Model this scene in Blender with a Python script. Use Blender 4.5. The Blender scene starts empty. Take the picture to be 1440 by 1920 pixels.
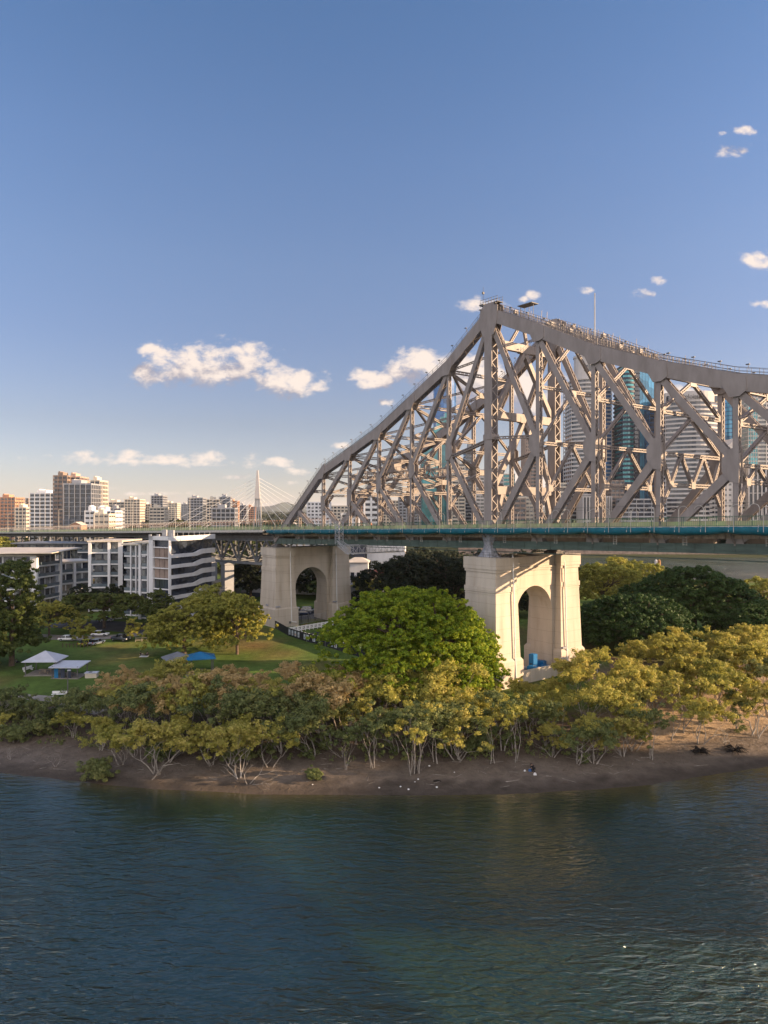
import bpy, math, random
import numpy as np
from mathutils import Vector, Matrix
R = math.radians
sc = bpy.context.scene
C = sc.collection

# ---------------------------------------------------------------- camera, sky, sun, exposure
CAMZ = 36.0
F = 1335.0                       # focal length in pixels of the 1440 px wide photograph
cam_d = bpy.data.cameras.new("camera"); cam = bpy.data.objects.new("camera", cam_d); C.objects.link(cam)
cam.location = (0, 0, CAMZ); cam.rotation_euler = (R(90), 0, 0)
cam_d.sensor_fit = 'HORIZONTAL'; cam_d.sensor_width = 36.0; cam_d.lens = 36.0 * F / 1440.0
cam_d.clip_start = 0.5; cam_d.clip_end = 60000
sc.camera = cam
SUN_EL, SUN_AZ = R(15.0), R(93.0)       # azimuth clockwise from the view direction: the sun stands to the right
sc.view_settings.view_transform = 'Standard'; sc.view_settings.look = 'None'
sc.view_settings.exposure = 1.4; sc.view_settings.gamma = 1.0
sun_dir = Vector((math.sin(SUN_AZ) * math.cos(SUN_EL), math.cos(SUN_AZ) * math.cos(SUN_EL), math.sin(SUN_EL)))
sd = bpy.data.lights.new("sun", 'SUN'); sd.energy = 5.0; sd.angle = R(0.5); sd.color = (1.0, 0.69, 0.41)
so = bpy.data.objects.new("sun", sd); C.objects.link(so); so.location = (200, 0, 150)
so.rotation_euler = (-sun_dir).to_track_quat('-Z', 'Y').to_euler()

world = bpy.data.worlds.new("World"); sc.world = world; world.use_nodes = True
wt = world.node_tree; wt.nodes.clear()
def nd(t, typ, **kw):
    n = t.nodes.new(typ)
    for k, v in kw.items():
        if k == 'ins':
            for i, val in v.items(): n.inputs[i].default_value = val
        else: setattr(n, k, v)
    return n
def math_(t, op, a, b=None, c=None, clamp=False):
    n = t.nodes.new('ShaderNodeMath'); n.operation = op; n.use_clamp = clamp
    for i, v in enumerate((a, b, c)):
        if v is None: continue
        if isinstance(v, (int, float)): n.inputs[i].default_value = v
        else: t.links.new(v, n.inputs[i])
    return n.outputs[0]
# cloud field: a group so it can be read twice (here, and a step towards the sun)
CLOUDS = [(400,684,125,44),(540,716,80,32),(300,696,62,34),(285,664,34,20),(450,665,60,26),(595,722,34,18),
          (700,712,52,24),(790,690,95,36),(880,720,110,62),(725,752,22,10),(660,716,20,10),
          (290,859,205,13),(512,865,34,9),(105,856,28,6),(210,850,90,10),(400,868,90,9),
          (884,572,58,17),(1000,552,16,8),(1375,280,34,12),(1394,244,22,9),(1422,488,40,17),(1200,551,24,10),
          (1234,528,18,9),(1102,543,16,8),(1355,250,12,6),(1430,572,26,8),
          (985,745,50,60),(1100,740,60,60),(1290,740,70,18),(1330,735,60,16),(980,560,12,6),
          (440,895,34,5),(196,916,32,6),(540,905,22,5),(300,925,60,4),(120,930,60,4),(560,885,24,6),(640,835,20,6),
          (1000,900,80,25),(1160,900,80,30)]
cg = bpy.data.node_groups.new("cloud_field", 'ShaderNodeTree')
cg.interface.new_socket("P", in_out='INPUT', socket_type='NodeSocketVector')
cg.interface.new_socket("F", in_out='OUTPUT', socket_type='NodeSocketFloat')
gi = cg.nodes.new('NodeGroupInput'); go = cg.nodes.new('NodeGroupOutput')
best = None
for (cx, cy, rx, ry) in CLOUDS:
    s = nd(cg, 'ShaderNodeVectorMath', operation='SUBTRACT'); cg.links.new(gi.outputs[0], s.inputs[0]); s.inputs[1].default_value = ((cx-720)/F, (960-cy)/F, 0)
    m = nd(cg, 'ShaderNodeVectorMath', operation='MULTIPLY'); cg.links.new(s.outputs[0], m.inputs[0]); m.inputs[1].default_value = (F/(rx*1.12), F/(ry*1.15), 0)
    l = nd(cg, 'ShaderNodeVectorMath', operation='LENGTH'); cg.links.new(m.outputs[0], l.inputs[0])
    v = math_(cg, 'SUBTRACT', 1.0, l.outputs['Value'])
    v = math_(cg, 'MINIMUM', math_(cg, 'MULTIPLY', v, 1.5), .85)
    v = math_(cg, 'MULTIPLY', v, min(1.0, 0.30 + ry / 38.0))
    best = v if best is None else math_(cg, 'MAXIMUM', best, v)
mp = nd(cg, 'ShaderNodeMapping'); mp.inputs['Scale'].default_value = (1.0, 1.5, 1.0); cg.links.new(gi.outputs[0], mp.inputs[0])
n1 = nd(cg, 'ShaderNodeTexNoise', ins={'Scale': 17.0, 'Detail': 9.0, 'Roughness': 0.62, 'Distortion': 0.25}); cg.links.new(mp.outputs[0], n1.inputs['Vector'])
n1v = math_(cg, 'SUBTRACT', n1.outputs[0], 0.5)
n3 = nd(cg, 'ShaderNodeTexNoise', ins={'Scale': 46.0, 'Detail': 8.0, 'Roughness': 0.6, 'Distortion': 0.2}); cg.links.new(mp.outputs[0], n3.inputs['Vector'])
best = math_(cg, 'MULTIPLY_ADD', math_(cg, 'SUBTRACT', n3.outputs[0], .5), 1.5, best)
tot = math_(cg, 'SUBTRACT', math_(cg, 'MULTIPLY_ADD', n1v, 3.0, best), .10)
cg.links.new(tot, go.inputs[0])
tc = nd(wt, 'ShaderNodeTexCoord'); sep = nd(wt, 'ShaderNodeSeparateXYZ'); wt.links.new(tc.outputs['Generated'], sep.inputs[0])
yy = math_(wt, 'MAXIMUM', sep.outputs[1], 0.02)
u = math_(wt, 'DIVIDE', sep.outputs[0], yy); w_ = math_(wt, 'DIVIDE', sep.outputs[2], yy)
cb = nd(wt, 'ShaderNodeCombineXYZ'); wt.links.new(u, cb.inputs[0]); wt.links.new(w_, cb.inputs[1])
ga = nd(wt, 'ShaderNodeGroup', node_tree=cg); wt.links.new(cb.outputs[0], ga.inputs[0])
of = nd(wt, 'ShaderNodeVectorMath', operation='ADD'); of.inputs[1].default_value = (0.014, 0.026, 0); wt.links.new(cb.outputs[0], of.inputs[0])
gb = nd(wt, 'ShaderNodeGroup', node_tree=cg); wt.links.new(of.outputs[0], gb.inputs[0])
front = math_(wt, 'GREATER_THAN', sep.outputs[1], 0.05)
mr = nd(wt, 'ShaderNodeMapRange', interpolation_type='SMOOTHSTEP', ins={1: 0.0, 2: 0.8}); wt.links.new(ga.outputs[0], mr.inputs[0])
alpha = math_(wt, 'MULTIPLY', mr.outputs[0], front)
alpha = math_(wt, 'MULTIPLY', alpha, 0.93)
dif = math_(wt, 'SUBTRACT', ga.outputs[0], gb.outputs[0])
mr2 = nd(wt, 'ShaderNodeMapRange', interpolation_type='SMOOTHSTEP', ins={1: -0.42, 2: 0.72}); wt.links.new(dif, mr2.inputs[0])
sky = nd(wt, 'ShaderNodeTexSky', sky_type='NISHITA', sun_disc=False, sun_elevation=SUN_EL, sun_rotation=SUN_AZ, altitude=0.0, air_density=1.0, dust_density=0.6, ozone_density=1.0)
hs = nd(wt, 'ShaderNodeHueSaturation', ins={'Saturation': 0.95, 'Value': 1.0}); wt.links.new(sky.outputs[0], hs.inputs['Color'])
ccol = nd(wt, 'ShaderNodeMix', data_type='RGBA'); ccol.inputs['A'].default_value = (3.5, 3.35, 4.0, 1); ccol.inputs['B'].default_value = (9.4, 8.0, 7.0, 1)
wt.links.new(mr2.outputs[0], ccol.inputs['Factor'])
# the sky texture's colour corrected by height: bluer aloft, paler and less green near the horizon
cr = nd(wt, 'ShaderNodeValToRGB'); el = cr.color_ramp.elements
stops = [(0.0, (.37,.387,.543)), (.045, (.33,.322,.434)), (.12, (.304,.287,.361)), (.233, (.300,.310,.405)), (.326, (.325,.352,.450)), (.443, (.315,.374,.495)), (.576, (.270,.368,.505)), (1.0, (.26,.35,.50))]
el[0].position = 0; el[0].color = (*stops[0][1], 1); el[1].position = 1; el[1].color = (*stops[-1][1], 1)
for p_, c_ in stops[1:-1]: e_ = cr.color_ramp.elements.new(p_); e_.color = (*c_, 1)
wt.links.new(math_(wt, 'MAXIMUM', sep.outputs[2], 0.0), cr.inputs[0])
sk2 = nd(wt, 'ShaderNodeVectorMath', operation='MULTIPLY'); wt.links.new(hs.outputs[0], sk2.inputs[0]); wt.links.new(cr.outputs[0], sk2.inputs[1])
sk3 = nd(wt, 'ShaderNodeVectorMath', operation='SCALE'); sk3.inputs['Scale'].default_value = 3.5; wt.links.new(sk2.outputs[0], sk3.inputs[0])
mixc = nd(wt, 'ShaderNodeMix', data_type='RGBA'); wt.links.new(alpha, mixc.inputs['Factor']); wt.links.new(sk3.outputs[0], mixc.inputs['A']); wt.links.new(ccol.outputs['Result'], mixc.inputs['B'])
# bright broken cloud added behind the camera to fill the shaded faces
nb = nd(wt, 'ShaderNodeTexNoise', ins={'Scale': 2.6, 'Detail': 6.0, 'Roughness': .55}); wt.links.new(tc.outputs['Generated'], nb.inputs['Vector'])
rb = nd(wt, 'ShaderNodeMapRange', interpolation_type='SMOOTHSTEP', ins={1: .36, 2: .56}); wt.links.new(nb.outputs[0], rb.inputs[0])
bk = nd(wt, 'ShaderNodeMapRange', interpolation_type='SMOOTHSTEP', ins={1: -.05, 2: -.45}); wt.links.new(sep.outputs[1], bk.inputs[0])
upz = nd(wt, 'ShaderNodeMapRange', ins={1: -.02, 2: .05}); wt.links.new(sep.outputs[2], upz.inputs[0])
fb = math_(wt, 'MULTIPLY', math_(wt, 'MULTIPLY', rb.outputs[0], bk.outputs[0]), upz.outputs[0])
mixb = nd(wt, 'ShaderNodeMix', data_type='RGBA'); wt.links.new(fb, mixb.inputs['Factor']); wt.links.new(mixc.outputs['Result'], mixb.inputs['A']); mixb.inputs['B'].default_value = (18.5, 16.9, 16.2, 1)
bg = nd(wt, 'ShaderNodeBackground', ins={'Strength': 0.0425}); wt.links.new(mixb.outputs['Result'], bg.inputs[0])
wo = nd(wt, 'ShaderNodeOutputWorld'); wt.links.new(bg.outputs[0], wo.inputs[0])
sc.cycles.max_bounces = 5; sc.cycles.diffuse_bounces = 2; sc.cycles.glossy_bounces = 3; sc.cycles.transmission_bounces = 3; sc.cycles.transparent_max_bounces = 4

# ---------------------------------------------------------------- helpers
def W(x, y, D):                               # photograph pixel at distance D -> world point
    return Vector(((x - 720) / F * D, D, CAMZ - (y - 960) / F * D))
def interp(x, xs, ys): return float(np.interp(x, xs, ys))
SHX = [-400, -200, -130, -80, -52.9, -32.7, -16.3, 5.4, 19.1, 33.5, 43.5, 54.2, 80, 120, 200, 400]
SHY = [230, 140, 115, 101, 98.1, 92.8, 90.7, 90.3, 91, 93.3, 96.9, 100.5, 112, 135, 190, 300]
PD = [-60, -15, 0, 6, 14, 22, 34, 60, 90, 115, 200, 400]
PZ = [-6, -2.0, 0, 0.45, 1.3, 2.3, 3.0, 3.3, 3.6, 4.3, 5.0, 5.5]
def smooth(a, b, x):
    t = min(1, max(0, (x - a) / (b - a))); return t * t * (3 - 2 * t)
def river2(X, Y):                             # 1 inside the reach of the river beyond the bridge
    near = interp(X, [20, 60, 85, 150, 300, 700, 3000], [520, 400, 345, 333, 320, 300, 300])
    far = interp(X, [20, 60, 3000], [540, 580, 580])
    return min(smooth(near - 6, near + 8, Y), 1 - smooth(far - 8, far + 6, Y)) * smooth(15, 50, X)
def hnoise(X, Y):
    return math.sin(X * .0031 + 1.3) * math.cos(Y * .0023) + .6 * math.sin(X * .0077 + Y * .0051) + .3 * math.sin(X * .017 - Y * .013)
def g(X, Y):
    d = Y - float(np.interp(X, SHX, SHY))
    z = float(np.interp(d, PD, PZ))
    if d > 2: z += 0.10 * math.sin(X * .31 + Y * .17) * math.sin(Y * .23 - X * .11) * smooth(2, 12, d)
    if Y < 235 and X > 370: z = max(z, -5 + 9.5 * smooth(372, 390, X))  # bank added out of view as footing for the shading towers
    if Y > 260:
        z += smooth(420, 1300, Y) * (10 + 5 * hnoise(X, Y)) * (1 if X < 0 else .5) + smooth(1500, 5000, Y) * 9
        rv = river2(X, Y)
        z = z * (1 - rv) + (-5) * rv
    return z
def gp(x, y, dz=0.0):                         # ground point seen at a photograph pixel
    D = (CAMZ - 3.5) * F / max(8, (y - 960))
    for _ in range(12):
        X = (x - 720) / F * D
        D = .5 * D + .5 * (CAMZ - g(X, D)) * F / (y - 960)
    X = (x - 720) / F * D
    return Vector((X, D, g(X, D) + dz))

class MB:
    def __init__(s): s.v = []; s.f = []; s.m = []
    def add(s, vs, fs, mi=0):
        b = len(s.v); s.v += [tuple(p) for p in vs]
        for f in fs: s.f.append(tuple(b + i for i in f)); s.m.append(mi)
    def box(s, x0, x1, y0, y1, z0, z1, mi=0):
        s.add([(x0,y0,z0),(x1,y0,z0),(x1,y1,z0),(x0,y1,z0),(x0,y0,z1),(x1,y0,z1),(x1,y1,z1),(x0,y1,z1)],
              [(3,2,1,0),(4,5,6,7),(0,1,5,4),(1,2,6,5),(2,3,7,6),(3,0,4,7)], mi)
    def bar(s, p, q, w, h, n=(0,0,1), mi=0):      # w across n, h along n
        p = Vector(p); q = Vector(q); d = (q - p)
        if d.length < 1e-6: return
        d.normalize(); n = Vector(n); n = n - d * n.dot(d)
        if n.length < 1e-4: n = Vector((1,0,0)) - d * d.x
        n.normalize(); e = d.cross(n)
        a = e * (w / 2); b = n * (h / 2)
        s.add([p-a-b, p+a-b, p+a+b, p-a+b, q-a-b, q+a-b, q+a+b, q-a+b],
              [(3,2,1,0),(4,5,6,7),(0,1,5,4),(1,2,6,5),(2,3,7,6),(3,0,4,7)], mi)
    def tube(s, p, q, r0, r1=None, n=6, mi=0, cap=True):
        r1 = r0 if r1 is None else r1
        p = Vector(p); q = Vector(q); d = (q - p)
        if d.length < 1e-6: return
        d.normalize(); x = Vector((0,0,1)) if abs(d.z) < .9 else Vector((1,0,0))
        x = (x - d * x.dot(d)).normalized(); y = d.cross(x)
        vs = []
        for c, r in ((p, r0), (q, r1)):
            for i in range(n):
                t = 2 * math.pi * i / n; vs.append(c + x * (r * math.cos(t)) + y * (r * math.sin(t)))
        fs = [(i, (i+1) % n, n + (i+1) % n, n + i) for i in range(n)]
        if cap: fs += [tuple(range(n-1, -1, -1)), tuple(range(n, 2*n))]
        s.add(vs, fs, mi)
    def path(s, pts, rs, n=6, mi=0):
        for i in range(len(pts) - 1): s.tube(pts[i], pts[i+1], rs[i], rs[i+1], n, mi, cap=(i == len(pts) - 2))
    def prism(s, poly, z0, z1, mi=0, top=True):
        n = len(poly)
        vs = [(p[0], p[1], z0) for p in poly] + [(p[0], p[1], z1) for p in poly]
        fs = [(i, (i+1) % n, n + (i+1) % n, n + i) for i in range(n)]
        fs += [tuple(range(n-1, -1, -1)), tuple(range(n, 2*n))]
        s.add(vs, fs, mi)
    def frustum(s, x0, x1, y0, y1, z0, X0, X1, Y0, Y1, z1, mi=0):
        s.add([(x0,y0,z0),(x1,y0,z0),(x1,y1,z0),(x0,y1,z0),(X0,Y0,z1),(X1,Y0,z1),(X1,Y1,z1),(X0,Y1,z1)],
              [(3,2,1,0),(4,5,6,7),(0,1,5,4),(1,2,6,5),(2,3,7,6),(3,0,4,7)], mi)
    def ball(s, c, r, nu=8, nv=6, sz=1.0, mi=0):
        vs = [(c[0], c[1], c[2] + r * sz)]
        for j in range(1, nv):
            ph = math.pi * j / nv
            for i in range(nu):
                th = 2 * math.pi * i / nu
                vs.append((c[0] + r * math.sin(ph) * math.cos(th), c[1] + r * math.sin(ph) * math.sin(th), c[2] + r * sz * math.cos(ph)))
        vs.append((c[0], c[1], c[2] - r * sz)); fs = []
        for i in range(nu): fs.append((0, 1 + i, 1 + (i+1) % nu))
        for j in range(nv - 2):
            for i in range(nu):
                a = 1 + j * nu + i; b = 1 + j * nu + (i+1) % nu
                fs.append((a, a + nu, b + nu, b))
        L = len(vs) - 1; o = 1 + (nv - 2) * nu
        for i in range(nu): fs.append((L, o + (i+1) % nu, o + i))
        s.add(vs, fs, mi)
    def build(s, name, mats, parent=None, loc=None, smooth=False):
        me = bpy.data.meshes.new(name); me.from_pydata(s.v, [], s.f)
        if not isinstance(mats, (list, tuple)): mats = [mats]
        for m in mats: me.materials.append(m)
        if len(mats) > 1: me.polygons.foreach_set('material_index', s.m)
        if smooth: me.polygons.foreach_set('use_smooth', [True] * len(s.f))
        me.update()
        o = bpy.data.objects.new(name, me); C.objects.link(o)
        if parent: o.parent = parent
        if loc is not None: o.location = loc
        return o
def shift(mb, c):                                # vertices given in world -> local to c
    c = tuple(c); mb.v = [(p[0]-c[0], p[1]-c[1], p[2]-c[2]) for p in mb.v]; return mb
def thing(name, label, cat, loc=(0,0,0), rz=0, group=None):
    o = bpy.data.objects.new(name, None); C.objects.link(o); o.location = loc; o.rotation_euler = (0, 0, rz)
    o.empty_display_size = .5
    o['label'] = label; o['category'] = cat
    if group: o['group'] = group
    return o
def tag(o, label=None, cat=None, group=None, kind=None):
    for k, v in (('label', label), ('category', cat), ('group', group), ('kind', kind)):
        if v: o[k] = v
    return o
def copy_tree(o, parent=None):
    c = o.copy(); C.objects.link(c); c.parent = parent
    for ch in list(o.children): copy_tree(ch, c)
    return c
def npmesh(name, verts, quads, mat, tri=False):
    me = bpy.data.meshes.new(name); k = 3 if tri else 4
    nv = len(verts); nf = len(quads)
    me.vertices.add(nv); me.vertices.foreach_set('co', verts.astype(np.float32).ravel())
    me.loops.add(nf * k); me.loops.foreach_set('vertex_index', quads.astype(np.int32).ravel())
    me.polygons.add(nf); me.polygons.foreach_set('loop_start', np.arange(0, nf * k, k, dtype=np.int32))
    me.materials.append(mat); me.update(calc_edges=True); me.validate(); return me

# ---------------------------------------------------------------- materials
def mat(name, col, rough=.7, var=.12, scale=1.0, col2=None, metal=0, spec=.3, bump=0, bscale=None, streak=0, coat=0, coords='Object', trans=0):
    m = bpy.data.materials.new(name); m.use_nodes = True; t = m.node_tree
    b = t.nodes['Principled BSDF']; b.inputs['Roughness'].default_value = rough; b.inputs['Metallic'].default_value = metal
    b.inputs['Specular IOR Level'].default_value = spec
    if coat: b.inputs['Coat Weight'].default_value = coat
    tcn = nd(t, 'ShaderNodeTexCoord')
    n = nd(t, 'ShaderNodeTexNoise', ins={'Scale': scale, 'Detail': 5.0, 'Roughness': .6})
    if streak:
        mpn = nd(t, 'ShaderNodeMapping'); mpn.inputs['Scale'].default_value = (1, 1, 1 / streak); t.links.new(tcn.outputs[coords], mpn.inputs[0]); t.links.new(mpn.outputs[0], n.inputs['Vector'])
    else: t.links.new(tcn.outputs[coords], n.inputs['Vector'])
    mx = nd(t, 'ShaderNodeMix', data_type='RGBA')
    c2 = col2 if col2 else tuple(c * (1 - 2.2 * var) for c in col)
    c1 = col if col2 else tuple(min(1, c * (1 + var)) for c in col)
    mx.inputs['A'].default_value = (*c1, 1); mx.inputs['B'].default_value = (*c2, 1)
    r = nd(t, 'ShaderNodeMapRange', ins={1: .35, 2: .68}); t.links.new(n.outputs[0], r.inputs[0]); t.links.new(r.outputs[0], mx.inputs['Factor'])
    t.links.new(mx.outputs['Result'], b.inputs['Base Color'])
    if bump:
        n2 = nd(t, 'ShaderNodeTexNoise', ins={'Scale': bscale or scale * 6, 'Detail': 4.0}); t.links.new(tcn.outputs[coords], n2.inputs['Vector'])
        bp = nd(t, 'ShaderNodeBump', ins={'Strength': bump, 'Distance': .05}); t.links.new(n2.outputs[0], bp.inputs['Height']); t.links.new(bp.outputs[0], b.inputs['Normal'])
    return m
def leafmat(name, c1, c2, c3, trans=.3):
    m = bpy.data.materials.new(name); m.use_nodes = True; t = m.node_tree; t.nodes.clear()
    geo = nd(t, 'ShaderNodeNewGeometry'); oi = nd(t, 'ShaderNodeObjectInfo')
    cr = nd(t, 'ShaderNodeValToRGB'); e = cr.color_ramp.elements
    e[0].color = (*c1, 1); e[1].color = (*c3, 1); em = cr.color_ramp.elements.new(.5); em.color = (*c2, 1)
    tcn = nd(t, 'ShaderNodeTexCoord'); n = nd(t, 'ShaderNodeTexNoise', ins={'Scale': .45, 'Detail': 2.0}); t.links.new(tcn.outputs['Object'], n.inputs['Vector'])
    a = math_(t, 'MULTIPLY_ADD', geo.outputs['Random Per Island'], .45, math_(t, 'MULTIPLY_ADD', n.outputs[0], .9, -.2))
    a = math_(t, 'MULTIPLY_ADD', oi.outputs['Random'], .3, a)
    a = math_(t, 'SUBTRACT', a, .12)
    t.links.new(a, cr.inputs[0])
    d = nd(t, 'ShaderNodeBsdfPrincipled', ins={'Roughness': .6}); d.inputs['Specular IOR Level'].default_value = .25; t.links.new(cr.outputs[0], d.inputs['Base Color'])
    tr = nd(t, 'ShaderNodeBsdfTranslucent'); t.links.new(cr.outputs[0], tr.inputs[0])
    mx = nd(t, 'ShaderNodeMixShader', ins={0: trans}); t.links.new(d.outputs[0], mx.inputs[1]); t.links.new(tr.outputs[0], mx.inputs[2])
    o = nd(t, 'ShaderNodeOutputMaterial'); t.links.new(mx.outputs[0], o.inputs[0]); return m
def glassmat(name, col, rough=.08, var=.5, scale=.35, metal=0.0, spec=.9):
    """window glass with rooms, blinds and reflections differing pane by pane"""
    m = bpy.data.materials.new(name); m.use_nodes = True; t = m.node_tree; b = t.nodes['Principled BSDF']
    tcn = nd(t, 'ShaderNodeTexCoord'); v = nd(t, 'ShaderNodeTexVoronoi', ins={'Scale': scale}); t.links.new(tcn.outputs['Object'], v.inputs['Vector'])
    sp = nd(t, 'ShaderNodeSeparateColor'); t.links.new(v.outputs['Color'], sp.inputs[0])
    mx = nd(t, 'ShaderNodeMix', data_type='RGBA'); mx.inputs['A'].default_value = (*[c * (1 - var) for c in col], 1); mx.inputs['B'].default_value = (*[min(1, c * (1 + var)) for c in col], 1)
    t.links.new(sp.outputs[0], mx.inputs['Factor']); t.links.new(mx.outputs['Result'], b.inputs['Base Color'])
    b.inputs['Roughness'].default_value = rough; b.inputs['Metallic'].default_value = metal; b.inputs['Specular IOR Level'].default_value = spec
    n = nd(t, 'ShaderNodeTexNoise', ins={'Scale': scale * 1.3, 'Detail': 1.0}); t.links.new(tcn.outputs['Object'], n.inputs['Vector'])
    bp = nd(t, 'ShaderNodeBump', ins={'Strength': .12, 'Distance': .3}); t.links.new(n.outputs[0], bp.inputs['Height']); t.links.new(bp.outputs[0], b.inputs['Normal'])
    return m
M = {}
M['steel'] = mat('painted_steel', (.28,.247,.235), .55, .17, .8, col2=(.215,.186,.175), streak=3, bump=.15, bscale=6)
M['steel_dark'] = mat('weathered_steel', (.12,.115,.115), .6, .15, .6)
M['green_girder'] = mat('green_painted_girder', (.085,.125,.110), .5, .15, .35, streak=.2)
M['green_rail'] = mat('green_railing_paint', (.07,.14,.10), .5, .1, 1)
M['green_barrier'] = mat('pale_green_barrier', (.30,.38,.18), .6, .2, .6, col2=(.36,.30,.20))
M['deck'] = mat('bridge_asphalt', (.06,.06,.06), .9, .1, 1)
M['kerb'] = mat('pale_concrete_edge', (.45,.43,.40), .8, .1, 1)
M['blue'] = mat('blue_sheeting', (.004,.105,.150), .55, .12, .8, bump=.4, bscale=3)
M['plank'] = mat('timber_fascia', (.34,.28,.22), .8, .2, 1.2)
M['white_paint'] = mat('white_paint', (.72,.72,.72), .5, .05, 1)
M['hoop'] = mat('galvanised_hoops', (.42,.40,.37), .45, .06, 1)
M['hoop_far'] = mat('rust_brown_hoops', (.30,.19,.15), .5, .06, 1)
M['tarp'] = mat('grey_tarpaulin', (.30,.31,.35), .6, .2, 1.5, bump=.5, bscale=3)
M['silver'] = mat('galvanised_scaffold', (.45,.46,.50), .4, .1, 2, metal=.3)
M['dark'] = mat('dark_frame', (.02,.022,.028), .5, .1, 1)
M['asphalt'] = mat('asphalt', (.055,.057,.065), .9, .15, .3, coords='Object')
M['path'] = mat('concrete_path', (.24,.22,.20), .9, .12, .4)
M['soilpath'] = mat('earth_path', (.20,.145,.10), .95, .15, .4)
M['bark_pale'] = mat('pale_grey_bark', (.30,.27,.24), .9, .25, 1.6, bump=.4)
M['bark'] = mat('brown_bark', (.11,.08,.06), .95, .2, 1.5, bump=.4)
M['bark_dark'] = mat('wet_dark_roots', (.022,.018,.016), .9, .2, 3)
M['tyre'] = mat('tyre_rubber', (.02,.02,.02), .8, .05, 3)
M['rim'] = mat('alloy_rim', (.4,.4,.42), .3, .05, 3, metal=.8)
M['carglass'] = mat('car_glass', (.015,.018,.022), .08, .05, 3, spec=.8)
M['lamp_lens'] = mat('lamp_lens', (.7,.7,.72), .2, .05, 3)
M['red_lens'] = mat('tail_lamp_lens', (.35,.01,.01), .2, .05, 3)
M['white_wall'] = mat('white_render', (.64,.64,.66), .8, .07, .25, streak=5)
M['cream_wall'] = mat('cream_render', (.56,.50,.42), .85, .08, .25, streak=5)
M['grey_wall'] = mat('grey_render', (.30,.31,.34), .8, .08, .3)
M['navy_wall'] = mat('navy_cladding', (.035,.045,.075), .6, .12, .3)
M['brick'] = mat('orange_brick', (.44,.25,.17), .9, .12, .6)
M['brown_wall'] = mat('brown_cladding', (.26,.20,.17), .8, .18, .3)
M['roof_pale'] = mat('pale_metal_roof', (.52,.47,.40), .5, .1, .3)
M['roof_blue'] = mat('blue_metal_roof', (.02,.14,.30), .4, .08, .5)
M['roof_red'] = mat('red_tile_roof', (.28,.10,.07), .85, .1, .8)
M['roof_grey'] = mat('grey_metal_roof', (.17,.18,.20), .5, .1, .5)
M['glass_dark'] = glassmat('dark_window_glass', (.030,.038,.055))
M['glass_room'] = glassmat('window_with_blinds', (.12,.125,.13), var=.75, scale=.6)
M['glass_blue'] = glassmat('deep_blue_curtain_wall', (.03,.10,.24), metal=.25, scale=.12)
M['glass_teal'] = glassmat('teal_curtain_wall', (.04,.22,.25), metal=.25, scale=.12)
M['glass_sky'] = glassmat('bright_blue_curtain_wall', (.09,.30,.46), metal=.35, scale=.08, rough=.05)
M['glass_gold'] = glassmat('bronze_glass', (.12,.09,.05), metal=.3, scale=.3)
M['tower_white'] = mat('white_precast', (.50,.47,.46), .8, .06, .1)
M['tower_pink'] = mat('pink_granite', (.42,.31,.26), .8, .06, .1)
M['balustrade'] = mat('glass_balustrade', (.10,.13,.16), .12, .1, .6, spec=.9)
M['leaf_mangrove'] = leafmat('mangrove_leaves', (.15,.18,.045), (.38,.36,.075), (.56,.46,.15), .46)
M['leaf_mangrove_green'] = leafmat('green_mangrove_leaves', (.085,.115,.042), (.145,.175,.060), (.27,.26,.09), .34)
M['leaf_autumn'] = leafmat('pinkish_tan_leaves', (.30,.24,.09), (.50,.36,.16), (.64,.48,.24), .42)
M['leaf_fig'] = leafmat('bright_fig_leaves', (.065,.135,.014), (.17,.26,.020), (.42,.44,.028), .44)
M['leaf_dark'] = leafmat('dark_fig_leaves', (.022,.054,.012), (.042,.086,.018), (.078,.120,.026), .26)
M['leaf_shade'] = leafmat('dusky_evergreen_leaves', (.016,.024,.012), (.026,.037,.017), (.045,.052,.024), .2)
M['leaf_gold'] = leafmat('golden_leaves', (.15,.175,.036), (.32,.32,.062), (.52,.44,.10), .44)
M['leaf_mid'] = leafmat('mid_green_leaves', (.042,.070,.018), (.085,.110,.024), (.15,.15,.035), .32)
M['twig_pale'] = M['bark_pale']
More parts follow.
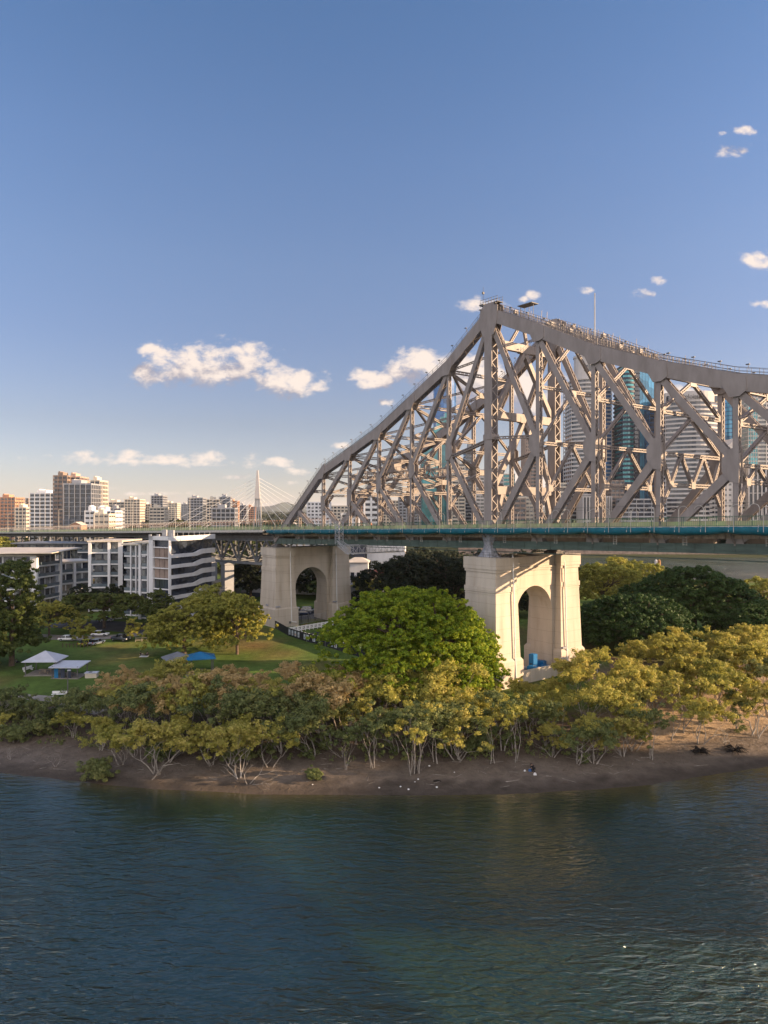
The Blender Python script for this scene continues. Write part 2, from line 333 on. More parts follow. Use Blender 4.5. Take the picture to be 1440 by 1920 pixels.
# ---------------------------------------------------------------- ground, water, roads
def axis_lines(lo, hi, step, outer, grow=1.22):
    a = list(np.arange(lo, hi + step * .5, step)); s = step; x = hi
    while x < outer[1]: s *= grow; x += s; a.append(x)
    s = step; x = lo
    while x > outer[0]: s *= grow; x -= s; a.insert(0, x)
    return a
gx = axis_lines(-150, 150, 1.6, (-14000, 14000)); gy = axis_lines(78, 330, 1.6, (-3000, 30000))
gv = []; gc = []
for Y in gy:
    for X in gx:
        z = g(X, Y); d = Y - interp(X, SHX, SHY)
        gv.append((X, Y, z))
        n = math.sin(X * .9 + 3 * math.sin(Y * .21)) * math.sin(Y * .7 + 2 * math.sin(X * .17))
        sand = np.array((.160,.132,.110)); mud = np.array((.10,.077,.060)); tan = np.array((.38,.28,.185)); grass = np.array((.085,.135,.030)); dry = np.array((.16,.10,.045))
        wet = np.array((.078,.064,.053))
        c = wet + (sand - wet) * smooth(1.0, 4.5, d)
        litter = smooth(7 + 1.5 * n, 13 + 2 * n, d) * (1 - smooth(30, 55, X) * .9)
        c = c + (mud - c) * litter
        c = c + (tan - c) * smooth(26, 46, X) * smooth(9, 13, d) * (1 - smooth(40, 55, d))
        tide = math.exp(-((d - 3.4 - .5 * math.sin(X * .4) - .3 * math.sin(X * 1.7)) / .35) ** 2) * .45
        c = c * (1 - tide)
        lw = smooth(23, 29, d + n) if X < 40 else smooth(45, 60, d + n)
        gr = grass * (1 + .18 * math.sin(X * .35 + Y * .12) * math.sin(Y * .27)) + (dry - grass) * max(0, .55 * hnoise(X * 22, Y * 22))
        c = c + (gr - c) * lw
        if Y > 300: c = c + (np.array((.045,.055,.028)) - c) * smooth(300, 420, Y)
        gc.append((*np.clip(c, .01, .8), 1))
nx = len(gx); q = []
for j in range(len(gy) - 1):
    for i in range(nx - 1):
        a = j * nx + i; q.append((a, a + 1, a + nx + 1, a + nx))
mgm = bpy.data.materials.new('ground'); mgm.use_nodes = True; t = mgm.node_tree; b = t.nodes['Principled BSDF']; b.inputs['Roughness'].default_value = .95; b.inputs['Specular IOR Level'].default_value = .1
at = nd(t, 'ShaderNodeAttribute', attribute_name='soil'); tcn = nd(t, 'ShaderNodeTexCoord')
n = nd(t, 'ShaderNodeTexNoise', ins={'Scale': .55, 'Detail': 9.0, 'Roughness': .7}); t.links.new(tcn.outputs['Object'], n.inputs['Vector'])
r = nd(t, 'ShaderNodeMapRange', ins={1: .25, 2: .75, 3: .62, 4: 1.38}); t.links.new(n.outputs[0], r.inputs[0])
vm = nd(t, 'ShaderNodeVectorMath', operation='SCALE'); t.links.new(at.outputs['Color'], vm.inputs[0]); t.links.new(r.outputs[0], vm.inputs['Scale']); t.links.new(vm.outputs[0], b.inputs['Base Color'])
n2 = nd(t, 'ShaderNodeTexNoise', ins={'Scale': 1.6, 'Detail': 8.0, 'Roughness': .7}); t.links.new(tcn.outputs['Object'], n2.inputs['Vector'])
bp = nd(t, 'ShaderNodeBump', ins={'Strength': .9, 'Distance': .35}); t.links.new(n2.outputs[0], bp.inputs['Height']); t.links.new(bp.outputs[0], b.inputs['Normal'])
me = npmesh('ground', np.array(gv), np.array(q), mgm)
ca = me.color_attributes.new('soil', 'FLOAT_COLOR', 'POINT'); ca.data.foreach_set('color', np.array(gc, dtype=np.float32).ravel())
me.polygons.foreach_set('use_smooth', [True] * len(q))
ground = bpy.data.objects.new('ground', me); C.objects.link(ground); tag(ground, kind='structure')

wm = bpy.data.materials.new('river_water'); wm.use_nodes = True; t = wm.node_tree; b = t.nodes['Principled BSDF']
b.inputs['Roughness'].default_value = .06; b.inputs['IOR'].default_value = 1.75; b.inputs['Specular IOR Level'].default_value = 1.0
b.inputs['Specular Tint'].default_value = (.86,.90,.82,1)
tcn = nd(t, 'ShaderNodeTexCoord')
big = nd(t, 'ShaderNodeTexNoise', ins={'Scale': .035, 'Detail': 3.0}); t.links.new(tcn.outputs['Object'], big.inputs['Vector'])
mx = nd(t, 'ShaderNodeMix', data_type='RGBA'); mx.inputs['A'].default_value = (.009,.027,.020,1); mx.inputs['B'].default_value = (.014,.034,.024,1)
rr = nd(t, 'ShaderNodeMapRange', ins={1: .35, 2: .65}); t.links.new(big.outputs[0], rr.inputs[0]); t.links.new(rr.outputs[0], mx.inputs['Factor'])
at = nd(t, 'ShaderNodeAttribute', attribute_name='shallow')
mx2 = nd(t, 'ShaderNodeMix', data_type='RGBA'); mx2.inputs['B'].default_value = (.070,.060,.036,1); t.links.new(at.outputs['Fac'], mx2.inputs['Factor']); t.links.new(mx.outputs['Result'], mx2.inputs['A'])
t.links.new(mx2.outputs['Result'], b.inputs['Base Color'])
def wnoise(scale, rot, stretch, detail, dist=0):
    m = nd(t, 'ShaderNodeMapping'); m.inputs['Rotation'].default_value = (0, 0, R(rot)); m.inputs['Scale'].default_value = (1, stretch, 1)
    t.links.new(tcn.outputs['Object'], m.inputs[0])
    n = nd(t, 'ShaderNodeTexNoise', ins={'Scale': scale, 'Detail': detail, 'Roughness': .55, 'Distortion': dist}); t.links.new(m.outputs[0], n.inputs['Vector']); return n.outputs[0]
h1 = wnoise(.36, 14, 2.6, 2.0, .5); h2 = wnoise(1.25, -18, 2.4, 3.0, .4); patch = wnoise(.03, 25, 1.0, 2.0)
pr = nd(t, 'ShaderNodeMapRange', ins={1: .38, 2: .62, 3: .35, 4: 1.3}); t.links.new(patch, pr.inputs[0])
hsum = math_(t, 'MULTIPLY_ADD', h2, .42, h1)
hsum = math_(t, 'MULTIPLY', hsum, pr.outputs[0])
atw = nd(t, 'ShaderNodeAttribute', attribute_name='wind'); hsum = math_(t, 'MULTIPLY', hsum, atw.outputs['Fac'])
bp = nd(t, 'ShaderNodeBump', ins={'Strength': 1.0, 'Distance': 1.0}); t.links.new(hsum, bp.inputs['Height']); t.links.new(bp.outputs[0], b.inputs['Normal'])
wx = axis_lines(-150, 150, 3.0, (-14000, 14000)); wy = axis_lines(60, 118, 1.0, (-3000, 30000))
wv = [(X, Y, 0.0) for Y in wy for X in wx]; nx = len(wx)
wq = [(j * nx + i, j * nx + i + 1, (j+1) * nx + i + 1, (j+1) * nx + i) for j in range(len(wy) - 1) for i in range(nx - 1)]
me = npmesh('water', np.array(wv), np.array(wq), wm)
fa = me.attributes.new('shallow', 'FLOAT', 'POINT')
fa.data.foreach_set('value', np.array([math.exp(min(0, (Y - interp(X, SHX, SHY))) / (2.2 if X < 25 else 2.2 + (X - 25) * .22)) if Y < 250 else 0 for (X, Y, _) in wv], dtype=np.float32))
fw = me.attributes.new('wind', 'FLOAT', 'POINT')        # sheltered under the bank, ruffled further out and to the right
fw.data.foreach_set('value', np.array([(.12 + .62 * smooth(2, 36, interp(X, SHX, SHY) - Y)) * (1 + .45 * smooth(12, 50, X)) if Y < 250 else 2.2 for (X, Y, _) in wv], dtype=np.float32))
water = bpy.data.objects.new('water', me); C.objects.link(water); tag(water, kind='structure')

def ribbon(name, pts, width, m, dz=.05, step=1.2):
    P = [Vector((p[0], p[1])) for p in pts]; out = []
    for i in range(len(P) - 1):
        k = max(1, int((P[i+1] - P[i]).length / step))
        for j in range(k): out.append(P[i].lerp(P[i+1], j / k))
    out.append(P[-1]); nw = max(2, int(width / step) + 1); vs = []; fs = []
    for i, p in enumerate(out):
        d = (out[min(i+1, len(out)-1)] - out[max(i-1, 0)]).normalized(); nn = Vector((-d.y, d.x))
        for j in range(nw):
            qv = p + nn * (width * (j / (nw - 1) - .5)); vs.append((qv.x, qv.y, g(qv.x, qv.y) + dz))
    for i in range(len(out) - 1):
        for j in range(nw - 1):
            a = i * nw + j; fs.append((a, a + nw, a + nw + 1, a + 1))
    mb = MB(); mb.add(vs, fs); o = mb.build(name, m); tag(o, kind='structure'); return o
def P2(*pix): return [gp(x, y) for x, y in pix]
ribbon('path', P2((-60,1307),(40,1306),(90,1310),(140,1322),(190,1336)), 2.6, M['path'])
ribbon('road', P2((60,1193),(160,1197),(240,1192),(300,1180)), 6.0, M['path'], dz=.05)
ribbon('road', [(-95,205),(-75,200),(-62,196),(-60,214),(-58,240),(-50,275)], 13.0, M['asphalt'], dz=.09)
ribbon('road', [(-40,212),(-14,226),(20,238),(50,262)], 20.0, M['asphalt'], dz=.07)
ribbon('path', P2((612,1193),(672,1172)), 11.0, M['asphalt'], dz=.06)
ribbon('path', P2((1095,1222),(1150,1236),(1165,1262),(1150,1290)), 3.0, M['soilpath'], dz=.06)
ribbon('path', P2((1380,1236),(1440,1206),(1520,1180)), 5.0, M['path'], dz=.06)
ribbon('path', P2((1340,1240),(1380,1232)), 3.0, M['path'], dz=.07)
# far hills
def hill(pts, D, depth, m):
    mb = MB(); n = len(pts); vs = []; fs = []
    rows = 6
    for k in range(rows + 1):
        f = math.sin(math.pi * k / rows * .5)
        for (x, y) in pts:
            w = W(x, y, D); vs.append((w.x, D - depth * (1 - k / rows), 10 + (w.z - 10) * f))
    for k in range(rows):
        for i in range(n - 1): a = k * n + i; fs.append((a, a + 1, a + n + 1, a + n))
    mb.add(vs, fs); o = mb.build('hills', m, smooth=True); return tag(o, kind='structure')
M['hill'] = mat('wooded_hill', (.05,.07,.055), .95, .2, .002)
hill([(x, 952.5 - 3.2 * math.sin(x * .021) - 1.6 * math.sin(x * .067 + 1)) for x in range(-200, 1700, 14)], 11500, 2500, M['hill'])
hill([(470,953),(490,950),(505,949),(517,947.5),(526,944.5),(533,942.0),(540,941.5),(546,944.5),(556,947.5),(570,949),(590,951),(620,954)], 10500, 1500, M['hill'])
# ---------------------------------------------------------------- the cantilever truss bridge (local x along it towards the main span, y across, away from the camera)
PAN = 11.76; WID = 18.9
BROT = math.atan2(-.788, .615)
B0 = Vector((20.6, 137.0, 0))
bridge = thing('truss_bridge', 'grey steel cantilever truss bridge with a peaked top chord crossing on two concrete piers', 'bridge', B0, BROT)
def BL(a, t, zc): return Vector((a, t, CAMZ + zc))          # zc: height relative to the camera level
def BW(a, t, zc=0):                                          # bridge-local -> world
    c, s = math.cos(BROT), math.sin(BROT); return Vector((B0.x + c * a - s * t, B0.y + s * a + c * t, CAMZ + zc))
TOP = {-5:10.3, -4:14.3, -3:18.5, -2:24.1, -1:29.8, 0:38.0, 1:32.6, 2:26.6, 3:22.0, 4:18.2, 5:15.6, 6:14.2, 7:13.2, 8:12.7, 9:12.4, 10:12.3, 11:12.3, 12:12.4}
MID = {-6:.4, -5:2.06, -4:3.6, -3:6.55, -2:9.3, -1:12.6, 1:12.4, 2:10.9, 3:9.0, 4:6.6, 5:5.4, 6:4.6, 7:4.0, 8:3.7, 9:3.5, 10:3.4, 11:3.4, 12:3.4}
NR = range(-5, 13)
def zg(a): return -6.25 + .0235 * min(a, 70) - (0 if a < 70 else .0)
def zd(a): return zg(a) + 3.15                                # footpath level
T_ = Vector((0, 1, 0)); A_ = Vector((1, 0, 0)); Z_ = Vector((0, 0, 1))
def laced(mb, p, q, w, d, nrm, step=None, solid=False, lw=.10, top=False):
    """built-up member: two plates w apart across nrm, depth d, zigzag lacing on both open faces"""
    p = Vector(p); q = Vector(q); L = (q - p).length
    if L < .3: return
    di = (q - p) / L; nrm = Vector(nrm); nrm = (nrm - di * nrm.dot(di)).normalized(); e = di.cross(nrm)
    th = .07
    for s in (-1, 1): mb.bar(p + nrm * (s * (w / 2 - th / 2)), q + nrm * (s * (w / 2 - th / 2)), d, th, nrm)
    for s in (-1, 1):
        for k in (-1, 1):
            c = e * (s * (d / 2 - .04)) + nrm * (k * (w / 2 - .10)); mb.bar(p + c, q + c, .06, .14, nrm)
    if solid:
        for s in (-1, 1): mb.bar(p + e * s * (d / 2 - .02), q + e * s * (d / 2 - .02), .04, w - 2 * th, nrm)
        return
    if top: mb.bar(p + e * top * (d / 2 - .02), q + e * top * (d / 2 - .02), .04, w - 2 * th, nrm)
    step = step or w * .85; bp_ = min(.9, L * .12); k = max(2, int((L - 2 * bp_) / step)); st = (L - 2 * bp_) / k
    for s in (-1, 1):
        if top == s: continue
        off = e * (s * (d / 2 - .03)); ww = w / 2 - .1
        mb.bar(p + off, p + di * bp_ + off, .04, w - .15, nrm); mb.bar(q - di * bp_ + off, q + off, .04, w - .15, nrm)
        for i in range(k):
            a = p + di * (bp_ + i * st) + off + nrm * (ww if i % 2 else -ww); b_ = p + di * (bp_ + (i + 1) * st) + off + nrm * (-ww if i % 2 else ww)
            mb.bar(a, b_, .03, lw, nrm)
def plate(mb, pts, t0, t1):                    # polygon in the (a, zc) plane, thickness t0..t1
    n = len(pts); vs = [BL(a, t0, z) for a, z in pts] + [BL(a, t1, z) for a, z in pts]
    ar = sum(pts[i][0] * pts[(i+1) % n][1] - pts[(i+1) % n][0] * pts[i][1] for i in range(n))
    fs = [(i, n + i, n + (i+1) % n, (i+1) % n) for i in range(n)] + [tuple(range(n)), tuple(range(2*n-1, n-1, -1))]
    if ar < 0: fs = [tuple(reversed(f)) for f in fs]
    mb.add(vs, fs)
ST = M['steel']
def part(mb, name, m=ST, sm=False): return mb.build(name, m, bridge, smooth=sm)
EX = -7 * PAN - 1.0
for t in (0.0, WID):
    # top chord with walkway on it
    mb = MB(); pts = [(EX, zg(EX))] + [(n * PAN, TOP[n]) for n in NR]
    for i in range(len(pts) - 1):
        (a0, z0), (a1, z1) = pts[i], pts[i+1]
        dd = 2.35 if a0 >= 0 else (2.15 if i > 3 else 1.9 if i else 1.5)
        laced(mb, BL(a0, t, z0), BL(a1, t, z1), 1.5, dd, T_, 1.25, top=(-1 if False else 0), lw=.14)
    part(mb, 'top_chord')
    # riveted node plates at the top chord
    for n in NR:
        mb = MB(); a = n * PAN; z = TOP[n]
        if n == 0:
            P_ = [(-2.6,-1.6),(-2.0,1.1),(-1.0,2.0),(1.3,2.0),(2.5,1.2),(2.3,-1.5),(1.4,-4.2),(-1.3,-4.2)]
        else:
            sl = (TOP.get(n+1, z) - TOP.get(n-1, zg(0))) / (2 * PAN) if n > -5 else .75
            lo = -1.8 if n > 0 else -1.5
            P_ = [(-1.7, -1.7 * sl - .9), (-1.6, -1.6 * sl + 1.02), (0, 1.04), (1.6, 1.6 * sl + 1.02), (1.7, 1.7 * sl - .9), (.7, lo - .3), (-.7, lo - .3)]
        for s in (-1, 1): plate(mb, [(a + x, z + y) for x, y in P_], t + s * .80 - .05, t + s * .80 + .05)
        part(mb, 'top_node_plate')
    # bottom chord
    mb = MB()
    for n in range(-8, 12):
        a0 = max(EX - .6, n * PAN); a1 = (n + 1) * PAN
        if a1 > a0: mb.bar(BL(a0, t, zg(a0)), BL(a1, t, zg(a1)), 1.1, 1.4, Z_)
        for a in np.arange(a0, a1, 2.94): mb.bar(BL(a, t, zg(a) - .7), BL(a, t, zg(a) + .7), .06, 1.24, T_) if t < 1 else None
    mb.bar(BL(EX - .6, t, zg(EX) - .73), BL(12 * PAN, t, zg(12 * PAN) - .73), 1.3, .08, Z_); mb.bar(BL(EX - .6, t, zg(EX) + .73), BL(12 * PAN, t, zg(12 * PAN) + .73), 1.3, .08, Z_)
    part(mb, 'bottom_chord', M['green_girder'])
    for n in range(-6, 13):
        a = n * PAN; zb = zg(a)
        mb = MB()
        if n == 0:
            laced(mb, BL(0, t, zb), BL(0, t, TOP[0] - 2.0), 1.75, 1.95, T_, 1.3, lw=.16)
            for z in (14.4, -2.0): mb.box(-1.15, 1.15, t - 1.0, t + 1.0, CAMZ + z - .5, CAMZ + z + .5)
        else:
            top_ = TOP[n] - .6 if n > -6 else .4
            laced(mb, BL(a, t, zb), BL(a, t, top_), .95 if n > 0 else .8, .78 if n > 0 else .62, T_, .75)
        part(mb, 'main_post' if n == 0 else 'post')
        if n in MID:
            mb = MB(); z = MID[n]; s_ = -1 if n > 0 else 1; k = 1.0 if n > 0 else .8
            P_ = [(s_*-.55*k, z-2.6*k), (s_*-.55*k, z+2.6*k), (s_*.7*k, z+2.3*k), (s_*1.9*k, z+.9*k), (s_*1.9*k, z-.9*k), (s_*.7*k, z-2.4*k)]
            if n > -6:
                for sd_ in (-1, 1): plate(mb, [(a + x, y) for x, y in P_], t + sd_ * .56 - .04, t + sd_ * .56 + .04)
                part(mb, 'mid_node_plate')
        # bottom node plate, flaring upwards
        mb = MB()
        P_ = [(-1.3, zb+.7), (-1.1, zb+1.6), (-2.0 if n <= 0 else -1.1, zb+2.5), (1.1 if n <= 0 else 2.2, zb+2.5), (1.0, zb+1.6), (1.3, zb+.7)]
        for sd_ in (-1, 1): plate(mb, [(a + x, y) for x, y in P_], t + sd_ * .60 - .05, t + sd_ * .60 + .05)
        part(mb, 'bottom_node_plate')
    for n in range(-5, 1):                    # anchor arm K web
        mb = MB(); m0 = (n - 1) * PAN
        if n > -5: laced(mb, BL(m0, t, MID[n-1] + .3), BL(n * PAN, t, TOP[n] - .9), .95, .95, T_, .95); part(mb, 'upper_diagonal')
        mb = MB(); laced(mb, BL(m0, t, MID[n-1] - .3), BL(n * PAN - .3, t, zg(n * PAN) + .9), .95, 1.0, T_, .95); part(mb, 'lower_diagonal')
    for n in range(0, 12):
        mb = MB(); laced(mb, BL(n * PAN, t, TOP[n] - 1.1), BL((n+1) * PAN, t, MID[n+1] + .3), .95, 1.05, T_, .95); part(mb, 'upper_diagonal')
        mb = MB(); laced(mb, BL((n+1) * PAN, t, MID[n+1] - .3), BL(n * PAN + .2, t, zg(n * PAN) + .9), .95, 1.25 if n < 6 else 1.0, T_, .95); part(mb, 'lower_diagonal')
    mb = MB(); laced(mb, BL(0, t, 14.2), BL(PAN, t, MID[1] + 1.2), .6, .8, Z_, .7); part(mb, 'mid_strut')
    mb = MB(); laced(mb, BL(0, t, 14.0), BL(-PAN, t, MID[-1] - 1.5), .6, .8, Z_, .7); part(mb, 'mid_strut')
    # climbing walkway on the chord: decking, twin rails, light fittings
    mb = MB(); up = 1.2
    for i in range(len(pts) - 1):
        (a0, z0), (a1, z1) = pts[i], pts[i+1]; L = math.hypot(a1 - a0, z1 - z0); k = max(1, int(L / 1.6))
        for s in (-.62, .62):
            for h in (.45, .95): mb.bar(BL(a0, t + s, z0 + up + h), BL(a1, t + s, z1 + up + h), .05, .05, Z_)
            mb.bar(BL(a0, t + s, z0 + up + .05), BL(a1, t + s, z1 + up + .05), .10, .12, Z_)
            for j in range(k):
                f = j / k; a = a0 + (a1 - a0) * f; z = z0 + (z1 - z0) * f
                mb.bar(BL(a, t + s, z + up - .2), BL(a, t + s, z + up + .97), .05, .05, T_)
        kk = int(L / 5.2) + 1
        for j in range(kk):
            ml = MB()
            f = (j + .5) / kk; a = a0 + (a1 - a0) * f; z = z0 + (z1 - z0) * f
            for s in (-.95,):
                ml.bar(BL(a, t - .62, z + up + .6), BL(a, t + s, z + up + 1.3), .05, .05, Z_)
                ml.box(a - .24, a + .24, t + s - .2, t + s + .1, CAMZ + z + up + 1.25, CAMZ + z + up + 1.38)
            part(ml, 'floodlight_bracket', M['steel_dark'])
    part(mb, 'chord_handrail', M['steel_dark'])
# sway frames between the two trusses
for n in range(-6, 13):
    a = n * PAN; mb = MB(); solid = (n == 0)
    def S(t0, z0, t1, z1, d=.55, sl=False):
        laced(mb, BL(a, t0, z0), BL(a, t1, z1), d, .5 if not sl else .9, Vector((0, -(z1 - z0), (t1 - t0))).normalized() if abs(t1 - t0) > .01 else T_, .55, solid=sl, lw=.08)
    m_ = WID / 2; e0, e1 = .45, WID - .45
    if n == 0:
        for z in (32.6, 18.7, 4.2): S(.6, z, WID - .6, z, 1.6, True)
        S(.6, 37.3, WID - .6, 37.3, .9, True)
        for (x0, x1) in ((.8, 3.4), (8.0, 5.4), (9.4, 10.4), (15.0, 12.4), (16.6, 16.0)):
            S(x0, 36.8, x1, 33.3, .55, False)
        for (zt, zl) in ((31.8, 19.4), (17.9, 5.0), (3.4, zg(0) + 3)):
            if zt < 5: S(2.8, zt, .7, zl, .8, True); S(WID - 2.8, zt, WID - .7, zl, .8, True)
            else: S(m_, zt, .9, zl, .9, True); S(m_, zt, WID - .9, zl, .9, True)
        for z in (32.6, 18.7, 4.2):
            mb.box(-.5, .5, m_ - 1.4, m_ + 1.4, CAMZ + z - .95, CAMZ + z + .2)
    elif n == -6: pass
    else:
        tp = TOP[n] - .9; md = MID[n]; c = 4.2
        S(e0, tp, e1, tp, .7)
        if n > 0:
            A = (tp + md) / 2 + .4; Bz = md
            if tp - md < 9.5: lv = [tp, Bz] if Bz > c + 2 else [tp, c]
            else: lv = [tp, A, Bz]
            for i in range(len(lv) - 1):
                S(m_, lv[i] - .2, e0, lv[i+1] + .3); S(m_, lv[i] - .2, e1, lv[i+1] + .3); S(e0, lv[i+1], e1, lv[i+1], .6)
                mb.box(a - .3, a + .3, m_ - .9, m_ + .9, CAMZ + lv[i] - .9, CAMZ + lv[i] + .1)
            if lv[-1] > c + 2:
                x0, x1 = 2.9, WID - 2.9; S(x0, c, x1, c, .6)
                S(e0, lv[-1] - .3, x0, c); S(e1, lv[-1] - .3, x1, c)
                S(x0, c, e0, 1.0); S(x1, c, e1, 1.0)
                if lv[-1] - c > 5.2: S(m_, lv[-1], x0, c); S(m_, lv[-1], x1, c)
                else:
                    q1 = m_ - 3.4; q2 = m_ + 3.4
                    for (xa, xb) in ((q1, x0), (q1, m_), (q2, m_), (q2, x1)): S(xa, lv[-1], xb, c, .5)
                for xx in (x0, x1, m_): mb.box(a - .3, a + .3, xx - .6, xx + .6, CAMZ + c - .5, CAMZ + c + .6)
            else:
                S(3.2, lv[-1], e0, 1.0); S(WID - 3.2, lv[-1], e1, 1.0)
        else:
            lv = [tp]
            if tp - md > 8: lv.append((tp + md) / 2)
            if md > 6: lv.append(md)
            lv.append(c)
            if len(lv) == 2 and tp - c > 7.5: lv.insert(1, (tp + c) / 2)
            for i in range(len(lv) - 1):
                S(e0, lv[i+1], e1, lv[i+1], .6)
                if i % 2 == 0 or n < -2: S(e0, lv[i] - .3, e1, lv[i+1] + .3); S(e1, lv[i] - .3, e0, lv[i+1] + .3)
                else: S(m_, lv[i] - .2, e0, lv[i+1] + .3); S(m_, lv[i] - .2, e1, lv[i+1] + .3)
                mb.box(a - .3, a + .3, m_ - .8, m_ + .8, CAMZ + (lv[i] + lv[i+1]) / 2 - .6, CAMZ + (lv[i] + lv[i+1]) / 2 + .5) if (i % 2 == 0 or n < -2) else None
            S(3.0, c, e0, 1.2); S(WID - 3.0, c, e1, 1.2)
        for zz in [md]:
            for tt in (.1, WID - .1): mb.box(a - .38, a + .38, tt - .62, tt + .62, CAMZ + zz - 1.7, CAMZ + zz + 1.7)
    if mb.v: part(mb, 'sway_frame')
# lateral bracing in the planes of the chords
for n in list(range(-5, 12)):
    mb = MB(); a0, a1 = n * PAN, (n + 1) * PAN; z0, z1 = TOP[n] - .7, TOP[n+1] - .7
    laced(mb, BL(a0, .5, z0), BL(a1, WID - .5, z1), .5, .45, Z_, .5, lw=.07); laced(mb, BL(a0, WID - .5, z0), BL(a1, .5, z1), .5, .45, Z_, .5, lw=.07)
    part(mb, 'lateral_brace')
mb = MB()
for n in range(-7, 12):
    a0, a1 = n * PAN, (n + 1) * PAN
    mb.bar(BL(a0, .6, zg(a0) - .2), BL(a1, WID - .6, zg(a1) - .2), .35, .35); mb.bar(BL(a0, WID - .6, zg(a0) - .2), BL(a1, .6, zg(a1) - .2), .35, .35)
part(mb, 'bottom_bracing', M['steel_dark'])
# end portal
mb = MB(); aH = -5 * PAN
laced(mb, BL(aH - PAN * .45, .6, 5.4), BL(aH - PAN * .45, WID - .6, 5.4), .8, .6, Z_, .7); part(mb, 'portal_strut')
# deck, floor beams, stringers
A0, A1 = EX - .5, 12 * PAN
mb = MB(); mb.bar(BL(A0, WID / 2, zd(A0) - .45), BL(70, WID / 2, zd(70) - .45), WID - 1.6, .3); mb.bar(BL(70, WID / 2, zd(70) - .45), BL(A1, WID / 2, zd(70) - .45), WID - 1.6, .3); part(mb, 'road_deck', M['deck'])
for n in range(-7, 12):
    mb = MB(); a = n * PAN; mb.bar(BL(a, .5, zg(a) + .6), BL(a, WID - .5, zg(a) + .6), .4, 1.5); part(mb, 'floor_beam', M['steel'])
mb = MB()
for t in np.arange(1.6, WID - 1, 1.95):
    for n in range(-7, 12):
        a0, a1 = n * PAN, (n + 1) * PAN; mb.bar(BL(a0, t, zd(a0) - 1.0), BL(a1, t, zd(a1) - 1.0), .2, .8)
for n in range(-7, 12):
    for k in (.33, .67):
        a = (n + k) * PAN; mb.bar(BL(a, .8, zd(a) - 1.5), BL(a, WID - .8, zd(a) - 1.5), .2, .25)
part(mb, 'stringers', M['steel'])
EDGE = -3.6
for side in (0, 1):
    tt = (lambda x: x) if side == 0 else (lambda x: WID - x)
    mb = MB()
    for (q0, q1) in ((A0, 70), (70, A1)): mb.bar(BL(q0, tt(-2.2), zd(q0) - .14), BL(q1, tt(-2.2), zd(q1) - .14), 2.9, .16)
    part(mb, 'footpath_slab', M['kerb'])
    mb = MB()
    for n in range(-7, 13):
        a = n * PAN
        plate(mb, [(a - .12, zg(a) + .4), (a - .12, zd(a) - .25), (a + .12, zd(a) - .25), (a + .12, zg(a) + .4)], tt(-.6), tt(-.7))
        mb.bar(BL(a, tt(-.6), zd(a) - .9), BL(a, tt(-3.5), zd(a) - .35), .22, .4)
        mb.bar(BL(a, tt(-.6), zg(a) + .8), BL(a, tt(-3.0), zd(a) - .55), .2, .3)
    part(mb, 'footpath_bracket', M['steel'])
    # timber fascia under the footpath
    mb = MB()
    for n in range(-7, 12):
        for k in range(10):
            a0 = (n + k / 10) * PAN + .05; a1 = (n + (k + 1) / 10) * PAN - .05
            mb.bar(BL(a0, tt(-.95), zd(a0) - 1.15), BL(a1, tt(-.95), zd(a1) - 1.15), .06, 1.2)
    part(mb, 'timber_fascia', M['plank'])
    # green railing
    for (q0, q1) in ((A0, -PAN * 3.5), (-PAN * 3.5, 0), (0, PAN * 3.5), (PAN * 3.5, A1)):
        mb = MB(); k = int((q1 - q0) / .30)
        zr = lambda a: zd(min(a, 70))
        for h in (.12, 1.38): mb.bar(BL(q0, tt(EDGE), zr(q0) + h), BL(min(q1, 70), tt(EDGE), zr(q1) + h), .09, .07)
        if q1 > 70:
            for h in (.12, 1.38): mb.bar(BL(70, tt(EDGE), zr(70) + h), BL(q1, tt(EDGE), zr(70) + h), .09, .07)
        for i in range(k):
            a = q0 + (q1 - q0) * i / k; w = .09 if i % 8 == 0 else .028
            mb.bar(BL(a, tt(EDGE), zr(a) - .05), BL(a, tt(EDGE), zr(a) + (1.45 if i % 8 == 0 else 1.36)), w, w, A_)
        part(mb, 'railing', M['green_rail'])
    mb = MB()
    for (q0, q1) in ((A0, 70), (70, A1)):
        mb.bar(BL(q0, tt(-.9), zd(min(q0, 70)) + .38), BL(q1, tt(-.9), zd(min(q1, 70)) + .38), .14, .75)
    part(mb, 'crash_barrier', M['green_barrier'])
    for i in range(49):   # curved lamp hoops over the footpath
        a = A0 + 3.92 * i + 1; z0 = zd(min(a, 70)); hp = []
        for j in range(9):
            th = math.pi * j / 8; hp.append(BL(a + (1.5 * .5 * (1 - math.cos(th))) * (1 if i % 2 else -1), tt(-.75 + .1 * j / 8), z0 + 2.3 + .75 * math.sin(th)))
        mb = MB(); mb.path([BL(a, tt(-.75), z0)] + hp[:8], [.05] * 9, 5); part(mb, 'lamp_hoop', M['hoop'])
    mb = MB(); mb.bar(BL(A0, tt(-.75), zd(A0) + 3.3), BL(70, tt(-.75), zd(70) + 3.3), .04, .04); mb.bar(BL(70, tt(-.75), zd(70) + 3.3), BL(A1, tt(-.75), zd(70) + 3.3), .04, .04); part(mb, 'overhead_wire', M['steel_dark'])
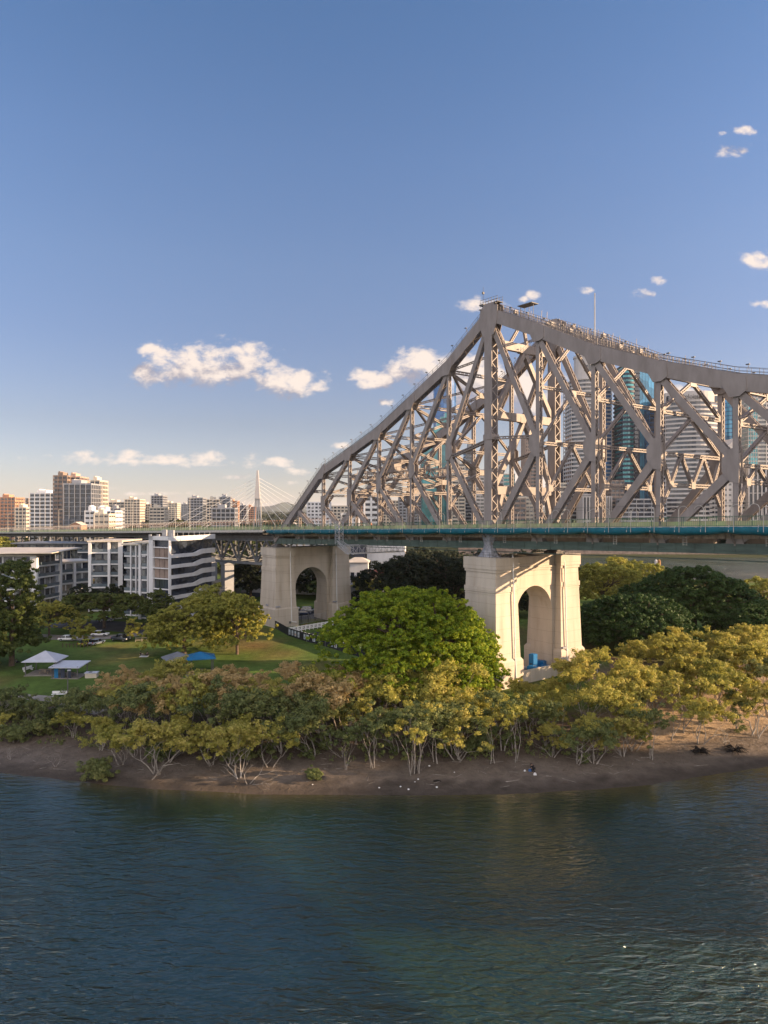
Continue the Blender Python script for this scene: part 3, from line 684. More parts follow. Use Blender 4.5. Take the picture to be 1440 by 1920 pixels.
# blue protective sheeting slung along the footpath edge, one length per panel
for n in range(-7, 12):
    a0, a1 = n * PAN, (n + 1) * PAN; nu, nv = 24, 10; vs = []; fs = []; rng = random.Random(n + 50)
    for i in range(nu + 1):
        f = i / nu; a = a0 + (a1 - a0) * f; z0 = zd(min(a, 70)); sag = .55 + .5 * math.sin(math.pi * f) ** .7 + .05 * math.sin(f * 23 + n)
        for j in range(nv + 1):
            k = j / nv
            if k < .45: t = EDGE - .16 - .14 * math.sin(k / .45 * math.pi) + .03 * math.sin(f * 40 + j); z = z0 - .02 - k / .45 * (.55 + sag * .45)
            else:
                kk = (k - .45) / .55; t = EDGE - .16 + kk * 2.5; z = z0 - .57 - sag * .45 - math.sin(kk * math.pi) * sag * .45 + kk * (.25 + sag * .3)
            vs.append(BL(a, t, z))
    for i in range(nu):
        for j in range(nv): q0 = i * (nv + 1) + j; fs.append((q0, q0 + 1, q0 + nv + 2, q0 + nv + 1))
    mb = MB(); mb.add(vs, fs); part(mb, 'blue_sheet', M['blue'], True)
mb = MB()
for i in range(int((A1 - A0) / 3.92)):
    a = A0 + 3.92 * i + 2.2; z0 = zd(min(a, 70)); mb.bar(BL(a, EDGE - .34, z0 - .75), BL(a, EDGE - .12, z0 + .2), .07, .07, A_)
mb.bar(BL(A0, EDGE - .1, zd(A0) - .02), BL(70, EDGE - .1, zd(70) - .02), .12, .12); mb.bar(BL(70, EDGE - .1, zd(70) - .02), BL(A1, EDGE - .1, zd(70) - .02), .12, .12)
part(mb, 'edge_angle', M['kerb'])
# slim white pole brackets standing on the footpath edge
for n in range(-2, 9):
    for k in (0, 1, 2):
        a = (n + k / 3) * PAN + 1.4; mb = MB(); z0 = zd(min(a, 70)); mb.tube(BL(a, EDGE - .3, z0 - .8), BL(a, EDGE - .3, z0 + 2.6), .045, .035, 5); part(mb, 'edge_pole', M['hoop']) if n >= 0 or k == 0 else None
# access ladders under the deck
for n in range(-6, 6):
    a = (n + .42) * PAN; mb = MB()
    for s in (-.3, .3): mb.bar(BL(a + s, -1.6, zg(a) + .4), BL(a + s, -1.6, zd(a) - 1), .06, .06, T_)
    for k in range(5): z = zg(a) + .5 + k * .35; mb.bar(BL(a - .3, -1.6, z), BL(a + .3, -1.6, z), .05, .05, T_)
    part(mb, 'ladder', M['kerb'])
# machinery and scaffold on top of the far and near chord right of the peak
rng = random.Random(5)
def walkdeck(t, f0, f1, dens):
    mb = MB()
    def zt(a):
        n = int(a // PAN); f = a / PAN - n; return TOP[n] + (TOP[n+1] - TOP[n]) * f
    k = int((f1 - f0) / 1.2)
    for i in range(k):
        a = f0 + (f1 - f0) * i / k; a2 = f0 + (f1 - f0) * (i + 1) / k; z = zt(a) + 1.4; z2 = zt(a2) + 1.4
        mb.bar(BL(a, t + 1.5, z), BL(a2, t + 1.5, z2), .9, .12); mb.bar(BL(a, t + 1.5, z + .4), BL(a2, t + 1.5, z2 + .4), .1, .1)
        for s in (1.0, 2.0):
            mb.bar(BL(a, t + s, z - .6), BL(a, t + s, z + 1.1), .07, .07, A_)
            for h in (.55, 1.1): mb.bar(BL(a, t + s, z + h), BL(a2, t + s, z2 + h), .05, .05)
        if rng.random() < dens:
            x = rng.uniform(.15, .6); mb.box(a, a + x, t + 1.1, t + 1.9, CAMZ + z, CAMZ + z + rng.uniform(.2, .8))
        if rng.random() < dens: mb.bar(BL(a, t + 1.5, z), BL(a + .2, t + 1.5, z + rng.uniform(1.3, 2.4)), .07, .07, A_)
    return mb
part(walkdeck(0, 1, 32, .22), 'maintenance_walkway', M['steel'])
part(walkdeck(WID, 1, 34, .2), 'maintenance_walkway', M['steel'])
mb = MB(); a = 30.5; z = 23.0
for i in range(14):
    x = a + rng.uniform(0, 4.4); y = .6 + rng.uniform(0, 2.0); h = rng.uniform(.6, 1.7)
    mb.bar(BL(x, y, z + 1.2 + (30.5 - x) * .4), BL(x + rng.uniform(-.8, .8), y, z + 1.2 + (30.5 - x) * .4 + h), .09, .09, A_)
for i in range(8): x = a + i * .6; zz = z + 1.4 + (30.5 - x) * .4; mb.box(x, x + .35, .6, 1.6, CAMZ + zz, CAMZ + zz + rng.uniform(.3, .9))
part(mb, 'scaffold_stack', M['plank'])
# masts and sensors at the peak
mb = MB(); mb.tube(BL(22.8, 1.0, 29.5), BL(22.8, 1.0, 36.8), .12, .09, 6); part(mb, 'flagpole', M['kerb'])
mb = MB(); mb.tube(BL(-1.6, -.5, 39.5), BL(-1.6, -.5, 43.6), .05, .03, 5); mb.box(-1.75, -1.45, -.7, -.3, CAMZ + 42.2, CAMZ + 42.6); mb.box(-2.4, -1.3, -.8, .4, CAMZ + 40.0, CAMZ + 40.25); part(mb, 'mast', M['steel_dark'])
mb = MB()
for s in (-.7, .7):
    for h in (.5, 1.0): mb.bar(BL(-2.2, s, 40 + h), BL(2.4, s, 40 + h), .05, .05)
    for a in np.arange(-2.2, 2.5, .75): mb.bar(BL(a, s, 39.6), BL(a, s, 41), .05, .05, A_)
mb.box(-2.2, 2.4, -.8, .8, CAMZ + 39.9, CAMZ + 40.0); part(mb, 'peak_platform', M['steel_dark'])
mb = MB(); mb.box(6.2, 9.6, .5, 2.4, CAMZ + 38.2, CAMZ + 38.35)
for x in (6.4, 7.4, 8.4, 9.4): mb.bar(BL(x, 1.2, 35.5), BL(x, 1.2, 38.3), .07, .07, A_)
part(mb, 'solar_panel_rack', M['steel_dark'])
# orange/yellow gantry rail platform inside the anchor arm
mb = MB()
for t0 in (3.0, 6.0):
    for zz in (7.6, 9.4): mb.bar(BL(-48, t0, zz), BL(-14, t0, zz), .2, .2)
    k = 20
    for i in range(k):
        a0 = -48 + 34 * i / k; a1 = -48 + 34 * (i + 1) / k
        mb.bar(BL(a0, t0, 7.6 if i % 2 else 9.4), BL(a1, t0, 9.4 if i % 2 else 7.6), .12, .12); mb.bar(BL(a0, t0, 7.6), BL(a0, t0, 10.4), .1, .1, A_)
        mb.bar(BL(a0, 3.0, 7.6), BL(a0, 6.0, 7.6), .12, .12)
mb.bar(BL(-48, 3.0, 10.4), BL(-14, 3.0, 10.4), .07, .07)
mb.box(-38, -34, 3.4, 5.6, CAMZ + 9.4, CAMZ + 11.2)
part(mb, 'painting_platform', M['steel'])

# ---------------------------------------------------------------- approach viaduct to the left
M['steel_grey'] = mat('blue_grey_shaded_steel', (.16,.17,.19), .6, .12, .5)  # grey-blue paint, also darkened in place of the shade on the viaduct
via = thing('approach_viaduct', 'long grey approach viaduct with green railings and arched fence running off to the left', 'viaduct', B0, BROT)
def vpart(mb, name, m): return mb.build(name, m, via)
def za(a): return zd(EX) + (a - EX) * .0245
VS = -560.0; VE = EX - .8; seg = 20; sv = [VE + (VS - VE) * i / seg for i in range(seg + 1)]
mb = MB()
mb.bar(BL(VS, WID / 2, za(VS) - .45), BL(VE, WID / 2, za(VE) - .45), WID + 6.4, .6); vpart(mb, 'road_deck', M['deck'])
for s in (EDGE, WID - EDGE):
    mb = MB(); mb.bar(BL(VS, s, za(VS) - .3), BL(VE, s, za(VE) - .3), .5, .7); vpart(mb, 'edge_beam', M['kerb'])
for s in (.0, 6.3, 12.6, WID):
    mb = MB(); mb.bar(BL(VS, s, za(VS) - 1.6), BL(VE, s, za(VE) - 1.6), .5, 1.7); vpart(mb, 'plate_girder', M['steel_dark'])
mb = MB()
for a in np.arange(VS, VE, 2.5):
    mb.bar(BL(a, EDGE + .2, za(a) - .9), BL(a, .3, za(a) - 1.6), .15, .5)
vpart(mb, 'cantilever_brackets', M['steel_dark'])
for side in (0, 1):
    tt = (lambda x: x) if side == 0 else (lambda x: WID - x)
    mb = MB()
    for h in (.1, 1.3): mb.bar(BL(VS, tt(EDGE), za(VS) + h), BL(VE, tt(EDGE), za(VE) + h), .09, .07)
    for a in np.arange(VS, VE, .6): mb.bar(BL(a, tt(EDGE), za(a)), BL(a, tt(EDGE), za(a) + 1.3), .05, .05, A_)
    vpart(mb, 'railing', M['green_rail'])
    mb = MB(); mb.bar(BL(VS, tt(-.9), za(VS) + .45), BL(VE, tt(-.9), za(VE) + .45), .14, .9); vpart(mb, 'crash_barrier', M['green_barrier'])
    mb = MB()
    for a in np.arange(-545, VE, 2.25):
        pts_ = [BL(a, tt(EDGE), za(a))] + [BL(a, tt(EDGE + 1.1 * (1 - math.cos(th))), za(a) + 2.2 + .95 * math.sin(th)) for th in np.linspace(0, math.pi * .92, 7)]
        mb.path(pts_, [.05] * len(pts_), 4)
    for h in (2.2, 3.15): mb.bar(BL(-545, tt(EDGE + (0 if h < 3 else 1.1)), za(-545) + h), BL(VE, tt(EDGE + (0 if h < 3 else 1.1)), za(VE) + h), .05, .05)
    vpart(mb, 'arched_fence', M['hoop'] if side == 0 else M['hoop_far'])
# deck truss of the first approach spans
for t in (1.2, WID - 1.2):
    mb = MB(); k = 10; a0 = -205.0; a1 = EX - 2; st = (a1 - a0) / k
    zt_ = lambda a: za(a) - 2.9
    mb.bar(BL(a0, t, zt_(a0)), BL(a1, t, zt_(a1)), .6, .8); mb.bar(BL(a0, t, zt_(a0) - 7.2), BL(a1, t, zt_(a1) - 7.2), .6, .8)
    for i in range(k + 1):
        a = a0 + i * st; laced(mb, BL(a, t, zt_(a)), BL(a, t, zt_(a) - 7.2), .5, .4, T_, .6)
        if i < k:
            b_ = a + st; md_ = (a + b_) / 2; laced(mb, BL(md_, t, zt_(md_)), BL(a, t, zt_(a) - 7.2), .5, .45, T_, .6); laced(mb, BL(md_, t, zt_(md_)), BL(b_, t, zt_(b_) - 7.2), .5, .45, T_, .6)
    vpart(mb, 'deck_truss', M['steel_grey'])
mb = MB()
for i in range(11):
    a = -205 + i * (EX + 203) / 10; z = za(a) - 2.9
    mb.bar(BL(a, 1.2, z), BL(a, WID - 1.2, z - 7.2), .3, .3); mb.bar(BL(a, 1.2, z - 7.2), BL(a, WID - 1.2, z), .3, .3); mb.bar(BL(a, 1.2, z - 7.2), BL(a, WID - 1.2, z - 7.2), .4, .4)
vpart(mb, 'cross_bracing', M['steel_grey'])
for a in (-119.0, -164.0, -205.0):
    for t in (2.0, WID - 2.0):
        mb = MB(); w = BW(a, t); gz = g(w.x, w.y) - 1; mb.box(a - 1.5, a + 1.5, t - 1.6, t + 1.6, gz, CAMZ + za(a) - 10.5); mb.box(a - 1.8, a + 1.8, t - 1.9, t + 1.9, CAMZ + za(a) - 11.2, CAMZ + za(a) - 10.5); vpart(mb, 'concrete_column', M['grey_wall'])  # the columns' shade is put into their colour: grey instead of cream
for a in np.arange(-230, -540, -18.0):
    mb = MB()
    for t in (1.5, WID - 1.5):
        w = BW(a, t); mb.bar(BL(a, t + (1.0 if t < 5 else -1.0) * -.8, g(w.x, w.y) - CAMZ - 1), BL(a, t, za(a) - 2.3), .6, .6, A_)
    mb.bar(BL(a, 1.5, za(a) - 2.6), BL(a, WID - 1.5, za(a) - 2.6), .5, .6); w = BW(a, 9); mb.bar(BL(a, 1.0, g(w.x, w.y) - CAMZ + 2), BL(a, WID - 1.5, za(a) - 3), .3, .3)
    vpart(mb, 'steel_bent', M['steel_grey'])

# ---------------------------------------------------------------- concrete piers
def stone(name, base):
    m = mat(name, base, .85, .07, .35, streak=6, bump=.12, bscale=5); t = m.node_tree; b = t.nodes['Principled BSDF']
    src = b.inputs['Base Color'].links[0].from_socket
    tcn = nd(t, 'ShaderNodeTexCoord'); sp = nd(t, 'ShaderNodeSeparateXYZ'); t.links.new(tcn.outputs['Object'], sp.inputs[0])
    fr = math_(t, 'FRACT', math_(t, 'DIVIDE', sp.outputs[2], 2.35)); ln = math_(t, 'LESS_THAN', fr, .022)
    n = nd(t, 'ShaderNodeTexNoise', ins={'Scale': .9, 'Detail': 6.0}); mpn = nd(t, 'ShaderNodeMapping'); mpn.inputs['Scale'].default_value = (1, 1, .12); t.links.new(tcn.outputs['Object'], mpn.inputs[0]); t.links.new(mpn.outputs[0], n.inputs['Vector'])
    stn = nd(t, 'ShaderNodeMapRange', ins={1: .52, 2: .72}); t.links.new(n.outputs[0], stn.inputs[0])
    m1 = nd(t, 'ShaderNodeMix', data_type='RGBA'); t.links.new(math_(t, 'MULTIPLY', stn.outputs[0], .32), m1.inputs['Factor']); t.links.new(src, m1.inputs['A']); m1.inputs['B'].default_value = (.26,.19,.13,1)
    m2 = nd(t, 'ShaderNodeMix', data_type='RGBA'); t.links.new(math_(t, 'MULTIPLY', ln, .5), m2.inputs['Factor']); t.links.new(m1.outputs['Result'], m2.inputs['A']); m2.inputs['B'].default_value = (.2,.15,.11,1)
    t.links.new(m2.outputs['Result'], b.inputs['Base Color']); return m
M['stone'] = stone('cream_painted_concrete', (.49,.435,.37))
def pier(a0, ztop, label, zbase, pipes=True):
    w = BW(a0, WID / 2); pr = thing('bridge_pier', label, 'pier', (w.x, w.y, 0), BROT)
    H = WID / 2; zt = CAMZ + ztop; zb = zbase; zp = zb + 5.3
    def pp(mb, name, m=M['stone']): return mb.build(name, m, pr)
    for s in (-1, 1):
        c = s * H; mb = MB()
        mb.frustum(-4.45, 4.45, c - 3.35, c + 3.35, zp, -3.85, 3.85, c - 2.85, c + 2.85, zt - 2.2)
        mb.box(-4.3, 4.3, c - 3.2, c + 3.2, zt - 2.2 + .003, zt)                # cap
        mb.box(-4.1, 4.1, c - 3.05, c + 3.05, zt - 2.75, zt - 2.2)
        mb.box(-4.16, 4.16, c - 3.12, c + 3.12, zt - 6.5, zt - 5.55)
        mb.box(-4.08, 4.08, c - 3.05, c + 3.05, zt - 6.95, zt - 6.7)
        pp(mb, 'leg')
        mb = MB(); mb.frustum(-4.9, 4.9, c - 3.8, c + 3.8, zb - 1.5, -4.85, 4.85, c - 3.75, c + 3.75, zp - .5); mb.frustum(-4.85, 4.85, c - 3.75, c + 3.75, zp - .5, -4.5, 4.5, c - 3.4, c + 3.4, zp)
        pp(mb, 'plinth')
    # arch wall
    r = 5.35; x0, x1 = -H + 2.2, H - 2.2; sp = zt - 6.1 - r; k = 20; hw = 2.75
    arc = [(-r, zb - 1.5)] + [(-r * math.cos(math.pi * i / k), sp + r * 1.03 * math.sin(math.pi * i / k)) for i in range(k + 1)] + [(r, zb - 1.5)]
    out = [(x0, zb - 1.5)] + [(max(x0, min(x1, x0 + (x1 - x0) * i / k)), zt - .4) for i in range(k + 1)] + [(x1, zb - 1.5)]
    mb = MB(); vs = []; fs = []; n = len(arc)
    for xx in (-hw, hw):
        vs += [(xx, y, z) for y, z in arc] + [(xx, y, z) for y, z in out]
    for i in range(n - 1):
        fs.append((n + i, n + i + 1, i + 1, i)); o = 2 * n; fs.append((o + i, o + i + 1, o + n + i + 1, o + n + i))
        fs.append((i, i + 1, o + i + 1, o + i)); fs.append((o + n + i, o + n + i + 1, n + i + 1, n + i))
    mb.add(vs, fs); pp(mb, 'arch_wall')
    mb = MB(); mb.box(-hw - .35, hw + .35, x0, x1, zt - 2.45, zt - 2.1); mb.box(-hw - .18, hw + .18, x0, x1, zt - 2.85, zt - 2.45); mb.box(-hw - .2, hw + .2, x0, x1, zt - .4 + .002, zt - .05); pp(mb, 'cornice')
    for s in (-1, 1):
        mb = MB(); xa = 4.6; y = s * H + (1.5 if s < 0 else -2.0)
        if pipes:
            mb.path([(4.1, y, zt + .6), (4.3, y, zt - 3), (4.75, y, zp + .5), (5.05, y, zb + 1.2), (5.05, y - 1.5 * s if s < 0 else y + 1.8, zb + .9)], [.13] * 5, 8); pp(mb, 'drain_pipe', M['white_paint'])
        mb = MB(); mb.box(-.6, .6, s * H - 3.6 if s < 0 else s * H + 3.0, s * H - 3.0 if s < 0 else s * H + 3.6, zp + .2, zp + .6); mb.box(4.3, 4.9, s * H - 3.3, s * H - 2.0, zp + .15, zp + .5); pp(mb, 'scupper', M['grey_wall'])
    for s in (-1, 1):
        c = s * H; mb = MB()
        for (xa, ya, xb, yb) in ((-4.1, c-3, 4.1, c-3), (4.1, c-3, 4.1, c+3), (4.1, c+3, -4.1, c+3), (-4.1, c+3, -4.1, c-3)):
            for h in (.5, 1.0): mb.bar((xa, ya, zt + h), (xb, yb, zt + h), .05, .05)
            for q in range(6): f = q / 5; mb.bar((xa + (xb-xa)*f, ya + (yb-ya)*f, zt), (xa + (xb-xa)*f, ya + (yb-ya)*f, zt + 1.0), .05, .05, (1,0,0))
        pp(mb, 'top_railing', M['steel_dark'])
    for s in (-1, 1):
        mb = MB(); mb.box(-1.6, 1.6, s * H - 1.3, s * H + 1.3, zt + .004, zt + .5); mb.frustum(-1.2, 1.2, s*H - .9, s*H + .9, zt + .5, -.5, .5, s*H - .6, s*H + .6, CAMZ + zg(a0) - .75); pp(mb, 'bearing', M['steel_dark'])
    return pr
pier2 = pier(0.0, -8.6, 'sunlit cream concrete arch pier under the peak of the bridge', 3.1)
pier1 = pier(-82.3, -9.95, 'shaded cream concrete arch pier at the left end of the truss beside the lawn', 4.2)
# tarpaulin-wrapped bearing on the sunlit pier
mb = MB(); vs = []; fs = []; nu, nv = 40, 14
for j in range(nv + 1):
    k = j / nv; z = CAMZ - 8.58 + k * 4.7; rad = 1.9 - 1.0 * math.sin(k * math.pi * .9) ** .8 if k < .5 else .9 + .5 * (k - .5) * 2
    for i in range(nu):
        th = 2 * math.pi * i / nu; r = rad * (1 + .10 * math.sin(7 * th + 2 * k) + .05 * math.sin(17 * th + 5 * k)); vs.append((r * 1.15 * math.cos(th), r * math.sin(th) - .4, z))
for j in range(nv):
    for i in range(nu): fs.append((j * nu + i, j * nu + (i+1) % nu, (j+1) * nu + (i+1) % nu, (j+1) * nu + i))
mb.add(vs, fs); o = mb.build('tarpaulin_wrap', M['tarp'], None, B0, True); o.rotation_euler = (0, 0, BROT); tag(o, 'crumpled grey tarpaulin wrapped round the bearing on top of the sunlit pier', 'tarpaulin')
# lattice access cage hanging over the footpath edge
cage = thing('access_gantry', 'silver lattice inspection gantry hanging over the blue sheeting of the bridge', 'gantry', B0, BROT)
def lattice(mb, c0, c1, hx, hy, n, r=.05, ax=2):
    c0 = Vector(c0); c1 = Vector(c1); d = c1 - c0
    u_ = Vector((1,0,0)); v_ = Vector((0,1,0)) if ax == 2 else Vector((0,0,1))
    if ax == 0: u_ = Vector((0,1,0))
    cs = [u_ * (sx * hx) + v_ * (sy * hy) for sx, sy in ((-1,-1),(1,-1),(1,1),(-1,1))]
    for c in cs: mb.bar(c0 + c, c1 + c, .1, .1)
    for i in range(n):
        p = c0 + d * (i / n); q = c0 + d * ((i + 1) / n)
        for k in range(4): mb.bar(p + cs[k], p + cs[(k+1) % 4], .06, .06); mb.bar(p + cs[k], q + cs[(k+1) % 4], .06, .06)
aG = -44.5; zG = CAMZ + zd(aG)
mb = MB(); lattice(mb, (aG, -4.9, zG + 1.8), (aG, -4.9, zG - 3.4), .8, .6, 4); mb.build('cage', M['silver'], cage)
mb = MB(); lattice(mb, (aG + 3.6, -4.6, zG - 4.6), (aG + 3.6, 12, zG - 4.6), 1.8, 1.0, 9, ax=1); mb.bar((aG, -4.9, zG - 3.4), (aG + 3.6, -4.6, zG - 5.6), .15, .15); lattice(mb, (aG, -4.6, zG - 3.4), (aG + 4.5, -4.6, zG - 5.2), .7, .6, 4, ax=0)
mb.build('lower_arm', M['silver'], cage)
# ---------------------------------------------------------------- trees
def leaves(cen, rad, per, size, seed, up=.35, flat=.75, shell=.35, droop=0):
    """many small leaf faces in clumps; cen (k,3), rad (k,)"""
    r = np.random.default_rng(seed); k = len(cen); n = k * per
    d = r.normal(size=(n, 3)); d /= np.linalg.norm(d, axis=1)[:, None]
    rr = (shell + (1 - shell) * r.random(n)) ** .6
    c = np.repeat(np.asarray(cen, float), per, 0); R_ = np.repeat(np.asarray(rad, float), per)
    p = d * (R_ * rr)[:, None]; p[:, 2] *= flat
    if droop: p[:, 2] -= droop * (np.hypot(p[:, 0], p[:, 1]) ** 1.5)
    p += c
    nrm = d * .95 + r.normal(size=(n, 3)) * .38; nrm[:, 2] += up; nrm /= np.linalg.norm(nrm, axis=1)[:, None]
    a = np.cross(nrm, r.normal(size=(n, 3))); a /= np.linalg.norm(a, axis=1)[:, None]; b = np.cross(nrm, a)
    s = (size * (.6 + .8 * r.random(n)))[:, None]; a = a * s; b = b * s * .55
    v = np.stack([p - a, p - b * .9, p + a, p + b], 1).reshape(-1, 3)
    return v, np.arange(n * 4).reshape(-1, 4)
def branchy(mb, p, d, L, r, depth, rng, tips, wig=.25, spread=.6, up=.15, nseg=3, sides=5):
    pts = [Vector(p)]; rs = [r]; d = Vector(d).normalized()
    for i in range(nseg):
        d = (d + Vector((rng.gauss(0, wig), rng.gauss(0, wig), rng.gauss(0, wig * .5) + up))).normalized()
        pts.append(pts[-1] + d * (L / nseg)); rs.append(r * (1 - .42 * (i + 1) / nseg))
    mb.path(pts, rs, sides)
    if depth == 0: tips.append(pts[-1]); return
    for k in range(rng.choice((2, 2, 3))):
        nd_ = (d + Vector((rng.gauss(0, spread), rng.gauss(0, spread), rng.gauss(0, spread * .35)))).normalized()
        branchy(mb, pts[-1], nd_, L * rng.uniform(.55, .85), rs[-1] * .68, depth - 1, rng, tips, wig, spread, up, nseg, max(3, sides - 1))
    if depth >= 2 and rng.random() < .6:
        q = pts[1]; nd_ = (d + Vector((rng.gauss(0, .9), rng.gauss(0, .9), 0))).normalized(); branchy(mb, q, nd_, L * .5, rs[1] * .5, depth - 2, rng, tips, wig, spread, up, nseg, 3)
VAR = {}
def variant(key, trunk_mb, v, q, bark, leaf):
    tm = bpy.data.meshes.new('trunk'); tm.from_pydata(trunk_mb.v, [], trunk_mb.f); tm.materials.append(bark); tm.update()
    cm = npmesh('crown', v, q, leaf); VAR[key] = (tm, cm)
def plant(key, loc, label, name='tree', cat='tree', group=None, scale=1.0, rz=None, sz=None, rng=random.Random(9)):
    root = thing(name, label, cat, loc, rz if rz is not None else rng.uniform(0, 6.28), group)
    s = scale; root.scale = (s, s, s * (sz or 1))
    tm, cm = VAR[key]
    for nm, me in (('trunk', tm), ('crown', cm)):
        o = bpy.data.objects.new(nm, me); C.objects.link(o); o.parent = root
    return root
def mangrove(key, seed, H=8.5, stems=3, leaf='leaf_mangrove', lowfill=0, lean=.25, per=62, cr=.80, size=.19, tall=False):
    rng = random.Random(seed); mb = MB(); tips = []
    for i in range(stems):
        th = rng.uniform(0, 6.28); L = H * rng.uniform(.30, .42) * (1.5 if tall else 1)
        branchy(mb, (rng.uniform(-.5, .5), rng.uniform(-.5, .5), -.4), (math.cos(th) * lean, math.sin(th) * lean, 1), L, rng.uniform(.09, .14), 3 if not tall else 2, rng, tips, wig=.13 if tall else .22, spread=.5 if tall else .55, up=.12)
    tips = [t for t in tips if t.z > H * .46] or tips
    zs = max(t.z for t in tips); k = H * .93 / zs
    mb.v = [(x * (k if z > 0 else 1) , y * (k if z > 0 else 1), z * k) for x, y, z in mb.v]
    cen = [(t.x * k, t.y * k, t.z * k) for t in tips]; rng.shuffle(cen); cen = cen[:60]
    cen += [(c[0] + rng.gauss(0, .85), c[1] + rng.gauss(0, .85), c[2] + rng.gauss(0, .45)) for c in cen * 2]
    for i in range(lowfill):
        th = rng.uniform(0, 6.28); r = rng.uniform(.3, 2.2); cen.append((r * math.cos(th), r * math.sin(th), rng.uniform(.5, H * .45)))
    rad = [cr * rng.uniform(.55, 1.2) for _ in cen]
    v, q = leaves(cen, rad, per, size, seed, up=.45, flat=.7, shell=.15)
    variant(key, mb, v, q, M['bark_pale'], M[leaf])
for i in range(6): mangrove('mangrove%d' % i, 100 + i, H=8.6 + .5 * (i % 3), stems=2 + i % 3)
for i in range(4): mangrove('mangrove_green%d' % i, 140 + i, H=8.0 + .6 * i, stems=2 + i % 2, leaf='leaf_mangrove_green', lowfill=8, lean=.15)
for i in range(4): mangrove('mangrove_tan%d' % i, 160 + i, H=9.2, stems=3, leaf='leaf_autumn')
for i in range(4): mangrove('mangrove_open%d' % i, 180 + i, H=8.4, stems=4, lean=.75, per=50, cr=.72)
for i in range(3): mangrove('shrub%d' % i, 200 + i, H=3.0, stems=4, lean=.6, leaf='leaf_mangrove_green', cr=.65, per=110, size=.17, lowfill=10)
for i in range(5): mangrove('mangrove_tall%d' % i, 240 + i, H=9.6 + .5 * (i % 3), stems=2 + i % 2, lean=.22, leaf='leaf_mangrove_green' if i % 2 else 'leaf_mangrove', per=55, cr=.66, tall=True, lowfill=2 if i % 2 else 0)
def bare(key, seed, H=5, stems=3, lean=.7, bark='bark_pale'):
    rng = random.Random(seed); mb = MB(); tips = []
    for i in range(stems):
        th = rng.uniform(0, 6.28); branchy(mb, (0, 0, -.2), (math.cos(th) * lean, math.sin(th) * lean, .8), H * .40, .075, 4, rng, tips, wig=.3, spread=.6, up=.05)
    me = bpy.data.meshes.new('branches'); me.from_pydata(mb.v, [], mb.f); me.materials.append(M[bark]); me.update(); VAR[key] = me
for i in range(3): bare('bare%d' % i, 300 + i)
def dome(key, seed, rx, ry, H, z0, nclump, cr, per, size, leaf, bark='bark', lump=.16, inner=.35, up=.5, trunk_r=.5, droop=0, flatpow=1.0, limbs=7, stem=None):
    """broad crown: clumps over a lumpy half-ellipsoid from z0 to H, limbs reaching into it"""
    rng = random.Random(seed); nr = np.random.default_rng(seed); mb = MB(); cen = []; rad = []
    ph = [rng.uniform(0, 6.28) for _ in range(6)]
    bumps = [(Vector((rng.gauss(0, 1), rng.gauss(0, 1), rng.gauss(.3, .6))).normalized(), rng.uniform(-1, 1)) for _ in range(26)]
    kb = 7 if nclump > 200 else 3
    for i in range(nclump // kb):
        d = Vector((rng.gauss(0, 1), rng.gauss(0, 1), rng.gauss(0, 1))).normalized()
        if d.z < -.25: d.z = -d.z
        k = 1 + lump * sum(a * math.exp(-8 * (1 - d.dot(b))) for b, a in bumps) + rng.gauss(0, .035)
        f = 1.0 if rng.random() > inner else rng.uniform(.45, .92)
        zz = d.z if d.z < 0 else d.z ** flatpow
        c0 = Vector((d.x * rx * k * f, d.y * ry * k * f, z0 + (H - z0) * (zz if d.z > 0 else zz * .5) * k * f)); bs = max(cr, 1.0 if nclump > 200 else .5) * rng.uniform(.7, 1.5)
        for j in range(kb):
            o = Vector((rng.gauss(0, bs), rng.gauss(0, bs), rng.gauss(0, bs * .25))); o.z -= .38 * math.hypot(o.x, o.y) - .25
            cen.append(tuple(c0 + o)); rad.append(cr * rng.uniform(.45, .85))
    v, q = leaves(cen, rad, per, size, seed, up=up, flat=.65, shell=.3, droop=droop)
    hb = stem if stem is not None else z0 + (H - z0) * .15
    mb.path([(0, 0, -.6), (.1, 0, hb * .5), (0, .1, hb)], [trunk_r * 1.35, trunk_r, trunk_r * .85], 8)
    for i in range(limbs):
        th = 6.28 * i / limbs + rng.uniform(-.3, .3); e = (rx * .72 * math.cos(th), ry * .72 * math.sin(th), z0 + (H - z0) * rng.uniform(.35, .75))
        m_ = (e[0] * .4, e[1] * .4, hb + (e[2] - hb) * .6); mb.path([(0, 0, hb * .85), m_, e], [trunk_r * .55, trunk_r * .35, trunk_r * .12], 6)
        for j in range(3):
            e2 = (m_[0] + (e[0]-m_[0])*.5 + rng.gauss(0, rx*.15), m_[1] + (e[1]-m_[1])*.5 + rng.gauss(0, ry*.15), e[2] + rng.uniform(0, (H-z0)*.25)); mb.path([m_, e2], [trunk_r * .25, trunk_r * .06], 4)
    variant(key, mb, v, q, M[bark], M[leaf])
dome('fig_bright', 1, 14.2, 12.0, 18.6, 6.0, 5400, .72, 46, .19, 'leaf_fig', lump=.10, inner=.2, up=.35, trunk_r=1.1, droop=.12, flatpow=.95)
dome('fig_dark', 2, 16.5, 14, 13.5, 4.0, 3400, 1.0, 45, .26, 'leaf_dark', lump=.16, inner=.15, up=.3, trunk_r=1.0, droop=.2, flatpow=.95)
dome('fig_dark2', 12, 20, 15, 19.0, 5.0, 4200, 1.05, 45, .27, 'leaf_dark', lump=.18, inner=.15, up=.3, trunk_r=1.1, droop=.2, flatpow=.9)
dome('gold_broad', 3, 11, 9, 15.5, 6.5, 1100, .85, 50, .23, 'leaf_gold', lump=.35, inner=.3, trunk_r=.45, limbs=9)
dome('gold_small', 4, 6, 5.5, 8.5, 3.4, 150, .95, 80, .24, 'leaf_gold', lump=.35, inner=.3, trunk_r=.22)
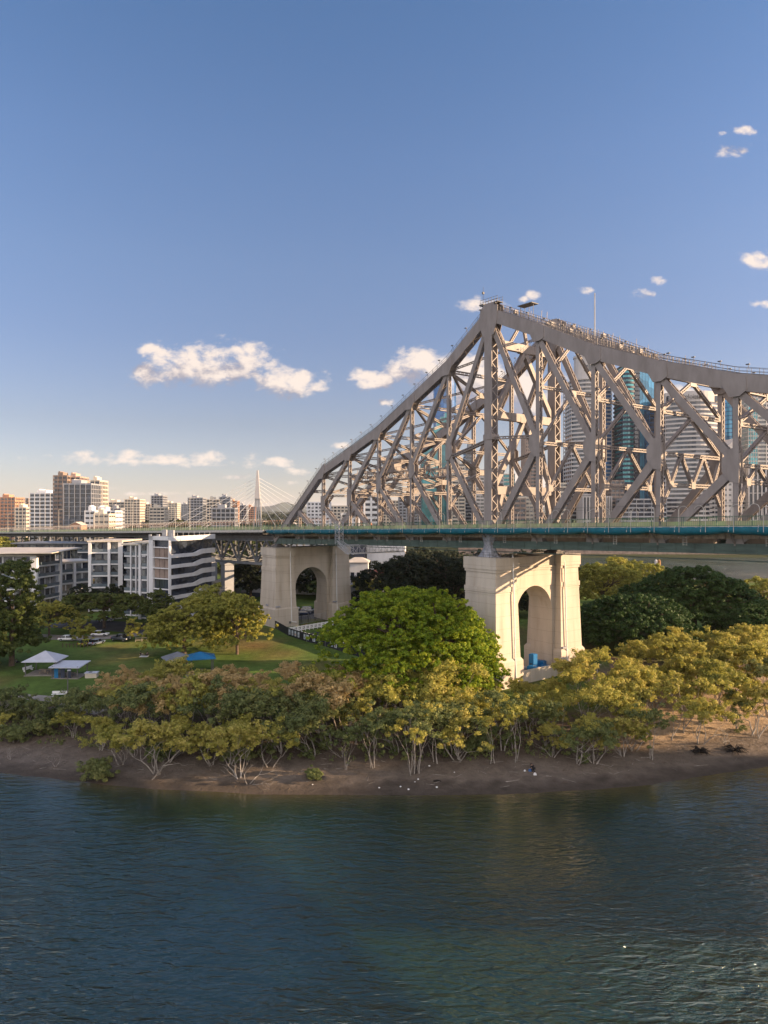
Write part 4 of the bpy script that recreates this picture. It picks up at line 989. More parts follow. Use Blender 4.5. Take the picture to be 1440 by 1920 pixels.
dome('mid_round', 5, 8.6, 7.5, 13.2, 4.5, 1150, .8, 55, .21, 'leaf_gold', lump=.32, inner=.25, trunk_r=.45)
dome('mid_green', 6, 6.5, 6, 12.5, 4.4, 800, .75, 60, .21, 'leaf_mid', lump=.24, inner=.25, trunk_r=.3)
dome('park_green', 7, 6.2, 5.6, 12.2, 4.6, 900, .66, 60, .19, 'leaf_gold', lump=.20, inner=.25, trunk_r=.28, flatpow=.8)
dome('flat_spread', 8, 12.5, 9, 9.8, 5.2, 1100, .9, 50, .24, 'leaf_mid', lump=.25, inner=.2, trunk_r=.35, limbs=9, flatpow=1.1)
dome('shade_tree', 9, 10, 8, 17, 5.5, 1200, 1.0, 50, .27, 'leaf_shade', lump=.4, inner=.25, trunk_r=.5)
dome('tall_dark', 10, 6.8, 6.5, 20.5, 6.0, 1150, .95, 60, .23, 'leaf_mid', lump=.35, inner=.25, trunk_r=.5)
dome('small_round', 11, 2.6, 2.4, 6.5, 2.2, 90, .7, 80, .18, 'leaf_gold', lump=.25, inner=.3, trunk_r=.14)
dome('umbrella', 13, 9.5, 7, 15.5, 10.5, 260, 1.1, 60, .26, 'leaf_gold', bark='bark_pale', lump=.3, inner=.2, trunk_r=.4, limbs=14, flatpow=1.1)
dome('far_tree', 14, 7, 6, 12, 3.5, 90, 1.9, 26, .85, 'leaf_mid', lump=.35, inner=.1, trunk_r=.5, limbs=3)
dome('far_tree_dark', 15, 8, 7, 13, 3.0, 100, 2.0, 26, .9, 'leaf_shade', lump=.35, inner=.1, trunk_r=.5, limbs=3)
dome('far_tree_gold', 16, 6, 6, 10, 3.0, 80, 1.7, 26, .8, 'leaf_gold', lump=.35, inner=.1, trunk_r=.5, limbs=3)
def conifer(key, seed, H, R0, leaf):
    rng = random.Random(seed); mb = MB(); cen = []; rad = []
    mb.path([(0,0,-.5),(0,0,H*.5),(0,0,H)], [.4,.25,.05], 6)
    k = int(H / .9)
    for i in range(k):
        z = H * .12 + (H * .86) * i / k; r = R0 * (1 - i / k) + .3
        for j in range(7): th = j * .9 + i * .5; cen += [(r*.9*math.cos(th), r*.9*math.sin(th), z - r*.12), (r*.5*math.cos(th), r*.5*math.sin(th), z)]; rad += [.65, .6]
    v, q = leaves(cen, rad, 16, .35, seed, up=.5, flat=.4); variant(key, mb, v, q, M['bark'], M[leaf])
conifer('norfolk_pine', 20, 17, 5.0, 'leaf_mid')

def at(X, Y, dz=-.05): return (X, Y, g(X, Y) + dz)
def atpx(x, Y): X = (x - 720) / F * Y; return (X, Y, g(X, Y) - .05)
prng = random.Random(77)
# the big figs and park trees, each where the photograph has it
plant('fig_bright', (6.3, 125.5, g(6, 125) - .3), 'huge bright green fig tree with a dome crown in front of the sunlit pier', 'fig_tree', rz=.4)
plant('fig_dark', atpx(1195, 170), 'dark green spreading fig nearest the right side of the sunlit pier', 'fig_tree', rz=1.2, scale=.95)
plant('fig_dark2', atpx(1300, 186), 'largest dark fig with a tall mounded crown near the river on the right', 'fig_tree', rz=2.6, scale=.92, sz=.92)
plant('fig_dark', atpx(1420, 176), 'dark fig at the right edge of the picture behind the golden mangroves', 'fig_tree', rz=4.0, scale=.8)
plant('gold_broad', atpx(1130, 218), 'golden open-branched tree just right of the sunlit pier below the deck', rz=.2, scale=.98)
plant('gold_broad', atpx(1195, 226), 'golden open-branched tree in front of the river right of its twin', rz=2.2, scale=.95)
plant('mid_round', atpx(1150, 245), 'bright green tree peeping out directly under the bridge deck', rz=.9, scale=1.08, sz=1.1)
plant('gold_broad', atpx(1432, 222), 'golden tree by the water at the right edge of the picture', rz=3.0, scale=.72)
plant('gold_small', atpx(1385, 212), 'small golden bushy tree showing above the dark figs by the river', rz=1.0, scale=.9)
plant('tall_dark', (-79.5, 152, g(-79, 152)), 'tall leafy tree cut off by the left edge of the picture', rz=1.0, scale=.98)
plant('mid_green', (-85, 148, g(-85, 148)), 'dark shaded tree below the tall one at the left edge', rz=2.0, scale=.85)
plant('flat_spread', atpx(195, 197), 'wide flat-topped dark green tree in front of the white apartments', rz=.3, scale=1.02)
plant('gold_broad', atpx(92, 186), 'golden spreading tree at the left below the curved apartment block', rz=1.1, scale=.55)
plant('gold_small', atpx(52, 182), 'pale bushy shrub tree left of the parked white car', rz=3.1, scale=.42)
plant('small_round', atpx(157, 176), 'small yellow-green park tree standing in front of the white cars', rz=.5, scale=1.0)
plant('small_round', atpx(247, 180), 'small dull park tree right of the parked dark pickup', rz=1.5, scale=.82)
plant('mid_round', atpx(345, 161), 'round full-crowned tree on the lawn left of the park pair', rz=.7, scale=.98)
plant('park_green', atpx(445, 163), 'tall oval tree with a bare dark trunk on the lawn near the shaded pier', rz=2.4, scale=1.04, sz=1.07)
plant('umbrella', atpx(400, 178), 'umbrella-topped tree with pale bare branches behind the park pair', rz=1.9, scale=.8, sz=1.2)
plant('tall_dark', atpx(300, 182), 'dark tree squeezed behind the round tree beside the apartments', rz=1.9, scale=.55)
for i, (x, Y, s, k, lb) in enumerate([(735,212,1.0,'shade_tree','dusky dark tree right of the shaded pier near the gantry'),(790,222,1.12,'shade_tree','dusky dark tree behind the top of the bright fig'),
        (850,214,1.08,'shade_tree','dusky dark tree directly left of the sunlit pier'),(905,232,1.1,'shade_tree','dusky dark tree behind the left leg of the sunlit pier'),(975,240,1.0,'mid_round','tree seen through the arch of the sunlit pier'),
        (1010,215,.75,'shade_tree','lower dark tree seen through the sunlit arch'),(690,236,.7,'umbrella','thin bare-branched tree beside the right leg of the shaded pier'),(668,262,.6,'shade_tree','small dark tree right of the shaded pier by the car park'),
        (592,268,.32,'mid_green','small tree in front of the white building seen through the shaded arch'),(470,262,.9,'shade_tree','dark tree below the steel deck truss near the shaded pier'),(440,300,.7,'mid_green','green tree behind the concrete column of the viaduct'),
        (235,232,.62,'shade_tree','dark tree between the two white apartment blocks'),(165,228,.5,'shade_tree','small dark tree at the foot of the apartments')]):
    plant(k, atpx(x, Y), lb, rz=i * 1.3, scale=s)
# mangroves: about a hundred, in rows along the sand
GR = 'mangroves along the river bank'
def front(X): return interp(X, SHX, SHY)
def mlabel(row, X, k):
    side = ('below the park shelters' if X < -42 else 'left of the bright fig' if X < -12 else 'below the bright fig' if X < 14 else 'below the sunlit pier' if X < 34 else 'at the far right')
    kind = {'mangrove': 'yellow', 'mangrove_green': 'green', 'mangrove_tan': 'tan-crowned', 'mangrove_open': 'leaning open', 'mangrove_tall': 'slender tall'}[k]
    return f'{kind} mangrove with pale trunks, {row} row {side}'
rows = [('front', 8.6, 4.6), ('second', 12.8, 3.6), ('third', 18.0, 4.4), ('fourth', 24.5, 5.0), ('back', 31, 5.4)]
for name_, off, sp in rows:
    X = -62 + prng.uniform(0, 3)
    while X < 71:
        o = off + prng.gauss(0, 1.1)
        if X < -42: o += 3
        if X > 30 and name_ in ('front', 'second'): o += .8
        Y = front(X) + o
        x = X + prng.gauss(0, .8)
        skip = (name_ == 'back' and -70 < X < -42) or (name_ in ('third','fourth') and X < -47) or (name_ in ('fourth','back') and 11 < X < 30 and Y > 124) or (name_ in ('front', 'second') and (X > 30) and prng.random() < .42) or (name_ == 'front' and prng.random() < (.5 if X < -40 else .35))
        if X > -70 and Y > 130 and X < 34: skip = True
        if not skip:
            if name_ == 'front': k = prng.choice(['mangrove_tall', 'mangrove_tall', 'mangrove_open']) if X > -12 else prng.choice(['mangrove_open', 'mangrove_open', 'mangrove_green', 'mangrove'])
            elif name_ == 'back': k = prng.choice(['mangrove', 'mangrove', 'mangrove_tan']) if X < 5 else 'mangrove'
            elif name_ == 'second': k = prng.choice(['mangrove_tall', 'mangrove_tall', 'mangrove_green'])
            else: k = prng.choice(['mangrove', 'mangrove_tan']) if X < 0 else 'mangrove'
            nvar = {'mangrove': 6, 'mangrove_green': 4, 'mangrove_tan': 4, 'mangrove_open': 4, 'mangrove_tall': 5}[k]
            s = prng.uniform(.72, 1.14) * (.62 if X < -48 else .85 if X < -42 else 1.0) * (.9 if name_ == 'front' else .74 if name_ in ('fourth', 'back') and X < -10 else 1) * ((.66 if Y > 104 else .85) if 12 < X < 30 else 1)
            plant(k + str(prng.randrange(nvar)), (x, Y, g(x, Y) - .1), mlabel(name_, X, k), 'mangrove_tree', 'mangrove', 'mangroves, ' + mlabel(name_, X, k).replace(' mangrove with pale trunks', ''), scale=s, rng=prng)
        X += sp * prng.uniform(.75, 1.25)
for (x, Y) in [(1075,133),(1120,137),(1165,134),(1205,136),(1250,139),(1300,138),(1345,142),(1395,141),(1440,145),(1120,145),(1210,143),(1290,147),(1360,150),(1420,152),(1375,146),(1330,131)]:
    if x > 1180: plant('mangrove%d' % prng.randrange(6), atpx(x, Y), 'golden mangrove in the dense canopy behind the sand at the far right', 'mangrove_tree', 'mangrove', 'golden mangroves massed at the right', scale=prng.uniform(.95, 1.12), rng=prng)
for (x, y, k, sc_, lb) in [(292,1452,'mangrove_open0',.95,'yellow-topped open mangrove standing almost in the water at the left'),(452,1462,'mangrove_open1',1.0,'big white-limbed open mangrove at the very edge of the water'),(230,1432,'mangrove_open2',.7,'leaning mangrove reaching over the sand left of its taller neighbour'),
        (700,1440,'mangrove_tall1',.85,'clump of grey upright trunks with thin crowns in the middle of the beach'),(768,1452,'mangrove_tall0',.8,'single slender mangrove stepping out onto the bare sand'),(816,1430,'mangrove_tall2',.85,'pair of pale leaning trunks above the white scraps'),(860,1424,'mangrove_tall3',.8,'slim mangrove with a low green tuft right of the pale pair'),
        (965,1428,'mangrove_tall4',.9,'slender mangrove just behind the bending person'),(1085,1432,'mangrove_green1',.72,'dark green mangrove with a white foot nearest the water on the right'),(1222,1424,'mangrove_tall1',.8,'thin leaning mangrove alone at the front of the right beach'),(185,1462,'shrub1',.8,'leafy mangrove bough drooping over the waterline at the left')]:
    plant(k, gp(x, y, -.1), lb, 'mangrove_tree', 'mangrove', scale=sc_, rng=prng)
# shrubs, bare wood and driftwood on the sand
for i, (x, y, k, lb) in enumerate([(30,1390,0,'low dark shrub at the left edge of the sand'),(75,1375,1,'bushy green mangrove shrub near the left edge'),(15,1350,2,'leafy bush beside the path at the left edge'),(60,1345,0,'leafy bush just right of the path corner'),
        (110,1352,1,'dark bush below the park bench'),(455,1425,2,'shrub at the foot of the big leaning mangrove'),(590,1462,0,'tiny lone mangrove shrub near the waterline'),(300,1425,1,'shrub on the sand below the yellow mangroves'),(905,1410,2,'low bush at the tree line below the sunlit pier')]):
    plant('shrub%d' % k, gp(x, y, -.1), lb, 'mangrove_shrub', 'shrub', scale=.45 if i == 6 else .8, rng=prng)
def deadwood(key, x, y, label, scale=1, rz=0, tilt=0, name='dead_tree'):
    o = bpy.data.objects.new(name, VAR[key]); C.objects.link(o); o.location = gp(x, y, -.05); o.scale = (scale,) * 3; o.rotation_euler = (tilt, 0, rz); tag(o, label, 'dead tree')
deadwood('bare0', 105, 1438, 'forked bare trunk standing on the sand at the left', .55, .3)
deadwood('bare1', 285, 1462, 'pale leafless branches sprawling over the waterline', .8, 2.0, .5)
deadwood('bare2', 250, 1420, 'pale leafless mangrove leaning left on the sand', .7, .9, -.4)
deadwood('bare1', 465, 1470, 'big white leafless mangrove at the edge of the water', 1.0, 1.0, .1)
deadwood('bare0', 640, 1420, 'tangle of grey dead branches among the trunks', .8, 4.0, .9)
deadwood('bare2', 20, 1425, 'small dark snag on the sand at the left edge', .45, 3.0, .2)
deadwood('bare0', 560, 1448, 'fallen white branch lying on the sand', .5, 1.2, 1.35, 'fallen_branch')
deadwood('bare2', 1360, 1395, 'leaning pale trunk beside the uprooted stumps', .9, 5.2, .7)
# uprooted black root plates at the right
for (x, y, w, lb) in [(1312, 1412, 1.6, 'black uprooted root plate lying flat on the sand'), (1378, 1410, 2.0, 'black spiky root mass at the foot of the white trunks')]:
    mb = MB(); rng = random.Random(int(x))
    for i in range(46):
        th = rng.uniform(0, 6.28); L = rng.uniform(.5, 1) * w; mb.path([(0, 0, .25), (L*.5*math.cos(th), L*.5*math.sin(th), rng.uniform(.1, .9)), (L*math.cos(th), L*math.sin(th), rng.uniform(-.1, .8))], [.13, .08, .02], 4)
    tag(mb.build('root_stump', M['bark_dark'], None, gp(x, y)), lb, 'stump')

# breathing roots and twigs littering the mud under the mangroves (past counting)
def sticks(name, n, d0, d1, h0, h1, r, lie, m, label, seed):
    rg = random.Random(seed); mb = MB()
    for i in range(n):
        X = rg.uniform(-62, 66); d = rg.uniform(d0, d1) + 1.2 * math.sin(X * .7); Y = front(X) + d; z = g(X, Y); th = rg.uniform(0, 6.28); L = rg.uniform(h0, h1)
        if lie: mb.tube((X, Y, z + .03), (X + L * math.cos(th), Y + L * math.sin(th), z + .06 + rg.uniform(0, .1)), r * rg.uniform(.6, 1.5), r * .4, 3)
        else: mb.tube((X, Y, z - .05), (X + .05 * math.cos(th), Y + .05 * math.sin(th), z + L), r, r * .4, 3)
    tag(mb.build(name, m), label, name.replace('_', ' '), None, 'stuff')
sticks('breathing_roots', 5000, 5.5, 15, .12, .34, .018, False, M['bark'], 'short dark breathing roots sticking up from the mud under the mangroves', 1)
sticks('twig_litter', 900, 2.6, 14, .3, 1.3, .022, True, M['bark'], 'dark twigs and drift litter strewn over the sand', 2)
sticks('pale_twigs', 160, 3.0, 13, .5, 2.2, .03, True, M['bark_pale'], 'pale fallen sticks lying among the mangrove feet', 3)
cen = []; rad = []; rg = random.Random(6)
for i in range(900):
    X = rg.uniform(-62, 34); Y = front(X) + rg.uniform(10, 26); cen.append((X, Y, g(X, Y) + .25)); rad.append(rg.uniform(.3, .8))
v, q = leaves(cen, rad, 26, .15, 7, up=.5, flat=.7); o = bpy.data.objects.new('undergrowth', npmesh('undergrowth', v, q, M['leaf_mangrove_green'])); C.objects.link(o); tag(o, 'low green undergrowth beneath the mangroves', 'undergrowth', None, 'stuff')
# ---------------------------------------------------------------- buildings
def px_poly(x0, x1, D, depth, skew=0.0):
    X0 = (x0 - 720) / F * D; X1 = (x1 - 720) / F * D
    return [(X0, D), (X1, D + skew), (X1 * (1 + .15 * depth / D), D + depth + skew), (X0 * (1 + .15 * depth / D), D + depth)]
def inset(poly, d):
    cx = sum(p[0] for p in poly) / len(poly); cy = sum(p[1] for p in poly) / len(poly); out = []
    n = len(poly)
    for i in range(n):
        p0 = Vector(poly[i-1]); p1 = Vector(poly[i]); p2 = Vector(poly[(i+1) % n])
        e1 = (p1 - p0).normalized(); e2 = (p2 - p1).normalized(); n1 = Vector((e1.y, -e1.x)); n2 = Vector((e2.y, -e2.x))
        if n1.dot(p1 - Vector((cx, cy))) < 0: n1 = -n1; n2 = -n2
        b = (n1 + n2); b = b / max(.3, b.dot(n1)); q_ = p1 - b * d; out.append((q_.x, q_.y))
    return out
def building(name, label, cat, poly, z0, ztop, fh, win, slab, frac=.35, out=.3, mull=0, mw=.4, mmat=None, mout=.15, roof=None, plant_=None, group=None, top=1.2, core=True, edge=None):
    cx = sum(p[0] for p in poly) / len(poly); cy = sum(p[1] for p in poly) / len(poly)
    root = thing(name, label, cat, (cx, cy, z0), 0, group)
    P = [(p[0] - cx, p[1] - cy) for p in poly]; Pi = inset(P, out); H = ztop - z0; nf = max(2, int(round((H - top) / fh))); fh = (H - top) / nf
    small = nf > 100
    for i in range(nf):
        zb = i * fh; mb = MB(); mb.prism(P, zb, zb + fh * frac); mb.build('floor_band', slab, root)
        mb = MB(); mb.prism(Pi, zb + fh * frac, zb + fh); mb.build('window', win, root)
    mb = MB(); mb.prism(P, nf * fh, H); mb.build('roof', roof or slab, root)
    if mull:
        mb = MB(); n = len(P)
        for i in range(n):
            a = Vector(P[i]); b = Vector(P[(i+1) % n]); L = (b - a).length
            if L < mull * .8: continue
            k = max(1, int(round(L / mull))); d = (b - a).normalized(); nn = Vector((d.y, -d.x))
            if nn.dot((a + b) / 2) < 0: nn = -nn
            for j in range(k + 1):
                p = a + d * (L * j / k) + nn * (mout / 2 - .05); mb.bar((p.x, p.y, .01), (p.x, p.y, H - .01), mw, mout + .3, (nn.x, nn.y, 0))
        mb.build('facade_ribs', mmat or slab, root)
    for q_ in (plant_ or []):
        x0, x1, y0, y1, h = q_; w = max(p[0] for p in P); wy = max(p[1] for p in P)
        mb = MB(); mb.box(x0 * w, x1 * w, y0 * wy, y1 * wy, H, H + h); mb.box(x0*w+.3, x0*w+1.5, y0*wy+.3, y1*wy-.3, H + h, H + h + .8); mb.build('plant_room', slab, root)
    return root
def Ztop(y, D): return CAMZ - (y - 960) / F * D
def arc_poly(x0, x1, D, bulge, depth, n=10):
    X0 = (x0 - 720) / F * D; X1 = (x1 - 720) / F * D; pts = []
    for i in range(n + 1):
        f = i / n; pts.append((X0 + (X1 - X0) * f, D - bulge * math.sin(math.pi * f)))
    return pts + [(X1, D + depth), (X0, D + depth)]
def circ(xc, D, r, n=16): X = (xc - 720) / F * D; return [(X + r * math.cos(6.2832 * i / n), D + r * math.sin(6.2832 * i / n)) for i in range(n)]
CG = 6.0
# city towers seen through the trusses
building('glass_tower', 'tallest slim deep blue glass tower behind the left arm of the truss', 'tower', circ(834, 820, 13.3, 18), CG, Ztop(704, 820), 4.2, M['glass_blue'], M['glass_blue'], .2, .15, plant_=[(-.5,.5,-.5,.5,3)])
t2 = building('glass_tower', 'teal glass tower with a stepped top in front of the tall blue one', 'tower', px_poly(792, 842, 700, 26), CG, Ztop(822, 700), 4.0, M['glass_teal'], M['glass_teal'], .22, .2, mull=3.2, mw=.15)
for i, (x0, x1, y) in enumerate([(812,819,800),(819,826,790),(826,834,781),(834,842,774)]):
    cx, cy = t2.location.x, t2.location.y; mb = MB(); p = px_poly(x0, x1, 701 + i * .2, 20 - i); mb.prism([(a - cx, b - cy) for a, b in p], Ztop(822, 700) - CG - 2, Ztop(y, 700) - CG); mb.build('stepped_crown', M['glass_teal'], t2)
building('apartment_tower', 'cream balconied tower directly right of the teal glass tower', 'tower', px_poly(848, 872, 660, 22), CG, Ztop(868, 660), 3.3, M['glass_dark'], M['cream_wall'], .45, .7, mull=6, mw=.5, plant_=[(-.6,.3,-.5,.5,4)])
building('apartment_tower', 'dark slim apartment block behind the cream balconied tower', 'tower', px_poly(872, 892, 740, 22), CG, Ztop(842, 740), 3.5, M['glass_dark'], M['grey_wall'], .35, .5, plant_=[(-.3,.3,-.5,.5,6)])
building('apartment_tower', 'grey gridded apartment block left of the great post of the truss', 'tower', px_poly(893, 915, 640, 20), CG, Ztop(880, 640), 3.2, M['glass_room'], M['tower_white'], .4, .4, mull=3.4, mw=.4)
building('apartment_tower', 'slim grey gridded tower seen just right of the great post', 'tower', px_poly(928, 944, 700, 20), CG, Ztop(866, 700), 3.3, M['glass_room'], M['tower_white'], .4, .4, mull=3, mw=.5)
building('office_tower', 'green-glazed block with a pale crown low behind the truss', 'tower', px_poly(944, 966, 760, 22), CG, Ztop(888, 760), 4, M['glass_teal'], M['tower_white'], .3, .3)
building('office_tower', 'brown banded low office block behind the main post frame', 'tower', px_poly(932, 986, 610, 24), CG, Ztop(934, 610), 4, M['glass_dark'], M['brown_wall'], .45, .4, mull=5, mw=.6)
building('office_tower', 'tall rose granite tower with a fine window grid', 'tower', arc_poly(986, 1013, 720, 3, 24), CG, Ztop(814, 720), 3.6, M['glass_room'], M['tower_pink'], .45, .25, mull=1.9, mw=.8, mmat=M['tower_pink'])
building('office_tower', 'slim dark tower beside the round-topped white one', 'tower', px_poly(1057, 1071, 690, 22), CG, Ztop(862, 690), 3.8, M['glass_dark'], M['navy_wall'], .3, .2, mull=4, mw=.3)
r_ = building('apartment_tower', 'round-topped white tower with curved balcony bands', 'tower', arc_poly(1071, 1122, 650, 9, 28, 14), CG, Ztop(712, 650), 3.7, M['glass_dark'], M['tower_white'], .42, 1.1, mull=7.5, mw=.6, mout=.0)
cx, cy = r_.location.x, r_.location.y; zz = Ztop(712, 650) - CG
mb = MB(); cc = [(a - cx, b - cy) for a, b in circ(1100, 661, 11.5, 20)]; mb.prism(cc, zz, Ztop(668, 650) - CG); mb.build('drum', M['tower_white'], r_)
mb = MB(); cc = [(a - cx, b - cy) for a, b in circ(1100, 661, 12.2, 20)]; mb.prism(cc, Ztop(668, 650) - CG, Ztop(664, 650) - CG); mb.build('drum_cap', M['tower_white'], r_)
for k in range(3):
    mb = MB(); a_ = -1.9 + k * .33; X = 11.4 * math.cos(a_) + (1100-720)/F*661 - cx; Y = 661 - cy + 11.4 * math.sin(a_); mb.bar((X, Y, zz + 8), (X, Y, zz + 13.5), 3.0, 1.0, (math.cos(a_), math.sin(a_), 0)); mb.build('drum_window', M['glass_dark'], r_)
building('apartment_tower', 'shadowed blue-grey wing joined right of the round-topped white tower', 'tower', px_poly(1122, 1147, 664, 26), CG, Ztop(694, 664), 3.7, M['glass_blue'], M['grey_wall'], .35, .5, mull=6, mw=.5)
building('office_tower', 'golden brown tower with a bright window grid between two trusses posts', 'tower', px_poly(1147, 1168, 720, 24), CG, Ztop(800, 720), 3.4, M['glass_gold'], M['tower_pink'], .32, .3, mull=3.2, mw=.9, mmat=M['brown_wall'])
building('glass_tower', 'dark green tower with stacked pale blue louvres', 'tower', arc_poly(1167, 1190, 640, 2, 26), CG, Ztop(684, 640), 3.9, M['glass_teal'], M['navy_wall'], .45, .8)
building('glass_tower', 'navy glass slab squeezed left of the bright blue tower', 'tower', px_poly(1190, 1200, 648, 26), CG, Ztop(682, 648), 4, M['glass_dark'], M['navy_wall'], .25, .2)
building('glass_tower', 'bright sky-blue mirrored glass tower', 'tower', px_poly(1199, 1232, 655, 26), CG, Ztop(687, 655), 4.1, M['glass_sky'], M['glass_sky'], .12, .06, mull=2.8, mw=.08, mmat=M['navy_wall'], mout=.02)
building('glass_tower', 'dark glass block in front of the foot of the bright blue tower', 'tower', px_poly(1218, 1240, 640, 14), CG, Ztop(757, 640), 4.1, M['glass_dark'], M['glass_blue'], .25, .15, mull=5, mw=.2)
d_ = building('office_tower', 'broad white banded office tower with a word across its top', 'tower', arc_poly(1248, 1354, 615, 13, 30, 14), CG, Ztop(737, 615), 3.75, M['glass_dark'], M['tower_white'], .40, .6, mull=7.4, mw=.45, mout=.1, top=9)
cu = bpy.data.curves.new('sign', 'FONT'); cu.body = 'Deloitte.'; cu.size = 5.4; cu.extrude = .15; cu.align_x = 'CENTER'; to = bpy.data.objects.new('sign', cu); C.objects.link(to)
dg = bpy.context.evaluated_depsgraph_get(); me = bpy.data.meshes.new_from_object(to.evaluated_get(dg)); bpy.data.objects.remove(to); me.materials.clear(); me.materials.append(M['dark'])
so_ = bpy.data.objects.new('sign_lettering', me); C.objects.link(so_); so_.parent = d_; so_.rotation_euler = (R(90), 0, 0)
so_.location = ((1296 - 720) / F * 602 - d_.location.x, 601.4 - d_.location.y, Ztop(744, 602) - CG - 1.5)
for k, x in enumerate((1258, 1345)):
    mb = MB(); X = (x - 720) / F * 607 - d_.location.x; Y = 607.5 - d_.location.y; mb.box(X - 2.2, X + 2.2, Y - .6, Y + 4, Ztop(752, 607) - CG, Ztop(742, 607) - CG); mb.build('corner_window', M['glass_dark'], d_)
building('glass_tower', 'slim rounded blue-green glass tower right of the white banded one', 'tower', circ(1370, 680, 5.4, 14), CG, Ztop(747, 680), 4, M['glass_sky'], M['glass_blue'], .2, .1)
building('office_tower', 'thin cream slab edge beside the slim rounded tower', 'tower', px_poly(1380, 1387, 690, 20), CG, Ztop(745, 690), 4, M['tower_white'], M['tower_white'], .5, .1)
gb_ = building('stone_building', 'pale gabled stone building at the foot of the slim rounded tower', 'building', px_poly(1356, 1390, 596, 22), CG, Ztop(843, 596), 4.5, M['glass_room'], M['tower_white'], .6, .3, mull=3.5, mw=1.5)
mb = MB(); P = [(p[0] - gb_.location.x, p[1] - gb_.location.y) for p in px_poly(1356, 1390, 596, 22)]; zt = Ztop(843, 596) - CG; mx_ = (P[0][0] + P[1][0]) / 2
mb.add([(P[0][0]-.5, P[0][1]-.5, zt), (P[1][0]+.5, P[1][1]-.5, zt), (mx_ + 4, P[0][1]-.5, zt + 10), (P[3][0]-.5, P[3][1], zt), (P[2][0]+.5, P[2][1], zt), (mx_ + 4, P[3][1], zt + 10)], [(0,1,2),(5,4,3),(0,2,5,3),(1,4,5,2),(0,3,4,1)]); mb.build('gable_roof', M['tower_white'], gb_)
building('office_tower', 'teal gridded glass tower near the right edge', 'tower', px_poly(1403, 1421, 640, 24), CG, Ztop(745, 640), 3.8, M['glass_teal'], M['tower_white'], .2, .15, mull=2.2, mw=.25)
building('office_tower', 'grey-topped white banded tower cut off by the right edge', 'tower', px_poly(1420, 1470, 655, 30), CG, Ztop(703, 655), 3.8, M['glass_dark'], M['tower_white'], .45, .5, mull=8, mw=.8, top=12)
building('office_tower', 'lower block of tall white vertical ribs near the right edge', 'tower', arc_poly(1404, 1475, 600, 3, 20), CG, Ztop(872, 600), 12, M['glass_dark'], M['tower_white'], .06, .8, mull=3.0, mw=1.1, mout=.6)
building('office_tower', 'low block of pale vertical ribs below the round-topped tower', 'tower', arc_poly(1094, 1146, 612, 4, 20), CG, Ztop(930, 612), 20, M['glass_dark'], M['tower_white'], .1, .8, mull=2.4, mw=.9, mout=.6)
building('office_tower', 'banded cream block low behind the slim dark tower', 'tower', px_poly(1030, 1062, 625, 20), CG, Ztop(905, 625), 3.8, M['glass_room'], M['cream_wall'], .45, .4)
building('office_tower', 'brown brick block low in front of the golden tower', 'tower', px_poly(1146, 1170, 618, 20), CG, Ztop(900, 618), 3.6, M['glass_dark'], M['brown_wall'], .45, .3, mull=4)
building('office_tower', 'cream low block with red crane behind the rose granite tower', 'tower', px_poly(962, 1000, 640, 20), CG, Ztop(918, 640), 3.6, M['glass_room'], M['cream_wall'], .5, .3, mull=4)
building('office_tower', 'white low riverside block between the banded tower and the gabled building', 'tower', px_poly(1330, 1402, 605, 16), CG, Ztop(905, 605), 3.8, M['glass_dark'], M['tower_white'], .5, .5, mull=5, mw=.5)
building('office_tower', 'dark low riverside block under the bright blue tower', 'tower', px_poly(1165, 1250, 598, 16), CG, Ztop(935, 598), 3.8, M['glass_dark'], M['grey_wall'], .35, .4, mull=6, mw=.4)
# unseen towers added beyond the right edge to shade park, pier and beach
building('office_tower', 'unseen office tower added beyond the right edge to shade the park', 'tower', [(400, 157), (440, 157), (440, 200), (400, 200)], 4, 142, 4, M['glass_dark'], M['tower_white'], .4, .3)
building('office_tower', 'second unseen tower added beyond the right edge to shade the beach', 'tower', [(400, 40), (436, 40), (436, 85), (400, 85)], 4, 109, 4, M['glass_dark'], M['tower_pink'], .4, .3)
